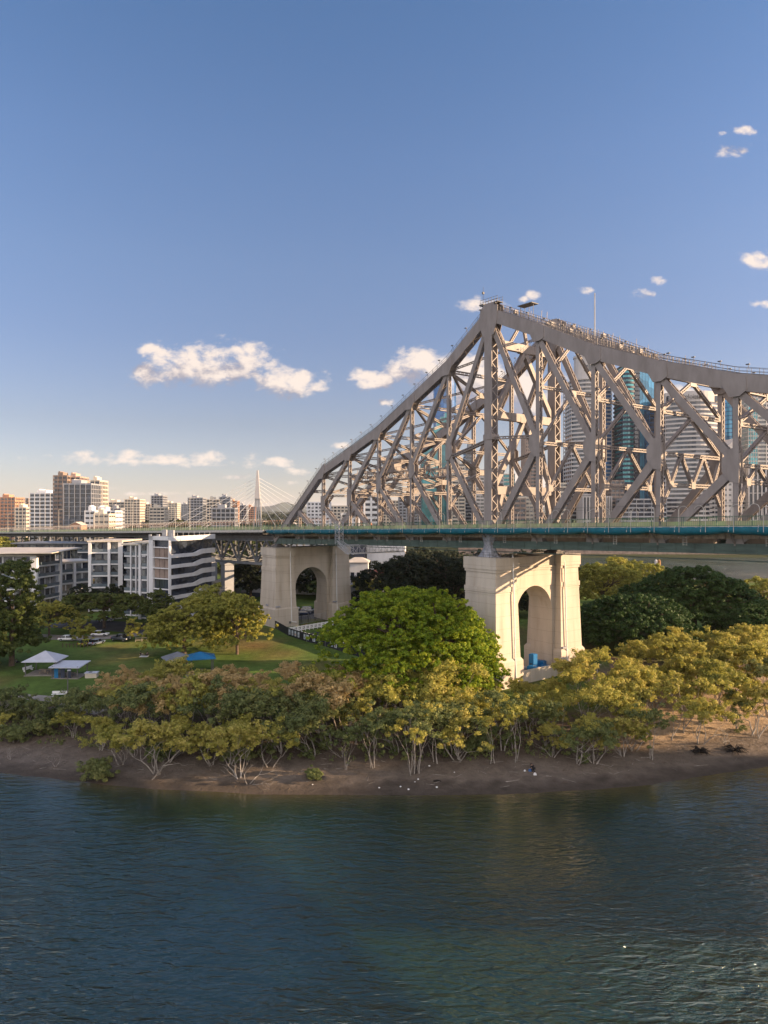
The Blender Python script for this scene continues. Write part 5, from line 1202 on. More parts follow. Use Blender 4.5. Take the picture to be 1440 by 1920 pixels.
# white apartments at the foot of the hill, seen through and right of the shaded pier
building('apartment_block', 'white building seen through the arch of the shaded pier', 'building', [(-38, 272), (-23, 268), (-20, 287), (-34, 291)], 4.5, 24, 3.4, M['glass_dark'], M['white_wall'], .4, .5, mull=5.2, mw=1.4)
building('apartment_block', 'navy blue block right of the shaded pier', 'building', [(-17.5, 300), (-8, 300), (-8, 316), (-17.5, 316)], 4.5, 27, 3.6, M['navy_wall'], M['navy_wall'], .3, .1)
building('apartment_block', 'blank white building behind the silver gantry', 'building', [(-7.5, 306), (9, 304), (10, 322), (-7, 324)], 4.5, 26, 5, M['white_wall'], M['white_wall'], .3, .12)
for i, (x0, x1, y, D, wall, roof, lb) in enumerate([(652,690,1048,248,'white_wall','roof_pale','pale-roofed pavilion by the car park right of the shaded pier'),(672,735,1072,262,'cream_wall','roof_red','low sunlit brick building below the pavilion roof'),(650,712,1094,240,'grey_wall','roof_grey','dark low shed beside the parked cars'),
        (400,440,1086,262,'cream_wall','roof_pale','low cream house left of the viaduct column'),(452,490,1070,275,'white_wall','roof_grey','low white house right of the viaduct column')]):
    X0 = (x0-720)/F*D; X1 = (x1-720)/F*D; zb = 4.5; zt = Ztop(y, D) ; root = thing('house', lb, 'house', ((X0+X1)/2, D+5, zb)); w = (X1-X0)/2
    mb = MB(); mb.box(-w, w, -5, 5, -.5, zt - zb - 1.2); mb.build('wall', M[wall], root)
    mb = MB(); h = zt - zb - 1.2; mb.add([(-w-.6,-5.6,h),(w+.6,-5.6,h),(w+.6,5.6,h),(-w-.6,5.6,h),(-w*.4,0,h+1.5),(w*.4,0,h+1.5)], [(0,1,5,4),(1,2,5),(2,3,4,5),(3,0,4),(3,2,1,0)]); mb.build('roof', M[roof], root)
    for k in range(3):
        mb = MB(); xx = -w*.7 + k * w * .6; mb.box(xx, xx + w*.35, -5.08, -4.9, h*.3, h*.75); mb.build('window', M['glass_dark'], root)

# ---------------------------------------------------------------- the three apartment blocks on the left
def wall_quad(mb, p0, p1, z0, z1, th, off=0.0, mi=0):       # upright slab along p0->p1, outer face `off` in front of the line
    p0 = Vector(p0); p1 = Vector(p1); d = (p1 - p0).normalized(); n = Vector((d.y, -d.x))
    if n.y > 0 and abs(n.y) > .3: n = -n
    c = n * (off - th / 2); mb.bar((p0.x + c.x, p0.y + c.y, (z0+z1)/2), (p1.x + c.x, p1.y + c.y, (z0+z1)/2), th, z1 - z0, (0,0,1), mi)
# block C: white frame, tall dark panes on one side, waving white bands on the other
gC = 4.4; zC = Ztop(1006, 200)
nc = (-60.1, 200.0); rc = (-52.6, 222.0); lc = (-67.3, 204.6)
root = thing('apartment_block', 'boxy apartment block with waving white balcony bands and a dark glazed end', 'apartments', (nc[0], nc[1], gC))
def Lc(p): return (p[0] - nc[0], p[1] - nc[1])
H = zC - gC; N0 = (0, 0); RC = Lc(rc); LC = Lc(lc); BC = (RC[0] + LC[0], RC[1] + LC[1])
mb = MB(); mb.prism(inset([N0, RC, BC, LC], .9), -1, H - .8); mb.build('glazed_core', M['glass_dark'], root)
mb = MB(); mb.prism([N0, RC, BC, LC], H - .9, H - .5); mb.build('roof', M['roof_pale'], root)
vR = Vector((RC[0], RC[1])); vL = Vector((LC[0], LC[1])); LR = vR.length; LL = vL.length; dR = vR.normalized(); dL = vL.normalized(); nR = Vector((dR.y, -dR.x)); nL = Vector((-dL.y, dL.x))
def wavy(zb, hl, hr, step):      # band on the right face; lower on the left, stepping up towards the far end
    cols = [0, .5, .56, .64, .70, 1.0]; zt_ = [hl, hl, hl + step * .3, hl + step * .8, hl + step, hl + step]; zl_ = [0, 0, step * .0, step * .35, step * .55, step * .45]
    mb = MB(); vs = []; fs = []
    for f, t_, b_ in zip(cols, zt_, zl_):
        p = dR * (LR * f)
        for off in (.0, -.55):
            q_ = p + nR * (off + .25 * math.sin(f * 3.14)); vs += [(q_.x, q_.y, zb + b_), (q_.x, q_.y, zb + t_)]
    for i in range(5):
        a = i * 4; b = a + 4; fs += [(a, b, b+1, a+1), (a+2, a+3, b+3, b+2), (a+1, b+1, b+3, a+3), (a, a+2, b+2, b)]
    fs += [(0, 1, 3, 2), (20, 22, 23, 21)]
    mb.add(vs, fs); return mb
flo = 2.95
for i in range(7):
    wavy(.9 + i * flo, 1.0, 1.65, .9).build('balcony_band', M['white_wall'], root)
wavy(H - 1.4, 1.4, 1.4, .0).build('parapet', M['white_wall'], root)
mb = MB(); p = dL * LL
for (f0, f1) in ((.80, 1.0), (-.005, .03)):
    a = dL * (LL * f0); b = dL * (LL * f1); mb.bar((a.x + (b-a).x/2, a.y + (b-a).y/2, -1), (a.x + (b-a).x/2, a.y + (b-a).y/2, H), (b-a).length, .8, (nL.x, nL.y, 0))
a = dL * 0; b = dL * LL; mb.bar((a.x, a.y, H - .55), (b.x, b.y, H - .55), .8, 1.1, (0,0,1)); mb.build('white_frame', M['white_wall'], root)
for i in range(8):
    z = .9 + i * flo; mb = MB(); a = dL * (LL * .02); b = dL * (LL * .8); mb.bar((a.x, a.y, z), (b.x, b.y, z), .5, .28, (0,0,1)); mb.build('floor_edge', M['white_wall'], root)
    if i < 7:
        for k in range(3):
            a = dL * (LL * (.05 + k * .25)); b = dL * (LL * (.28 + k * .25)); o = nL * -.25
            mb = MB(); mb.bar((a.x + o.x, a.y + o.y, z + flo / 2), (b.x + o.x, b.y + o.y, z + flo / 2), .1, flo - .4, (0,0,1)); mb.build('tall_pane', M['brown_wall'] if i > 3 else M['glass_dark'], root)
mb = MB()
for (x, y, s, h) in ((-6, 18, 1.6, 1.8), (-8.5, 20, 1.3, 1.9), (-7, 10, .8, .8), (-10, 12, .7, .7)): mb.box(x, x + s, y, y + s, H - .5, H - .5 + h)
mb.build('rooftop_units', M['grey_wall'], root)
for k in range(8):
    mb = MB(); p = dR * (LR * (.06 + k * .12)); mb.bar((p.x + nR.x * -.5, p.y + nR.y * -.5, H - .6), (p.x + nR.x * -.5, p.y + nR.y * -.5, H + .9), .06, .06, (1,0,0)); mb.build('rooftop_post', M['white_paint'], root)
# generic balcony block
def balcony_block(label, poly, z0, z1, fl, wall, wins, ext=1.2, cols=(), roofover=0, roofmat='roof_pale', sides=None, glassy='glass_room'):
    cx, cy = poly[0]; root = thing('apartment_block', label, 'apartments', (cx, cy, z0)); P = [(p[0]-cx, p[1]-cy) for p in poly]; H = z1 - z0; fh = H / fl
    Pi = inset(P, ext)
    mb = MB(); mb.prism(Pi, -1, H - .3); mb.build('inner_wall', M[wall], root)
    n = len(P)
    for i in range(fl):
        mb = MB(); mb.prism(P, i * fh - .22, i * fh + .34); mb.build('balcony_slab', M['white_wall'], root)
        for e in (sides or range(2)):
            a = Vector(P[e]); b = Vector(P[(e+1) % n]); ai = Vector(Pi[e]); bi = Vector(Pi[(e+1) % n]); L = (b - a).length; d = (b - a).normalized()
            mb = MB(); mb.bar((a.x, a.y, i * fh + .75), (b.x, b.y, i * fh + .75), .05, 1.0, (0,0,1)); mb.build('balustrade', M['balustrade'], root)
            k = max(2, int(L / 3.2)); nn = (a - ai).normalized()
            for j in range(k):
                f0 = (j + .08) / k; f1 = (j + .92) / k; p = ai.lerp(bi, f0) + nn * .03; q_ = ai.lerp(bi, f1) + nn * .03
                w = MB(); w.bar((p.x, p.y, i * fh + fh * .52), (q_.x, q_.y, i * fh + fh * .52), .1, fh * .70, (0,0,1)); w.build('window', M[glassy if (i + j) % 3 else 'glass_dark'], root)
    mb = MB(); R2 = inset(P, -roofover); mb.prism(R2, H - .25, H + .25); mb.build('roof', M[roofmat], root)
    for (e, f, w) in cols:
        a = Vector(P[e]); b = Vector(P[(e+1) % n]); p = a.lerp(b, f); mb = MB(); d = (b-a).normalized(); mb.bar((p.x, p.y, -1), (p.x, p.y, H - .26), w, .7, (-d.y, d.x, 0)); mb.build('white_pier', M['white_wall'], root)
    return root, P, H
# block A, cut off at the left edge, with the long thin roof
rt, P, H = balcony_block('curved white apartment block with a long thin overhanging roof at the left edge', [(-110, 225), (-108, 238), (-124, 241), (-150, 232), (-140, 222)], 4.4, Ztop(1041, 226), 5, 'white_wall', None, 1.3, cols=((0,.02,1.0),(0,.98,1.0),(4,.97,1.6),(4,.45,.5)), roofover=0, sides=(0,4,2))
mb = MB(); mb.add([(-40,-4,H+.3),(6,-2.2,H+.7),(9,12,H+1.7),(3,22,H+1.2),(-40,22,H+.6),(-40,-4,H+.6),(6,-2.2,H+.95),(9,12,H+1.95),(3,22,H+1.5),(-40,22,H+.9)], [(4,3,2,1,0),(5,6,7,8,9),(0,1,6,5),(1,2,7,6),(2,3,8,7),(3,4,9,8),(4,0,5,9)]); mb.build('overhanging_roof', M['roof_pale'], rt)
rt, P, H = balcony_block('white apartment wing with punched windows right of the curved block', [(-110.5, 240), (-103.5, 252), (-112, 262), (-122, 255)], 4.4, Ztop(1054, 246), 4, 'white_wall', None, .45, cols=((0,.02,1.2),(0,.98,1.2),(0,.5,1.0),(3,.5,1.0)), sides=(0,3), glassy='glass_room')
rt, P, H = balcony_block('low blue-roofed apartment block far left under the viaduct', [(-172, 330), (-124, 330), (-124, 350), (-172, 350)], 5, Ztop(1019, 330), 4, 'navy_wall', None, 1.2, roofover=.8, roofmat='roof_grey')
rt, P, H = balcony_block('cream-roofed low building behind the curved apartment block', [(-160, 285), (-128, 285), (-128, 300), (-160, 300)], 5, Ztop(1031, 285), 3, 'cream_wall', None, .8, roofover=.6)
balcony_block('slim white-framed apartment wing left of the glass-fronted one', [(-93.6, 226.1), (-84.1, 227.8), (-82.8, 241.6), (-93.2, 241.6)], 4.6, Ztop(1015, 226.1), 6, 'navy_wall', None, 1.1, cols=((0,.02,.9),(0,.62,.8),(0,.98,1.4)), roofover=.5, sides=(0,1))
balcony_block('dark apartment wing with small stacked white balconies', [(-83.7, 231.3), (-78.5, 229.6), (-75.9, 243.4), (-83.7, 245.1)], 4.6, Ztop(1022, 229.6), 6, 'navy_wall', None, 1.6, roofover=.3, roofmat='roof_grey', sides=(0,))
balcony_block('glass-fronted apartment wing with white window frames', [(-79.4, 217.5), (-71.2, 214.9), (-68.2, 229.6), (-77.7, 233.0)], 4.6, Ztop(1021, 215.8), 6, 'navy_wall', None, .5, cols=((0,.3,.35),(0,.52,.35),(0,.98,.6)), roofover=.6, sides=(0,1), glassy='glass_room')
balcony_block('balconied apartment wing joined to the left of the boxy block', [(-72.5, 211.4), (-65.6, 208.8), (-62.1, 222.7), (-70.8, 226.1)], 4.6, Ztop(1017, 209.7), 6, 'navy_wall', None, 1.3, cols=((0,.02,.8),(0,.42,.5)), roofover=1.2, roofmat='roof_pale', sides=(0,1))
building('apartment_block', 'navy blue windowless block behind the apartment wings', 'building', [(-118, 300), (-80, 300), (-80, 318), (-118, 318)], 5, Ztop(1010, 300), 4, M['navy_wall'], M['navy_wall'], .3, .1)

# ---------------------------------------------------------------- skyline on the left
SK = [(-6,28,932,700,22,'brick','glass_room',.5,'orange brick block with white window bands at the left edge'),
 (28,49,951,660,20,'cream_wall','glass_dark',.5,'cream low block right of the orange brick one'),(48,53,934,800,14,'brown_wall','glass_dark',.6,'slim brown chimney-like tower left of the white hotel'),
 (55,104,924,600,26,'white_wall','glass_dark',.42,'white balconied hotel with a rounded parapet and rooftop box'),
 (100,126,891,565,20,'brown_wall','glass_dark',.5,'brown tower with planted edges, tallest on the left skyline'),(124,150,893,572,20,'tower_pink','glass_dark',.6,'pinkish upper block behind the blue-grey glazed tower'),
 (119,171,906,520,24,'grey_wall','glass_dark',.10,'blue-grey glazed tower in front of the brown one'),(168,187,900,560,20,'cream_wall','glass_dark',.3,'cream tower of open stacked balconies'),
 (159,178,957,470,14,'white_wall','glass_dark',.6,'white stair block at the foot of the glazed tower'),(172,216,957,505,16,'white_wall','glass_dark',.6,'low white block with punched windows on the skyline'),
 (176,204,963,430,12,'cream_wall','glass_room',.7,'cream building with twin chimneys behind the viaduct'),
 (196,234,941,900,24,'cream_wall','glass_dark',.45,'cream cluster of flats beyond the viaduct'),(233,262,936,880,24,'cream_wall','glass_room',.5,'cream balconied tower with a rooftop box beyond the viaduct'),
 (262,282,945,980,20,'cream_wall','glass_room',.5,'pale distant flats left of the dark square tower'),(283,305,929,950,24,'grey_wall','glass_dark',.35,'dark square tower alone on the skyline'),
 (305,332,943,1150,22,'cream_wall','glass_room',.5,'distant cream flats right of the dark square tower'),(280,308,951,720,18,'cream_wall','glass_dark',.5,'low cream block in front of the dark square tower'),
 (352,380,933,900,24,'grey_wall','glass_dark',.4,'grey-brown block with a box on its roof edge'),(380,388,946,860,14,'cream_wall','glass_room',.5,'narrow cream block right of the grey-brown one'),
 (387,411,936,820,20,'cream_wall','glass_dark',.4,'banded cream block left of the purple-grey tower'),(411,430,931,840,18,'grey_wall','glass_dark',.6,'purple-grey tower with a box on its roof'),
 (427,445,939,900,16,'brick','glass_room',.5,'salmon pink block right of the purple-grey tower'),(447,462,947,930,16,'grey_wall','glass_dark',.35,'dark glazed low block left of the cable-stayed mast'),
 (462,478,950,1100,16,'brick','glass_room',.5,'small orange block beside the mast'),(397,440,952,560,14,'grey_wall','glass_dark',.3,'modern glazed low building behind the stay cables'),
 (340,353,945,1250,20,'grey_wall','glass_room',.5,'small far tower left of the grey-brown block'),(206,226,953,640,12,'grey_wall','glass_dark',.5,'grey mid-rise roofed block behind the lamp posts')]
for (x0,x1,y,D,dp,wl,gl,fr,lb) in SK:
    building('apartment_tower' if y < 940 else 'mid_rise_block', lb, 'building', px_poly(x0, x1, D, dp), g((x0+x1-1440)/2/F*D, D) - 2, Ztop(y, D), 3.3, M[gl], M[wl], fr, .5, mull=max(3.5, (x1-x0)/F*D/5), mw=.5, mmat=M[wl], plant_=[(-.55, .1, -.5, .4, 2.6)] if x1 - x0 > 12 else None)
# brick house with white gables, small red kiosk building seen over the viaduct
def gable_house(x, Y, w, d, h, rh, wall, roof, label, rz=0, zb=None):
    X = (x - 720) / F * Y; z = g(X, Y) if zb is None else zb; root = thing('house', label, 'house', (X, Y, z), rz)
    mb = MB(); mb.box(-w, w, -d, d, -1, h); mb.add([(-w,-d,h),(w,-d,h),(0,-d,h+rh),(-w,d,h),(w,d,h),(0,d,h+rh)], [(0,1,2),(5,4,3)]); mb.build('wall', wall, root)
    mb = MB(); e = .5; mb.add([(-w-e,-d-e,h-.2),(0,-d-e,h+rh+.1),(w+e,-d-e,h-.2),(-w-e,d+e,h-.2),(0,d+e,h+rh+.1),(w+e,d+e,h-.2),(-w-e,-d-e,h),(0,-d-e,h+rh+.35),(w+e,-d-e,h),(-w-e,d+e,h),(0,d+e,h+rh+.35),(w+e,d+e,h)], [(6,7,10,9),(7,8,11,10),(3,4,1,0),(4,5,2,1),(0,1,7,6),(1,2,8,7),(9,10,4,3),(10,11,5,4)]); mb.build('roof', roof, root)
    for k in (-.5, .5):
        mb = MB(); mb.box(w*k-w*.2, w*k+w*.2, -d-.06, -d+.05, h*.35, h*.75); mb.build('window', M['glass_dark'], root)
gable_house(147, 425, 3.4, 4, 4.2, 1.6, M['brick'], M['roof_pale'], 'small brick gatehouse with a white gable standing over the viaduct', zb=Ztop(985, 425) - 4)
hr = random.Random(12)
HL = ['white','cream','grey-roofed','red-roofed','pale','tan']
for i in range(46):
    x = hr.uniform(185, 640); Y = hr.uniform(620, 1700)
    if x > 500: Y = hr.uniform(700, 1500)
    wl = hr.choice(['white_wall','cream_wall','brick','cream_wall']); rf = hr.choice(['roof_red','roof_grey','roof_pale','roof_pale'])
    gable_house(x, Y, hr.uniform(5, 9), hr.uniform(4, 7), hr.uniform(5, 9), 2.5, M[wl], M[rf], 'distant hillside house among trees beyond the viaduct', hr.uniform(-.6, .6)); o = [c for c in bpy.data.objects if c.name.startswith('house') and c.parent is None][-1]
for o in bpy.data.objects:
    if o.get('label') == 'distant hillside house among trees beyond the viaduct': o['group'] = 'hillside houses beyond the viaduct'
for (x0,x1,y,D,wl,lb) in [(576,618,941,640,'white_wall','white flats with balconies beyond the end of the truss'),(618,660,948,700,'cream_wall','pale terraced block behind the truss end'),(683,709,930,430,'white_wall','white riverside apartment tower with square windows behind the truss'),
        (660,684,944,760,'brick','salmon block left of the white riverside apartments'),(712,748,938,800,'cream_wall','cream block right of the white riverside apartments'),(748,790,930,720,'grey_wall','grey waterside block left of the teal tower'),(640,672,962,480,'white_wall','low white house row behind the truss end')]:
    building('apartment_block', lb, 'building', px_poly(x0, x1, D, 16), g((x0+x1-1440)/2/F*D, D) - 2, Ztop(y, D), 3.2, M['glass_dark'], M[wl], .5, .3, mull=3.6, mw=1.2, mmat=M[wl])
# far trees: individuals on the skyline and a far-off wood
tr = random.Random(31)
for i in range(70):
    x = tr.uniform(-10, 660); Y = tr.uniform(430, 1000)
    if 20 < x < 215: Y = tr.uniform(380, 470)
    k = tr.choice(['far_tree', 'far_tree_dark', 'far_tree_gold', 'far_tree']); X = (x - 720) / F * Y
    s = 1.0 if Y > 600 else .8
    plant(k, (X, Y, g(X, Y) - 1), 'distant rounded tree rising beyond the viaduct', 'tree', 'tree', 'trees beyond the viaduct', scale=s * tr.uniform(.8, 1.25), rng=tr)
for (x, Y, s, lb) in [(72,395,.9,'dark conifer clump left of the little pines'),(86,400,1.0,'tiered pine in front of the glazed tower'),(50,410,1.0,'broad pine left of the white hotel')]: plant('norfolk_pine', atpx(x, Y), lb, 'pine_tree', 'tree', scale=s, rng=tr)
for (x, Y, s) in [(10,400,1.2),(25,415,1.1),(36,430,1.0),(0,430,1.3)]: plant('far_tree_gold', atpx(x, Y), 'golden crowned tree at the left edge under the skyline', 'tree', 'tree', 'golden trees at the left edge', scale=s, rng=tr)
for i in range(26):
    x = tr.uniform(330, 640); Y = tr.uniform(420, 640); X = (x - 720) / F * Y
    plant(tr.choice(['far_tree_dark', 'far_tree_dark', 'far_tree']), (X, Y, g(X, Y) - .5), 'dark tree of the belt behind the cable-stayed mast', 'tree', 'tree', 'dark belt of trees by the mast', scale=tr.uniform(1.0, 1.45), rng=tr)
vs = []; wr = np.random.default_rng(4); cen = []; rad = []
for i in range(5200):
    Y = 900 + 6500 * wr.random() ** 1.7; X = (wr.random() * 1.5 - .75) * Y - 40
    if X > 30 and Y < 1500: continue
    cen.append((X, Y, g(X, Y) + 5 + 3 * wr.random())); rad.append(6 + Y * .0022)
v, q = leaves(cen, rad, 12, 4.2, 8, up=.5, flat=.6); o = bpy.data.objects.new('far_woodland', npmesh('far_woodland', v, q, M['leaf_shade'])); C.objects.link(o); tag(o, 'dark band of far woodland along the horizon', 'woodland', None, 'stuff')
cen = []; rad = []
for i in range(2600):
    Y = 250 + 180 * wr.random(); X = (wr.random() * .50 - .52) * Y
    w = Vector((X - B0.x, Y - B0.y)); t_ = w.x * .788 + w.y * .615
    if -8 < t_ < 26 or (-175 < X < -25 and Y < 352): continue
    cen.append((X, Y, g(X, Y) + 3 + 2.5 * wr.random())); rad.append(3.5)
v, q = leaves(cen, rad, 26, .9, 9, up=.5, flat=.6); o = bpy.data.objects.new('garden_greenery', npmesh('garden_greenery', v, q, M['leaf_mid'])); C.objects.link(o); tag(o, 'mixed garden greenery between the buildings under the viaduct', 'greenery', None, 'stuff')
# far bank planting and wall along the city
cen = []; rad = []
for i in range(900): X = wr.uniform(60, 420); cen.append((X, 588 + wr.uniform(-3, 4), 8 + wr.uniform(0, 4))); rad.append(4)
v, q = leaves(cen, rad, 14, 1.5, 10, up=.5, flat=.6); o = bpy.data.objects.new('riverside_planting', npmesh('riverside_planting', v, q, M['leaf_shade'])); C.objects.link(o); tag(o, 'dark planting along the far river bank', 'planting', None, 'stuff')
mb = MB(); mb.box(60, 800, 573, 576.5, -2, 6.4); mb.box(60, 800, 572.6, 577, 6.4, 6.9); o = mb.build('quay_wall', M['brown_wall']); tag(o, 'grey quay wall along the city bank of the river', 'wall')
for i in range(16):
    X = -25 + 6.2 * i + tr.uniform(-2, 2); Y = 262 + (i * 37 % 90)
    if X > 45: Y = 262 + (i * 17 % 40)
    plant('shade_tree', (X, Y, g(X, Y) - .5), 'dusky tree of the park belt behind the piers', 'tree', 'tree', 'dusky park trees behind the piers', scale=tr.uniform(.75, 1.0), rng=tr)
# cable-stayed mast
D = 620; X = (483 - 720) / F * D; gm = g(X, D); zt = Ztop(882, D)
mast = thing('cable_stayed_mast', 'tall tapering bridge mast with fans of stay cables left of the truss', 'mast', (X, D, gm))
Hm = zt - gm
mb = MB(); mb.frustum(-2.3, 2.3, -2, 2, Hm * .62, -.7, .7, -.7, .7, Hm); mb.build('spire', M['tower_white'], mast)
for k in range(4):
    mb = MB(); x = -3.0 + 2 * k; mb.bar((x * 1.35, 0, 0), (x * .55, 0, Hm * .66), .75, 1.4, (0,1,0)); mb.build('mast_leg', M['grey_wall'], mast)
for s in (-1, 1):
    for k in range(7):
        mb = MB(); L = 22 + k * 13; mb.tube((s * .8, 0, Hm * (.90 - .045 * (6 - k))), (s * L, 8 * s, 6 if s < 0 else 4), .17, n=4); mb.build('stay_cable', M['white_paint'], mast)
mb = MB(); mb.box(-105, 105, -4, 4, 4, 5.6); mb.build('deck', M['kerb'], mast)
for k in range(5):
    mb = MB(); x = -12 - k * 7; mb.tube((x - 12, -40, 9 - k), (x + 10, -38, 24 - k), .25, n=4); mb.build('anchor_strut', M['white_paint'], mast)
# ---------------------------------------------------------------- lamps, cars, people, park things
def lamp(loc, h, label, arm=1.4, group=None, rz=0, name='street_lamp', m='hoop'):
    root = thing(name, label, 'street lamp', loc, rz, group)
    mb = MB(); mb.tube((0,0,0), (0,0,h), .13, .07, 8); mb.box(-.2,.2,-.2,.2,0,.15); mb.build('pole', M[m], root)
    mb = MB(); mb.path([(0,0,h-.1),(arm*.5,0,h+.12),(arm,0,h+.15)], [.06,.05,.04], 5); mb.build('arm', M['hoop'], root)
    mb = MB(); mb.frustum(arm-.1,arm+.6,-.15,.15,h+.05,arm,arm+.55,-.1,.1,h+.22); mb.build('lamp_head', M['grey_wall'], root)
for i, (x, ytop, side, lb) in enumerate([(15,963,0,'first street lamp from the left on the viaduct'),(31,968,1,'second street lamp from the left, shorter, on the viaduct'),(46,966,0,'third street lamp from the left near the pines'),(58,962,1,'fourth street lamp from the left near the pines'),
        (75,963,0,'street lamp in front of the little pines'),(110,955,0,'tall street lamp left of the blue-grey glazed tower'),(177,955,0,'tall street lamp right of the blue-grey glazed tower'),(248,942,0,'tall street lamp in front of the brown balconied tower'),
        (329,951,1,'slim street lamp left of the tallest lamp'),(356,933,0,'tallest street lamp on the viaduct, right of the middle'),(449,946,1,'street lamp left of the cable-stayed mast'),(490,941,0,'street lamp beside the cable-stayed mast')]):
    t = EDGE + .5 if side == 0 else WID - EDGE - .5
    # find a on the viaduct for this pixel
    best = min(np.arange(-545, -80, .5), key=lambda a: abs(BW(a, t).x / BW(a, t).y * F + 720 - x)); w = BW(best, t, za(best))
    lamp((w.x, w.y, w.z), Ztop(ytop, w.y) - w.z - .2, lb, rz=BROT + (1.57 if side == 0 else -1.57), group=None)
def wheel(root, x, y, r=.33, w=.22):
    mb = MB(); n = 14
    mb.tube((x, y - w/2, r), (x, y + w/2, r), r, n=n); tw = mb.build('wheel', M['tyre'], root)
    mb = MB(); mb.tube((x, y - w/2 - .01, r), (x, y + w/2 + .01, r), r * .6, n=10); mb.build('rim', M['rim'], tw)
PAINTS = {}
def paint(name, col):
    if name not in PAINTS: PAINTS[name] = mat(name + '_car_paint', col, .28, .03, 2, spec=.5, coat=.6)
    return PAINTS[name]
def car(loc, rz, pc, label, suv=False, pickup=False, group=None):
    root = thing('parked_car', label, 'car', loc, rz, group); L, Wd = (4.9, 1.88) if suv or pickup else (4.5, 1.78); H = 1.72 if suv or pickup else 1.42; w = Wd / 2; l = L / 2; sill = .32; belt = .92 if suv or pickup else .80
    # body: lofted sections along the length
    xs = [-l, -l+.12, -l+.55, -l+1.0, -.9, 0, .9, l-.95, l-.35, l-.08, l]
    tops = [.62, belt*.93, belt, belt, belt, belt, belt, belt*.95, belt*.88, belt*.72, .5]; wid = [.80, .93, .98, 1, 1, 1, 1, 1, .96, .86, .76]; bot = [.42, .3, .27, .25, .25, .25, .25, .25, .27, .3, .38]
    vs = []; fs = []
    for x, t_, k, b_ in zip(xs, tops, wid, bot):
        y = w * k; vs += [(x, -y*.9, b_), (x, -y, b_+.18), (x, -y, t_-.14), (x, -y*.9, t_), (x, y*.9, t_), (x, y, t_-.14), (x, y, b_+.18), (x, y*.9, b_)]
    for i in range(len(xs)-1):
        for j in range(8): a = i*8+j; b = i*8+(j+1)%8; fs.append((a, b, b+8, a+8))
    fs += [tuple(range(7,-1,-1)), tuple(range(len(vs)-8, len(vs)))]
    mb = MB(); mb.add([v for v in vs], [tuple(reversed(f)) for f in fs]); mb.build('body', pc, root, smooth=False)
    if pickup: c = [(-.9, belt), (-.55, H), (.75, H), (1.45, belt)]
    elif suv: c = [(-l+.15, belt), (-l+.55, H), (.75, H), (1.55, belt)]
    else: c = [(-l+.35, belt), (-1.05, H), (.45, H), (1.35, belt)]
    mb = MB(); yb, yt = w*.92, w*.74
    mb.add([(c[0][0],-yb,belt-.02),(c[1][0],-yt,H-.07),(c[2][0],-yt,H-.07),(c[3][0],-yb,belt-.02),(c[0][0],yb,belt-.02),(c[1][0],yt,H-.07),(c[2][0],yt,H-.07),(c[3][0],yb,belt-.02)], [(0,3,2,1),(4,5,6,7),(0,1,5,4),(2,3,7,6),(1,2,6,5)]); mb.build('windows', M['carglass'], root)
    mb = MB(); mb.frustum(c[1][0]-.05,c[2][0]+.05,-yt-.01,yt+.01,H-.08,c[1][0]+.15,c[2][0]-.12,-yt+.1,yt-.1,H)
    for xx in (c[1][0]*.5+c[2][0]*.5,):
        for s in (-1,1): mb.bar((xx, s*(yb+.005), belt), (xx, s*(yt+.01), H-.06), .09, .03, (0,1,0))
    mb.build('roof', pc, root)
    if pickup: m_ = MB(); m_.box(-l+.12,-.95,-w*.8,w*.8,belt-.02,belt+.015); m_.build('load_bed', M['dark'], root)
    for x in (-l+.85, l-.88):
        for s in (-1,1): wheel(root, x, s*(w-.10))
    for s in (-1,1):
        mb = MB(); mb.box(l-.2,l-.02,s*w*.72-.17,s*w*.72+.17,.58,.72); mb.build('headlight', M['lamp_lens'], root)
        mb = MB(); mb.box(-l-.01,-l+.14,s*w*.76-.13,s*w*.76+.13,.66,.84); mb.build('tail_light', M['red_lens'], root)
    return root
W_ = paint('white', (.75,.75,.76)); SL = paint('silver', (.38,.42,.48)); YG = paint('lime', (.42,.46,.03)); DK = paint('charcoal', (.035,.042,.055)); NV = paint('navy', (.03,.05,.11))
for (x, y, rz, pc, su, pk, lb) in [(127,1202,.06,W_,0,0,'white hatchback parked left of the small round tree'),(187,1193,.10,W_,0,0,'white sedan parked behind and right of the small round tree'),(163,1210,1.15,YG,0,0,'lime yellow car parked nose out beside the silver one'),
        (181,1209,1.25,SL,0,0,'silver blue car parked right of the lime yellow car'),(226,1202,-.35,DK,0,1,'dark pickup parked at the end of the park row'),(198,1166,.4,SL,0,0,'pale car half hidden under the wide flat-topped tree'),(223,1162,.4,W_,0,0,'white car deep in shade under the flat-topped tree'),(284,1192,1.9,DK,1,0,'black four-wheel drive beside the timber barrier')]:
    car(gp(x, y, .12), rz, pc, lb, bool(su), bool(pk))
for (X, Y, rz, pc, su, lb) in [(-23.8,224,.15,W_,1,'white four-wheel drive seen through the shaded arch'),(-29.4,229,.2,W_,0,'white car half hidden behind the left leg of the shaded arch'),(-24.6,218.5,.1,NV,0,'dark car in front of the white one in the shaded arch'),
        (-10.5,236,1.2,W_,0,'white car nearest the pavilion in the car park'),(-7.0,240,1.25,DK,1,'dark four-wheel drive in the middle of the car park'),(-4.0,238,1.2,W_,0,'white car at the right of the car park by the big fig'),(-14,232,1.3,NV,1,'dark van-like car beside the right leg of the shaded pier'),(-8.0,228,.2,W_,1,'white vehicle roof just above the bright fig')]:
    car((X, Y, g(X, Y) + .13), rz, pc, lb, bool(su))
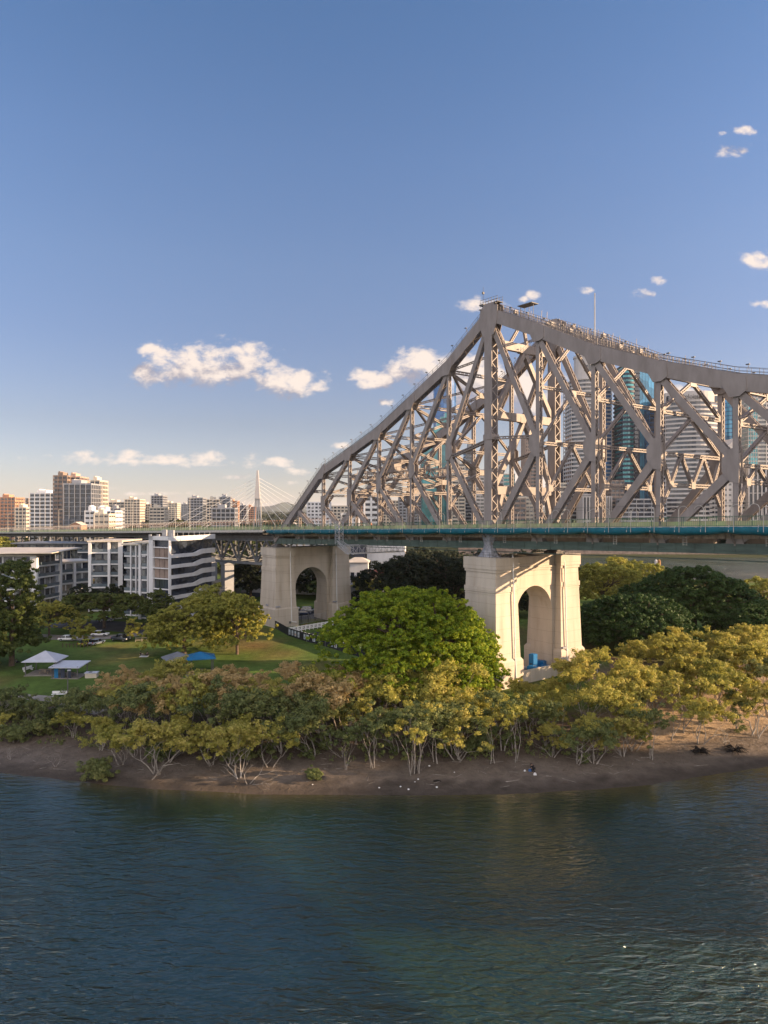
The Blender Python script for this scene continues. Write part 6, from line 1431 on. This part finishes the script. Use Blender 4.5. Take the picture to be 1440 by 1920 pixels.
# people: one skinned body each, clothes and hair as children
SK_ = mat('skin', (.42,.26,.18), .6, .05, 3); HAIR = mat('dark_hair', (.02,.015,.012), .7, .1, 3)
def cloth(n, c): return mat(n, c, .85, .08, 4)
def skinmesh(name, joints, edges, m, parent, root_i=0):
    me = bpy.data.meshes.new(name); me.from_pydata([j[0] for j in joints], edges, []); o = bpy.data.objects.new(name, me); C.objects.link(o)
    md = o.modifiers.new('skin', 'SKIN'); sub = o.modifiers.new('sub', 'SUBSURF'); sub.levels = 1; sub.render_levels = 1
    for i, j in enumerate(joints):
        sv = me.skin_vertices[0].data[i]; sv.radius = (j[1], j[1] if len(j) < 3 else j[2]); sv.use_root = (i == root_i)
    me.materials.append(m); o.parent = parent; return o
def person(loc, rz, pose, label, shirt, trousers, group=None):
    root = thing('person', label, 'person', loc, rz, group)
    if pose == 'stand':
        J = {'pel':(0,0,.95),'chest':(0.02,0,1.32),'neck':(0.03,0,1.50),'head':(.05,0,1.66),'hl':(0,.10,.90),'kl':(.05,.11,.50),'al':(0,.12,.08),'tl':(.18,.13,.04),'hr':(0,-.10,.90),'kr':(-.04,-.11,.50),'ar':(-.12,-.12,.08),'tr':(.06,-.13,.04),'sl':(0,.19,1.42),'el':(.04,.25,1.14),'wl':(.16,.22,.92),'sr':(0,-.19,1.42),'er':(0,-.26,1.14),'wr':(.12,-.24,.92)}
    elif pose == 'sit':
        J = {'pel':(0,0,.14),'chest':(-.08,0,.46),'neck':(-.06,0,.64),'head':(0,0,.80),'hl':(.05,.11,.14),'kl':(.42,.16,.40),'al':(.62,.14,.08),'tl':(.78,.15,.05),'hr':(.05,-.11,.14),'kr':(.45,-.18,.14),'ar':(.80,-.12,.08),'tr':(.92,-.14,.08),'sl':(-.08,.19,.57),'el':(.02,.27,.34),'wl':(.24,.22,.30),'sr':(-.1,-.19,.57),'er':(-.24,-.26,.32),'wr':(-.30,-.28,.06)}
    else:
        J = {'pel':(0,0,.62),'chest':(.28,0,.86),'neck':(.42,0,.94),'head':(.54,0,1.00),'hl':(0,.10,.60),'kl':(.30,.14,.40),'al':(.05,.14,.08),'tl':(.22,.15,.04),'hr':(0,-.10,.60),'kr':(.26,-.14,.34),'ar':(-.12,-.14,.08),'tr':(.05,-.15,.04),'sl':(.30,.18,.88),'el':(.45,.22,.60),'wl':(.60,.14,.38),'sr':(.30,-.18,.88),'er':(.48,-.2,.62),'wr':(.62,-.1,.36)}
    names = list(J); rad = {'pel':.13,'chest':.15,'neck':.055,'head':.10,'hl':.085,'kl':.06,'al':.045,'tl':.035,'hr':.085,'kr':.06,'ar':.045,'tr':.035,'sl':.06,'el':.042,'wl':.03,'sr':.06,'er':.042,'wr':.03}
    E = [('pel','chest'),('chest','neck'),('neck','head'),('pel','hl'),('hl','kl'),('kl','al'),('al','tl'),('pel','hr'),('hr','kr'),('kr','ar'),('ar','tr'),('chest','sl'),('sl','el'),('el','wl'),('chest','sr'),('sr','er'),('er','wr')]
    idx = {n: i for i, n in enumerate(names)}
    skinmesh('body', [(J[n], rad[n]) for n in names], [(idx[a], idx[b]) for a, b in E], SK_, root)
    def sub_(nm, ns, es, grow, m): skinmesh(nm, [(J[n], rad[n] + grow) for n in ns], [(ns.index(a), ns.index(b)) for a, b in es], m, root)
    sub_('shirt', ['chest','pel','sl','el','sr','er'], [('chest','pel'),('chest','sl'),('sl','el'),('chest','sr'),('sr','er')], .022, shirt)
    sub_('trousers', ['pel','hl','kl','al','hr','kr','ar'], [('pel','hl'),('hl','kl'),('kl','al'),('pel','hr'),('hr','kr'),('kr','ar')], .02, trousers)
    h = J['head']; mb = MB(); mb.ball((h[0]-.02, h[1], h[2]+.04), .115, 10, 8, 1.05); mb.build('hair', HAIR, root, smooth=True)
    return root
BLK = cloth('black_cloth', (.012,.012,.015)); WHT = cloth('white_cloth', (.6,.6,.6)); RED = cloth('red_cloth', (.4,.05,.04)); BLU = cloth('blue_cloth', (.05,.12,.3)); GRY = cloth('grey_cloth', (.15,.15,.16))
person(gp(1001,1449,0), 2.2, 'bend', 'person in black bending over on the sand at the water side', BLK, BLK)
person(gp(264,1229,0), .4, 'sit', 'person in dark clothes sitting at the left of the picnic rug', BLK, GRY)
person(gp(276,1229,0), 2.6, 'sit', 'person sitting at the right of the picnic rug on the lawn', GRY, BLK)
person(gp(31,1243,0), .8, 'sit', 'person sitting alone on the grass at the far left', GRY, BLK)
wq_ = BW(-35.5, -2.2, zd(-35.5) - .05); person((wq_.x, wq_.y, wq_.z), BROT, 'stand', 'person in red walking on the bridge footpath', RED, BLK)
wq_ = BW(36.5, -2.0, zd(36.5) - .05); person((wq_.x, wq_.y, wq_.z), BROT + 3.1, 'stand', 'person in dark clothes on the footpath near the right posts', BLK, GRY)
mb = MB(); mb.box(-.9,.9,-.7,.7,0,.03); o = mb.build('picnic_rug', WHT, None, gp(270,1231,.03)); tag(o, 'white picnic rug spread on the lawn between two people', 'rug')
for (x, y, s, mt_, lb) in [(994,1446,.25,BLU,'blue bag lying beside the bending person on the sand'),(1003,1453,.22,WHT,'white bag in front of the bending person'),(984,1446,.15,WHT,'small white bottle left of the blue bag')]:
    mb = MB(); mb.frustum(-s,s,-s*.7,s*.7,0,-s*.7,s*.7,-s*.45,s*.45,s*1.2); mb.box(-s*.3,s*.3,-.03,.03,s*1.2,s*1.5); o = mb.build('bag', mt_, None, gp(x, y)); tag(o, lb, 'bag')
# rubbish on the sand
for i, (x, y) in enumerate([(586,1472),(751,1476),(766,1481),(778,1467),(784,1462),(819,1477),(852,1449),(711,1478),(805,1437)]):
    mb = MB(); mb.ball((0,0,.08), .10 + .03 * (i % 3), 7, 5, .6); o = mb.build('litter', M['white_paint'], None, gp(x, y)); tag(o, 'small white scrap lying on the wet sand below the mangroves', 'litter', 'white scraps on the sand')
for (x, y, lb) in [(778,1450,'dark broken stump on the sand left of the log'),(820,1466,'dark driftwood log on the sand')]:
    mb = MB(); mb.path([(0,0,0),(.1,0,.5),(.3,.1,.9)], [.22,.16,.05], 6) if x < 800 else mb.path([(-.5,0,.1),(0,.1,.15),(.5,0,.1)], [.12,.14,.07], 6); o = mb.build('driftwood', M['bark_dark'], None, gp(x, y)); tag(o, lb, 'driftwood')

# picnic shelters
def shelter(px, w, d, h, rh, roofm, label, hip=True, rz=0, lean=0):
    p = gp(*px); root = thing('picnic_shelter', label, 'shelter', p, rz)
    for sx in (-1, 1):
        for sy in (-1, 1):
            mb = MB(); mb.box(sx*w*.82-.09, sx*w*.82+.09, sy*d*.82-.09, sy*d*.82+.09, -.3, h+.1); mb.build('post', M['steel_dark'], root)
    mb = MB()
    if hip: mb.add([(-w,-d,h),(w,-d,h),(w,d,h),(-w,d,h),(0,0,h+rh),(-w,-d,h-.12),(w,-d,h-.12),(w,d,h-.12),(-w,d,h-.12)], [(0,1,4),(1,2,4),(2,3,4),(3,0,4),(8,7,6,5),(0,5,6,1),(1,6,7,2),(2,7,8,3),(3,8,5,0)])
    else: mb.add([(-w,-d,h),(w,-d,h),(w,d,h+rh),(-w,d,h+rh),(-w,-d,h-.14),(w,-d,h-.14),(w,d,h+rh-.14),(-w,d,h+rh-.14)], [(0,1,2,3),(7,6,5,4),(0,4,5,1),(1,5,6,2),(2,6,7,3),(3,7,4,0)])
    mb.build('roof', roofm, root)
    mb = MB(); mb.box(-w*.9,w*.9,-d*.9,d*.9,-.3,.08); mb.build('floor_slab', M['path'], root)
    mb = MB(); mb.box(-w*.35,w*.35,-.35,.35,.72,.78); mb.box(-.15,.15,-.15,.15,0,.72); mb.build('table', M['plank'], root)
    for s in (-1,1): mb = MB(); mb.box(-w*.35,w*.35,s*.75-.13,s*.75+.13,.42,.47); mb.box(-w*.25,-w*.2,s*.75-.1,s*.75+.1,0,.42); mb.box(w*.2,w*.25,s*.75-.1,s*.75+.1,0,.42); mb.build('bench', M['plank'], root)
    return root
M['shelter_roof'] = mat('pale_blue_grey_roof', (.46,.48,.55), .4, .05, .6)
sh = shelter((85,1262), 3.5, 3.0, 2.9, 1.7, M['shelter_roof'], 'open picnic shelter with a pale hipped roof on the lawn', True, .05)
sh = shelter((131,1268), 3.1, 2.6, 2.3, .35, M['shelter_roof'], 'flat-roofed picnic shelter joined to the right of the hipped one', False, -.03)
for k in range(3): mb = MB(); mb.box(-2.2+k*1.3,-1.4+k*1.3,-2.0,-1.9,.1,2.2); mb.build('panel', M['roof_blue'] if k == 0 else M['navy_wall'], sh)
shelter((375,1262), 3.0, 2.6, 3.3, 1.1, M['roof_blue'], 'shelter with a bright blue hipped roof behind the tan mangroves', True, .3)
shelter((333,1263), 2.8, 2.6, 3.2, 1.3, M['roof_grey'], 'shelter with a faded grey-blue pyramid roof left of the bright blue one', True, .5)
def bench(px, rz, label):
    root = thing('park_bench', label, 'bench', gp(*px), rz)
    mb = MB(); mb.box(-1.3,1.3,-.25,.25,.42,.48); mb.build('seat', M['white_paint'], root)
    mb = MB(); mb.box(-1.3,1.3,.22,.28,.55,.95); mb.build('backrest', M['white_paint'], root)
    for s in (-1,1): mb = MB(); mb.box(s*1.0-.05,s*1.0+.05,-.22,.25,0,.42); mb.box(s*1.0-.05,s*1.0+.05,.18,.24,.42,.9); mb.build('leg', M['white_paint'], root)
bench((111,1306), .1, 'white park bench on the path in front of the shelters'); bench((53,1258), 1.3, 'white bench left of the hipped shelter')
root = thing('barbecue', 'square pale barbecue counter right of the shelters', 'barbecue', gp(172,1270), .1)
mb = MB(); mb.box(-1.1,1.1,-.7,.7,0,.95); mb.build('counter', M['cream_wall'], root); mb = MB(); mb.box(-1.25,1.25,-.85,.85,.95,1.05); mb.build('worktop', M['shelter_roof'], root); mb = MB(); mb.box(-.5,.1,-.4,.4,1.05,1.09); mb.build('hotplate', M['dark'], root)
lamp(gp(127,1306), 4.6, 'thin dark park lamp beside the white bench', .0, name='park_lamp', m='steel_dark')
lamp(gp(1120,1262), 1.6, 'short white post with a curved top beside the earth path', .2, name='path_post')
# bollard rail and timber barrier by the car park
root = thing('bollard_fence', 'low dark bollard fence at the edge of the lawn', 'fence', gp(145,1214), .0)
for k in range(9): mb = MB(); mb.box(-3.6+k*.85,-3.45+k*.85,-.07,.07,0,1.0); mb.build('bollard', M['bark'], root)
mb = MB(); mb.box(-3.6,3.4,-.03,.03,.75,.83); mb.build('rail', M['bark'], root)
root = thing('timber_barrier', 'short orange-lit timber barrier left of the round tree', 'barrier', gp(266,1203), .2)
for z in (.35,.85): mb = MB(); mb.box(-1.6,1.6,-.04,.04,z,z+.16); mb.build('rail', M['plank'], root)
for k in (-1.5,0,1.5): mb = MB(); mb.box(k-.07,k+.07,-.1,.04,0,1.1); mb.build('post', M['plank'], root)
# black hoarding with white posters
hp = [gp(488,1166), gp(500,1171), gp(520,1180), gp(541,1192), gp(575,1203), gp(610,1212), gp(655,1226), gp(690,1237)]
root = thing('site_hoarding', 'black fabric site fence with white posters curving across the lawn', 'fence', hp[0])
o0 = hp[0]; hh = 2.1
for i in range(len(hp) - 1):
    a = hp[i] - o0; b = hp[i+1] - o0; mb = MB(); d = (b - a).normalized(); n_ = Vector((d.y, -d.x, 0)).normalized()
    mb.bar(a + Z_ * hh / 2, b + Z_ * hh / 2, .05, hh); mb.build('fence_panel', M['dark'], root)
    mb = MB(); mb.tube(a - Z_ * .3, a + Z_ * (hh + .1), .05, n=6); mb.build('fence_post', M['silver'], root)
    mb = MB(); k = max(2, int((b - a).length / 1.6))
    for j in range(k): p = a.lerp(b, (j + .5) / k); mb.box(p.x - .2, p.x + .2, p.y + .05, p.y + .3, p.z + hh - .02, p.z + hh + .06)
    if i >= 3: mb.build('white_cap', M['white_paint'], root)
PAP = mat('printed_poster', (.55,.57,.58), .6, .1, 2.5, col2=(.30,.42,.50))
def along(xp):
    for i in range(len(hp) - 1):
        xa = hp[i].x / hp[i].y * F + 720; xb = hp[i+1].x / hp[i+1].y * F + 720
        if xa <= xp <= xb: f = (xp - xa) / (xb - xa); return hp[i].lerp(hp[i+1], f), (hp[i+1] - hp[i]).normalized()
    return hp[-1], (hp[-1] - hp[-2]).normalized()
for xp, w_p, cc in [(509,.9,0),(519,.9,0),(543.5,1.2,1),(549,1.2,1),(554.5,1.2,2),(560.5,1.2,1),(571.5,1.2,1),(577,1.3,1),(589,1.4,1),(600.5,1.1,1),(622,1.6,3),(630,1.5,4)]:
    p, d = along(xp); n_ = Vector((d.y, -d.x, 0)).normalized(); p = p - o0 + n_ * .06; hz = .7 if cc == 0 else 1.3; w_p *= .78
    mb = MB(); a = p - d * (w_p/2); b = p + d * (w_p/2); a.z = b.z = p.z + (1.25 if cc == 0 else 1.1); mb.bar(a, b, .03, hz); po = mb.build('poster', PAP, root)
    if cc:
        mb = MB(); a2 = p - d * (w_p*.28) + n_ * .03; b2 = p + d * (w_p*.28) + n_ * .03; a2.z = b2.z = p.z + .9; mb.bar(a2, b2, .02, .5)
        mb.build('poster_picture', {1: M['grey_wall'], 2: M['brick'], 3: M['navy_wall'], 4: M['brown_wall']}[cc], po)
        if cc > 2: mb = MB(); a2.z = b2.z = p.z + 1.6; mb.bar(a2, b2, .02, .35); mb.build('poster_picture', paint('sunflower', (.6,.5,.03)) if cc == 3 else M['roof_blue'], po)
# mesh fence in front of the shaded arch, white barriers, cones
def wire_fence(p0, p1, h, label, m, gap=.16, n=4):
    d = p1 - p0; root = thing('mesh_fence', label, 'fence', p0)
    for i in range(n):
        a = d * (i / n); b = d * ((i + 1) / n); L = (b - a).length; mb = MB()
        for z in (.1, h): mb.bar(a + Z_ * z, b + Z_ * z, .05, .05)
        for k in range(int(L / gap)): q_ = a.lerp(b, k * gap / L); mb.bar(q_ + Z_ * .1, q_ + Z_ * h, .05, .03, (1,0,0))
        mb.bar(a, a + Z_ * (h + .1), .09, .09, (1,0,0)); mb.bar(b, b + Z_ * (h + .1), .09, .09, (1,0,0)); mb.build('fence_panel', m, root)
wire_fence(gp(552,1172), gp(628,1160), 2.2, 'grey mesh fence closing off the arch of the shaded pier', M['silver'], .2, 6)
wb = random.Random(3)
for i in range(11):
    f = i / 10; p = gp(547 + 74 * f, 1186 - 12 * f) if i < 11 else None
    root = thing('event_barrier', 'white event barrier in the row behind the black hoarding', 'barrier', p, math.atan2(4.5, 9.5), 'white barriers behind the hoarding')
    mb = MB(); mb.box(-.62,.62,-.05,.05,.25,.35); mb.box(-.62,.62,-.05,.05,1.35,1.45); mb.box(-.62,-.50,-.05,.05,0,1.45); mb.box(.50,.62,-.05,.05,0,1.45); mb.box(-.5,.5,-.02,.02,.35,1.35); mb.build('panel', M['white_paint'], root)
    mb = MB(); mb.box(-.28,.28,-.045,-.02,.55,.68); mb.box(-.28,.28,-.045,-.02,.95,1.08); mb.box(.16,.28,-.05,-.02,.55,1.2); mb.build('printed_mark', M['dark'], root)
    for s in (-1,1): mb = MB(); mb.box(s*.55-.04,s*.55+.04,-.35,.35,0,.06); mb.build('foot', M['silver'], root)
OR = mat('orange_plastic', (.55,.10,.03), .5, .05, 3)
for i, (x, y) in enumerate([(562,1180),(566,1178),(570,1177),(574,1176),(577,1178),(568,1181)]):
    root = thing('traffic_cone', 'red and white traffic cone in the cluster before the shaded arch', 'traffic cone', gp(x, y), 0, 'traffic cones by the shaded arch')
    mb = MB(); mb.box(-.25,.25,-.25,.25,0,.05); mb.tube((0,0,.05),(0,0,.95),.2,.04,8); mb.build('cone', OR, root); mb = MB(); mb.tube((0,0,.45),(0,0,.62),.128,.10,8); mb.build('white_band', M['white_paint'], root)
mb = MB(); mb.box(-.6,.6,-.4,.4,0,.7); mb.box(-.5,.5,-.3,.3,.7,.95); tag(mb.build('supply_bin', paint('sunflower', (.6,.5,.03)), None, gp(558,1180)), 'yellow storage bin left of the traffic cones', 'bin')
mb = MB(); mb.box(-.04,.04,-.04,.04,0,1.3); mb.box(-.3,.3,-.05,.05,1.3,1.9); tag(mb.build('notice_sign', M['steel_dark'], None, gp(544,1178)), 'small dark notice sign at the foot of the shaded pier', 'sign')
# things inside the sunlit arch
def inarch(a, t): return BW(a, t)
CB = mat('cobalt_plastic', (.01,.13,.34), .4, .06, 2); CT = mat('teal_tarp', (.08,.20,.22), .7, .15, 2, bump=.4)
gz = g(inarch(3, 9).x, inarch(3, 9).y)
mb = MB()
pf = [inarch(4.3, 3.2 + i * (12.6 / 8)) for i in range(9)]; o0 = pf[0].copy(); o0.z = gz
root = thing('cream_hoarding', 'cream panel fence closing the foot of the sunlit arch', 'fence', o0)
for i in range(8):
    a = pf[i] - pf[0]; b = pf[i+1] - pf[0]; a.z = b.z = 1.2; mb = MB(); d = (b - a).normalized(); mb.bar(a + d * .03, b - d * .03, .08, 2.7); mb.build('fence_panel', M['cream_wall'], root)
for i, (a, t, sx, sy, h, m_, lb) in enumerate([(1.5,10.5,.6,.6,4.6,CB,'tall blue plastic tank standing in the sunlit arch'),(2.6,9.0,.8,.7,2.6,CB,'blue box unit left of the tall tank'),(.5,8.0,.9,.8,2.2,M['silver'],'grey crate behind the blue boxes in the arch'),(1.0,13.0,1.2,.8,2.9,CB,'wide blue container right of the tall tank'),(2.9,12.6,.9,.6,2.3,CB,'blue drum pack in front of the wide blue container'),(-.5,6.2,1.4,1.0,3.0,CB,'blue bin under the teal tarpaulin'),(-5.5,6.0,1.3,1.2,2.6,M['shelter_roof'],'pale grey cabinet behind the sunlit arch')]):
    w = inarch(a, t); root = thing('site_container', lb, 'container', (w.x, w.y, gz), BROT + .1 * i)
    mb = MB(); mb.box(-sx,sx,-sy,sy,0,h-.2); mb.build('body', m_, root); mb = MB(); mb.frustum(-sx-.05,sx+.05,-sy-.05,sy+.05,h-.2,-sx*.8,sx*.8,-sy*.8,sy*.8,h); mb.build('lid', m_, root)
    mb = MB(); mb.box(-sx*.5,sx*.5,-sy-.04,-sy,h*.3,h*.6); mb.build('label_plate', M['white_paint'] if i % 2 else M['navy_wall'], root)
w = inarch(-.5, 6.2); mb = MB(); vs = []; nn = 10; rr_ = random.Random(2)
for j in range(nn + 1):
    for i in range(nn + 1):
        x = (i / nn - .5) * 3.6; y = (j / nn - .5) * 2.8; e = max(abs(x) / 1.8, abs(y) / 1.4); vs.append((x, y, 3.25 - .8 * e ** 3 + rr_.uniform(-.08, .08)))
mb.add(vs, [(j*(nn+1)+i, j*(nn+1)+i+1, (j+1)*(nn+1)+i+1, (j+1)*(nn+1)+i) for j in range(nn) for i in range(nn)])
tag(mb.build('tarpaulin', CT, None, (w.x, w.y, gz), True), 'creased teal tarpaulin thrown over the blue bin in the arch', 'tarpaulin')
for (a, t, lb) in [(3.4,7.6,'orange debris heap behind the cream fence in the arch'),(2.2,9.9,'orange cone shape between the blue boxes')]:
    w = inarch(a, t); mb = MB(); mb.ball((0,0,.5), .9 if t < 9 else .4, 8, 6, .9); tag(mb.build('debris', OR, None, (w.x, w.y, gz)), lb, 'debris')
# boat, jetty and piles on the far reach
w = gp(1334, 1097); root = thing('motor_boat', 'blue and white ferry boat moored behind the dark figs', 'boat', (w.x, w.y - 2, 0), .15)
def hull(L, Wd, h): 
    xs = [-L, -L*.6, 0, L*.55, L*.85, L]; ws = [.75, .95, 1, .8, .4, .02]; vs = []; fs = []
    for x, k in zip(xs, ws): vs += [(x, -Wd*k*.7, -.4), (x, -Wd*k, h), (x, Wd*k, h), (x, Wd*k*.7, -.4)]
    for i in range(5):
        for j in range(4): a = i*4+j; b = i*4+(j+1)%4; fs.append((a, a+4, b+4, b))
    fs += [(0,1,2,3),(23,22,21,20)]; return vs, fs
mb = MB(); mb.add(*hull(7.5, 2.3, 1.4)); mb.build('hull', M['white_paint'], root)
mb = MB(); mb.frustum(-5.5,3.5,-1.8,1.8,1.4,-5.0,2.0,-1.5,1.5,3.6); mb.build('cabin', paint('navy', (.03,.05,.11)), root)
mb = MB(); mb.box(-5.6,2.2,-1.9,1.9,3.6,3.8); mb.build('canopy', M['white_paint'], root)
mb = MB(); mb.box(-4.8,2.6,-1.87,1.87,2.2,3.1); mb.build('windows', M['carglass'], root)
w = gp(1345, 1106); root = thing('jetty', 'small floating jetty beside the moored boat', 'jetty', (w.x + 2, w.y - 3, 0), .1)
mb = MB(); mb.box(-9,9,-1.5,1.5,-.3,.6); mb.build('pontoon', M['grey_wall'], root)
for s in (-8,8): mb = MB(); mb.tube((s,1.8,-3),(s,1.8,3.4),.22,n=8); mb.build('pile', M['plank'], root)
for (x, lb) in [(1230,'grey-white river pile just under the bridge, left one'),(1236,'rust-streaked river pile just under the bridge, right one')]:
    X = (x - 720) / F * 385; mb = MB(); mb.tube((0,0,-4),(0,0,9.5),.85,.8,10); mb.tube((0,0,9.5),(0,0,10.4),.9,.2,10); tag(mb.build('river_pile', M['tower_white'] if x < 1232 else mat('rusty_pile', (.36,.19,.08), .8, .2, .5), None, (X, 385, 0)), lb, 'pile')

# ---------------------------------------------------------------- evening haze
mb = MB(); mb.box(-14500, 14500, -3500, 31000, -7.5, 330); hz = mb.build('haze', M['white_paint']); tag(hz, 'thin pale evening haze lying over the whole city', 'haze', None, 'stuff')
hm = bpy.data.materials.new('haze'); hm.use_nodes = True; t = hm.node_tree; t.nodes.clear()
pv = nd(t, 'ShaderNodeVolumePrincipled', ins={'Density': .000035, 'Anisotropy': .2}); pv.inputs['Color'].default_value = (.93,.95,1,1)
ho = nd(t, 'ShaderNodeOutputMaterial'); t.links.new(pv.outputs[0], ho.inputs['Volume']); hz.data.materials.clear(); hz.data.materials.append(hm)
hz.display_type = 'WIRE'
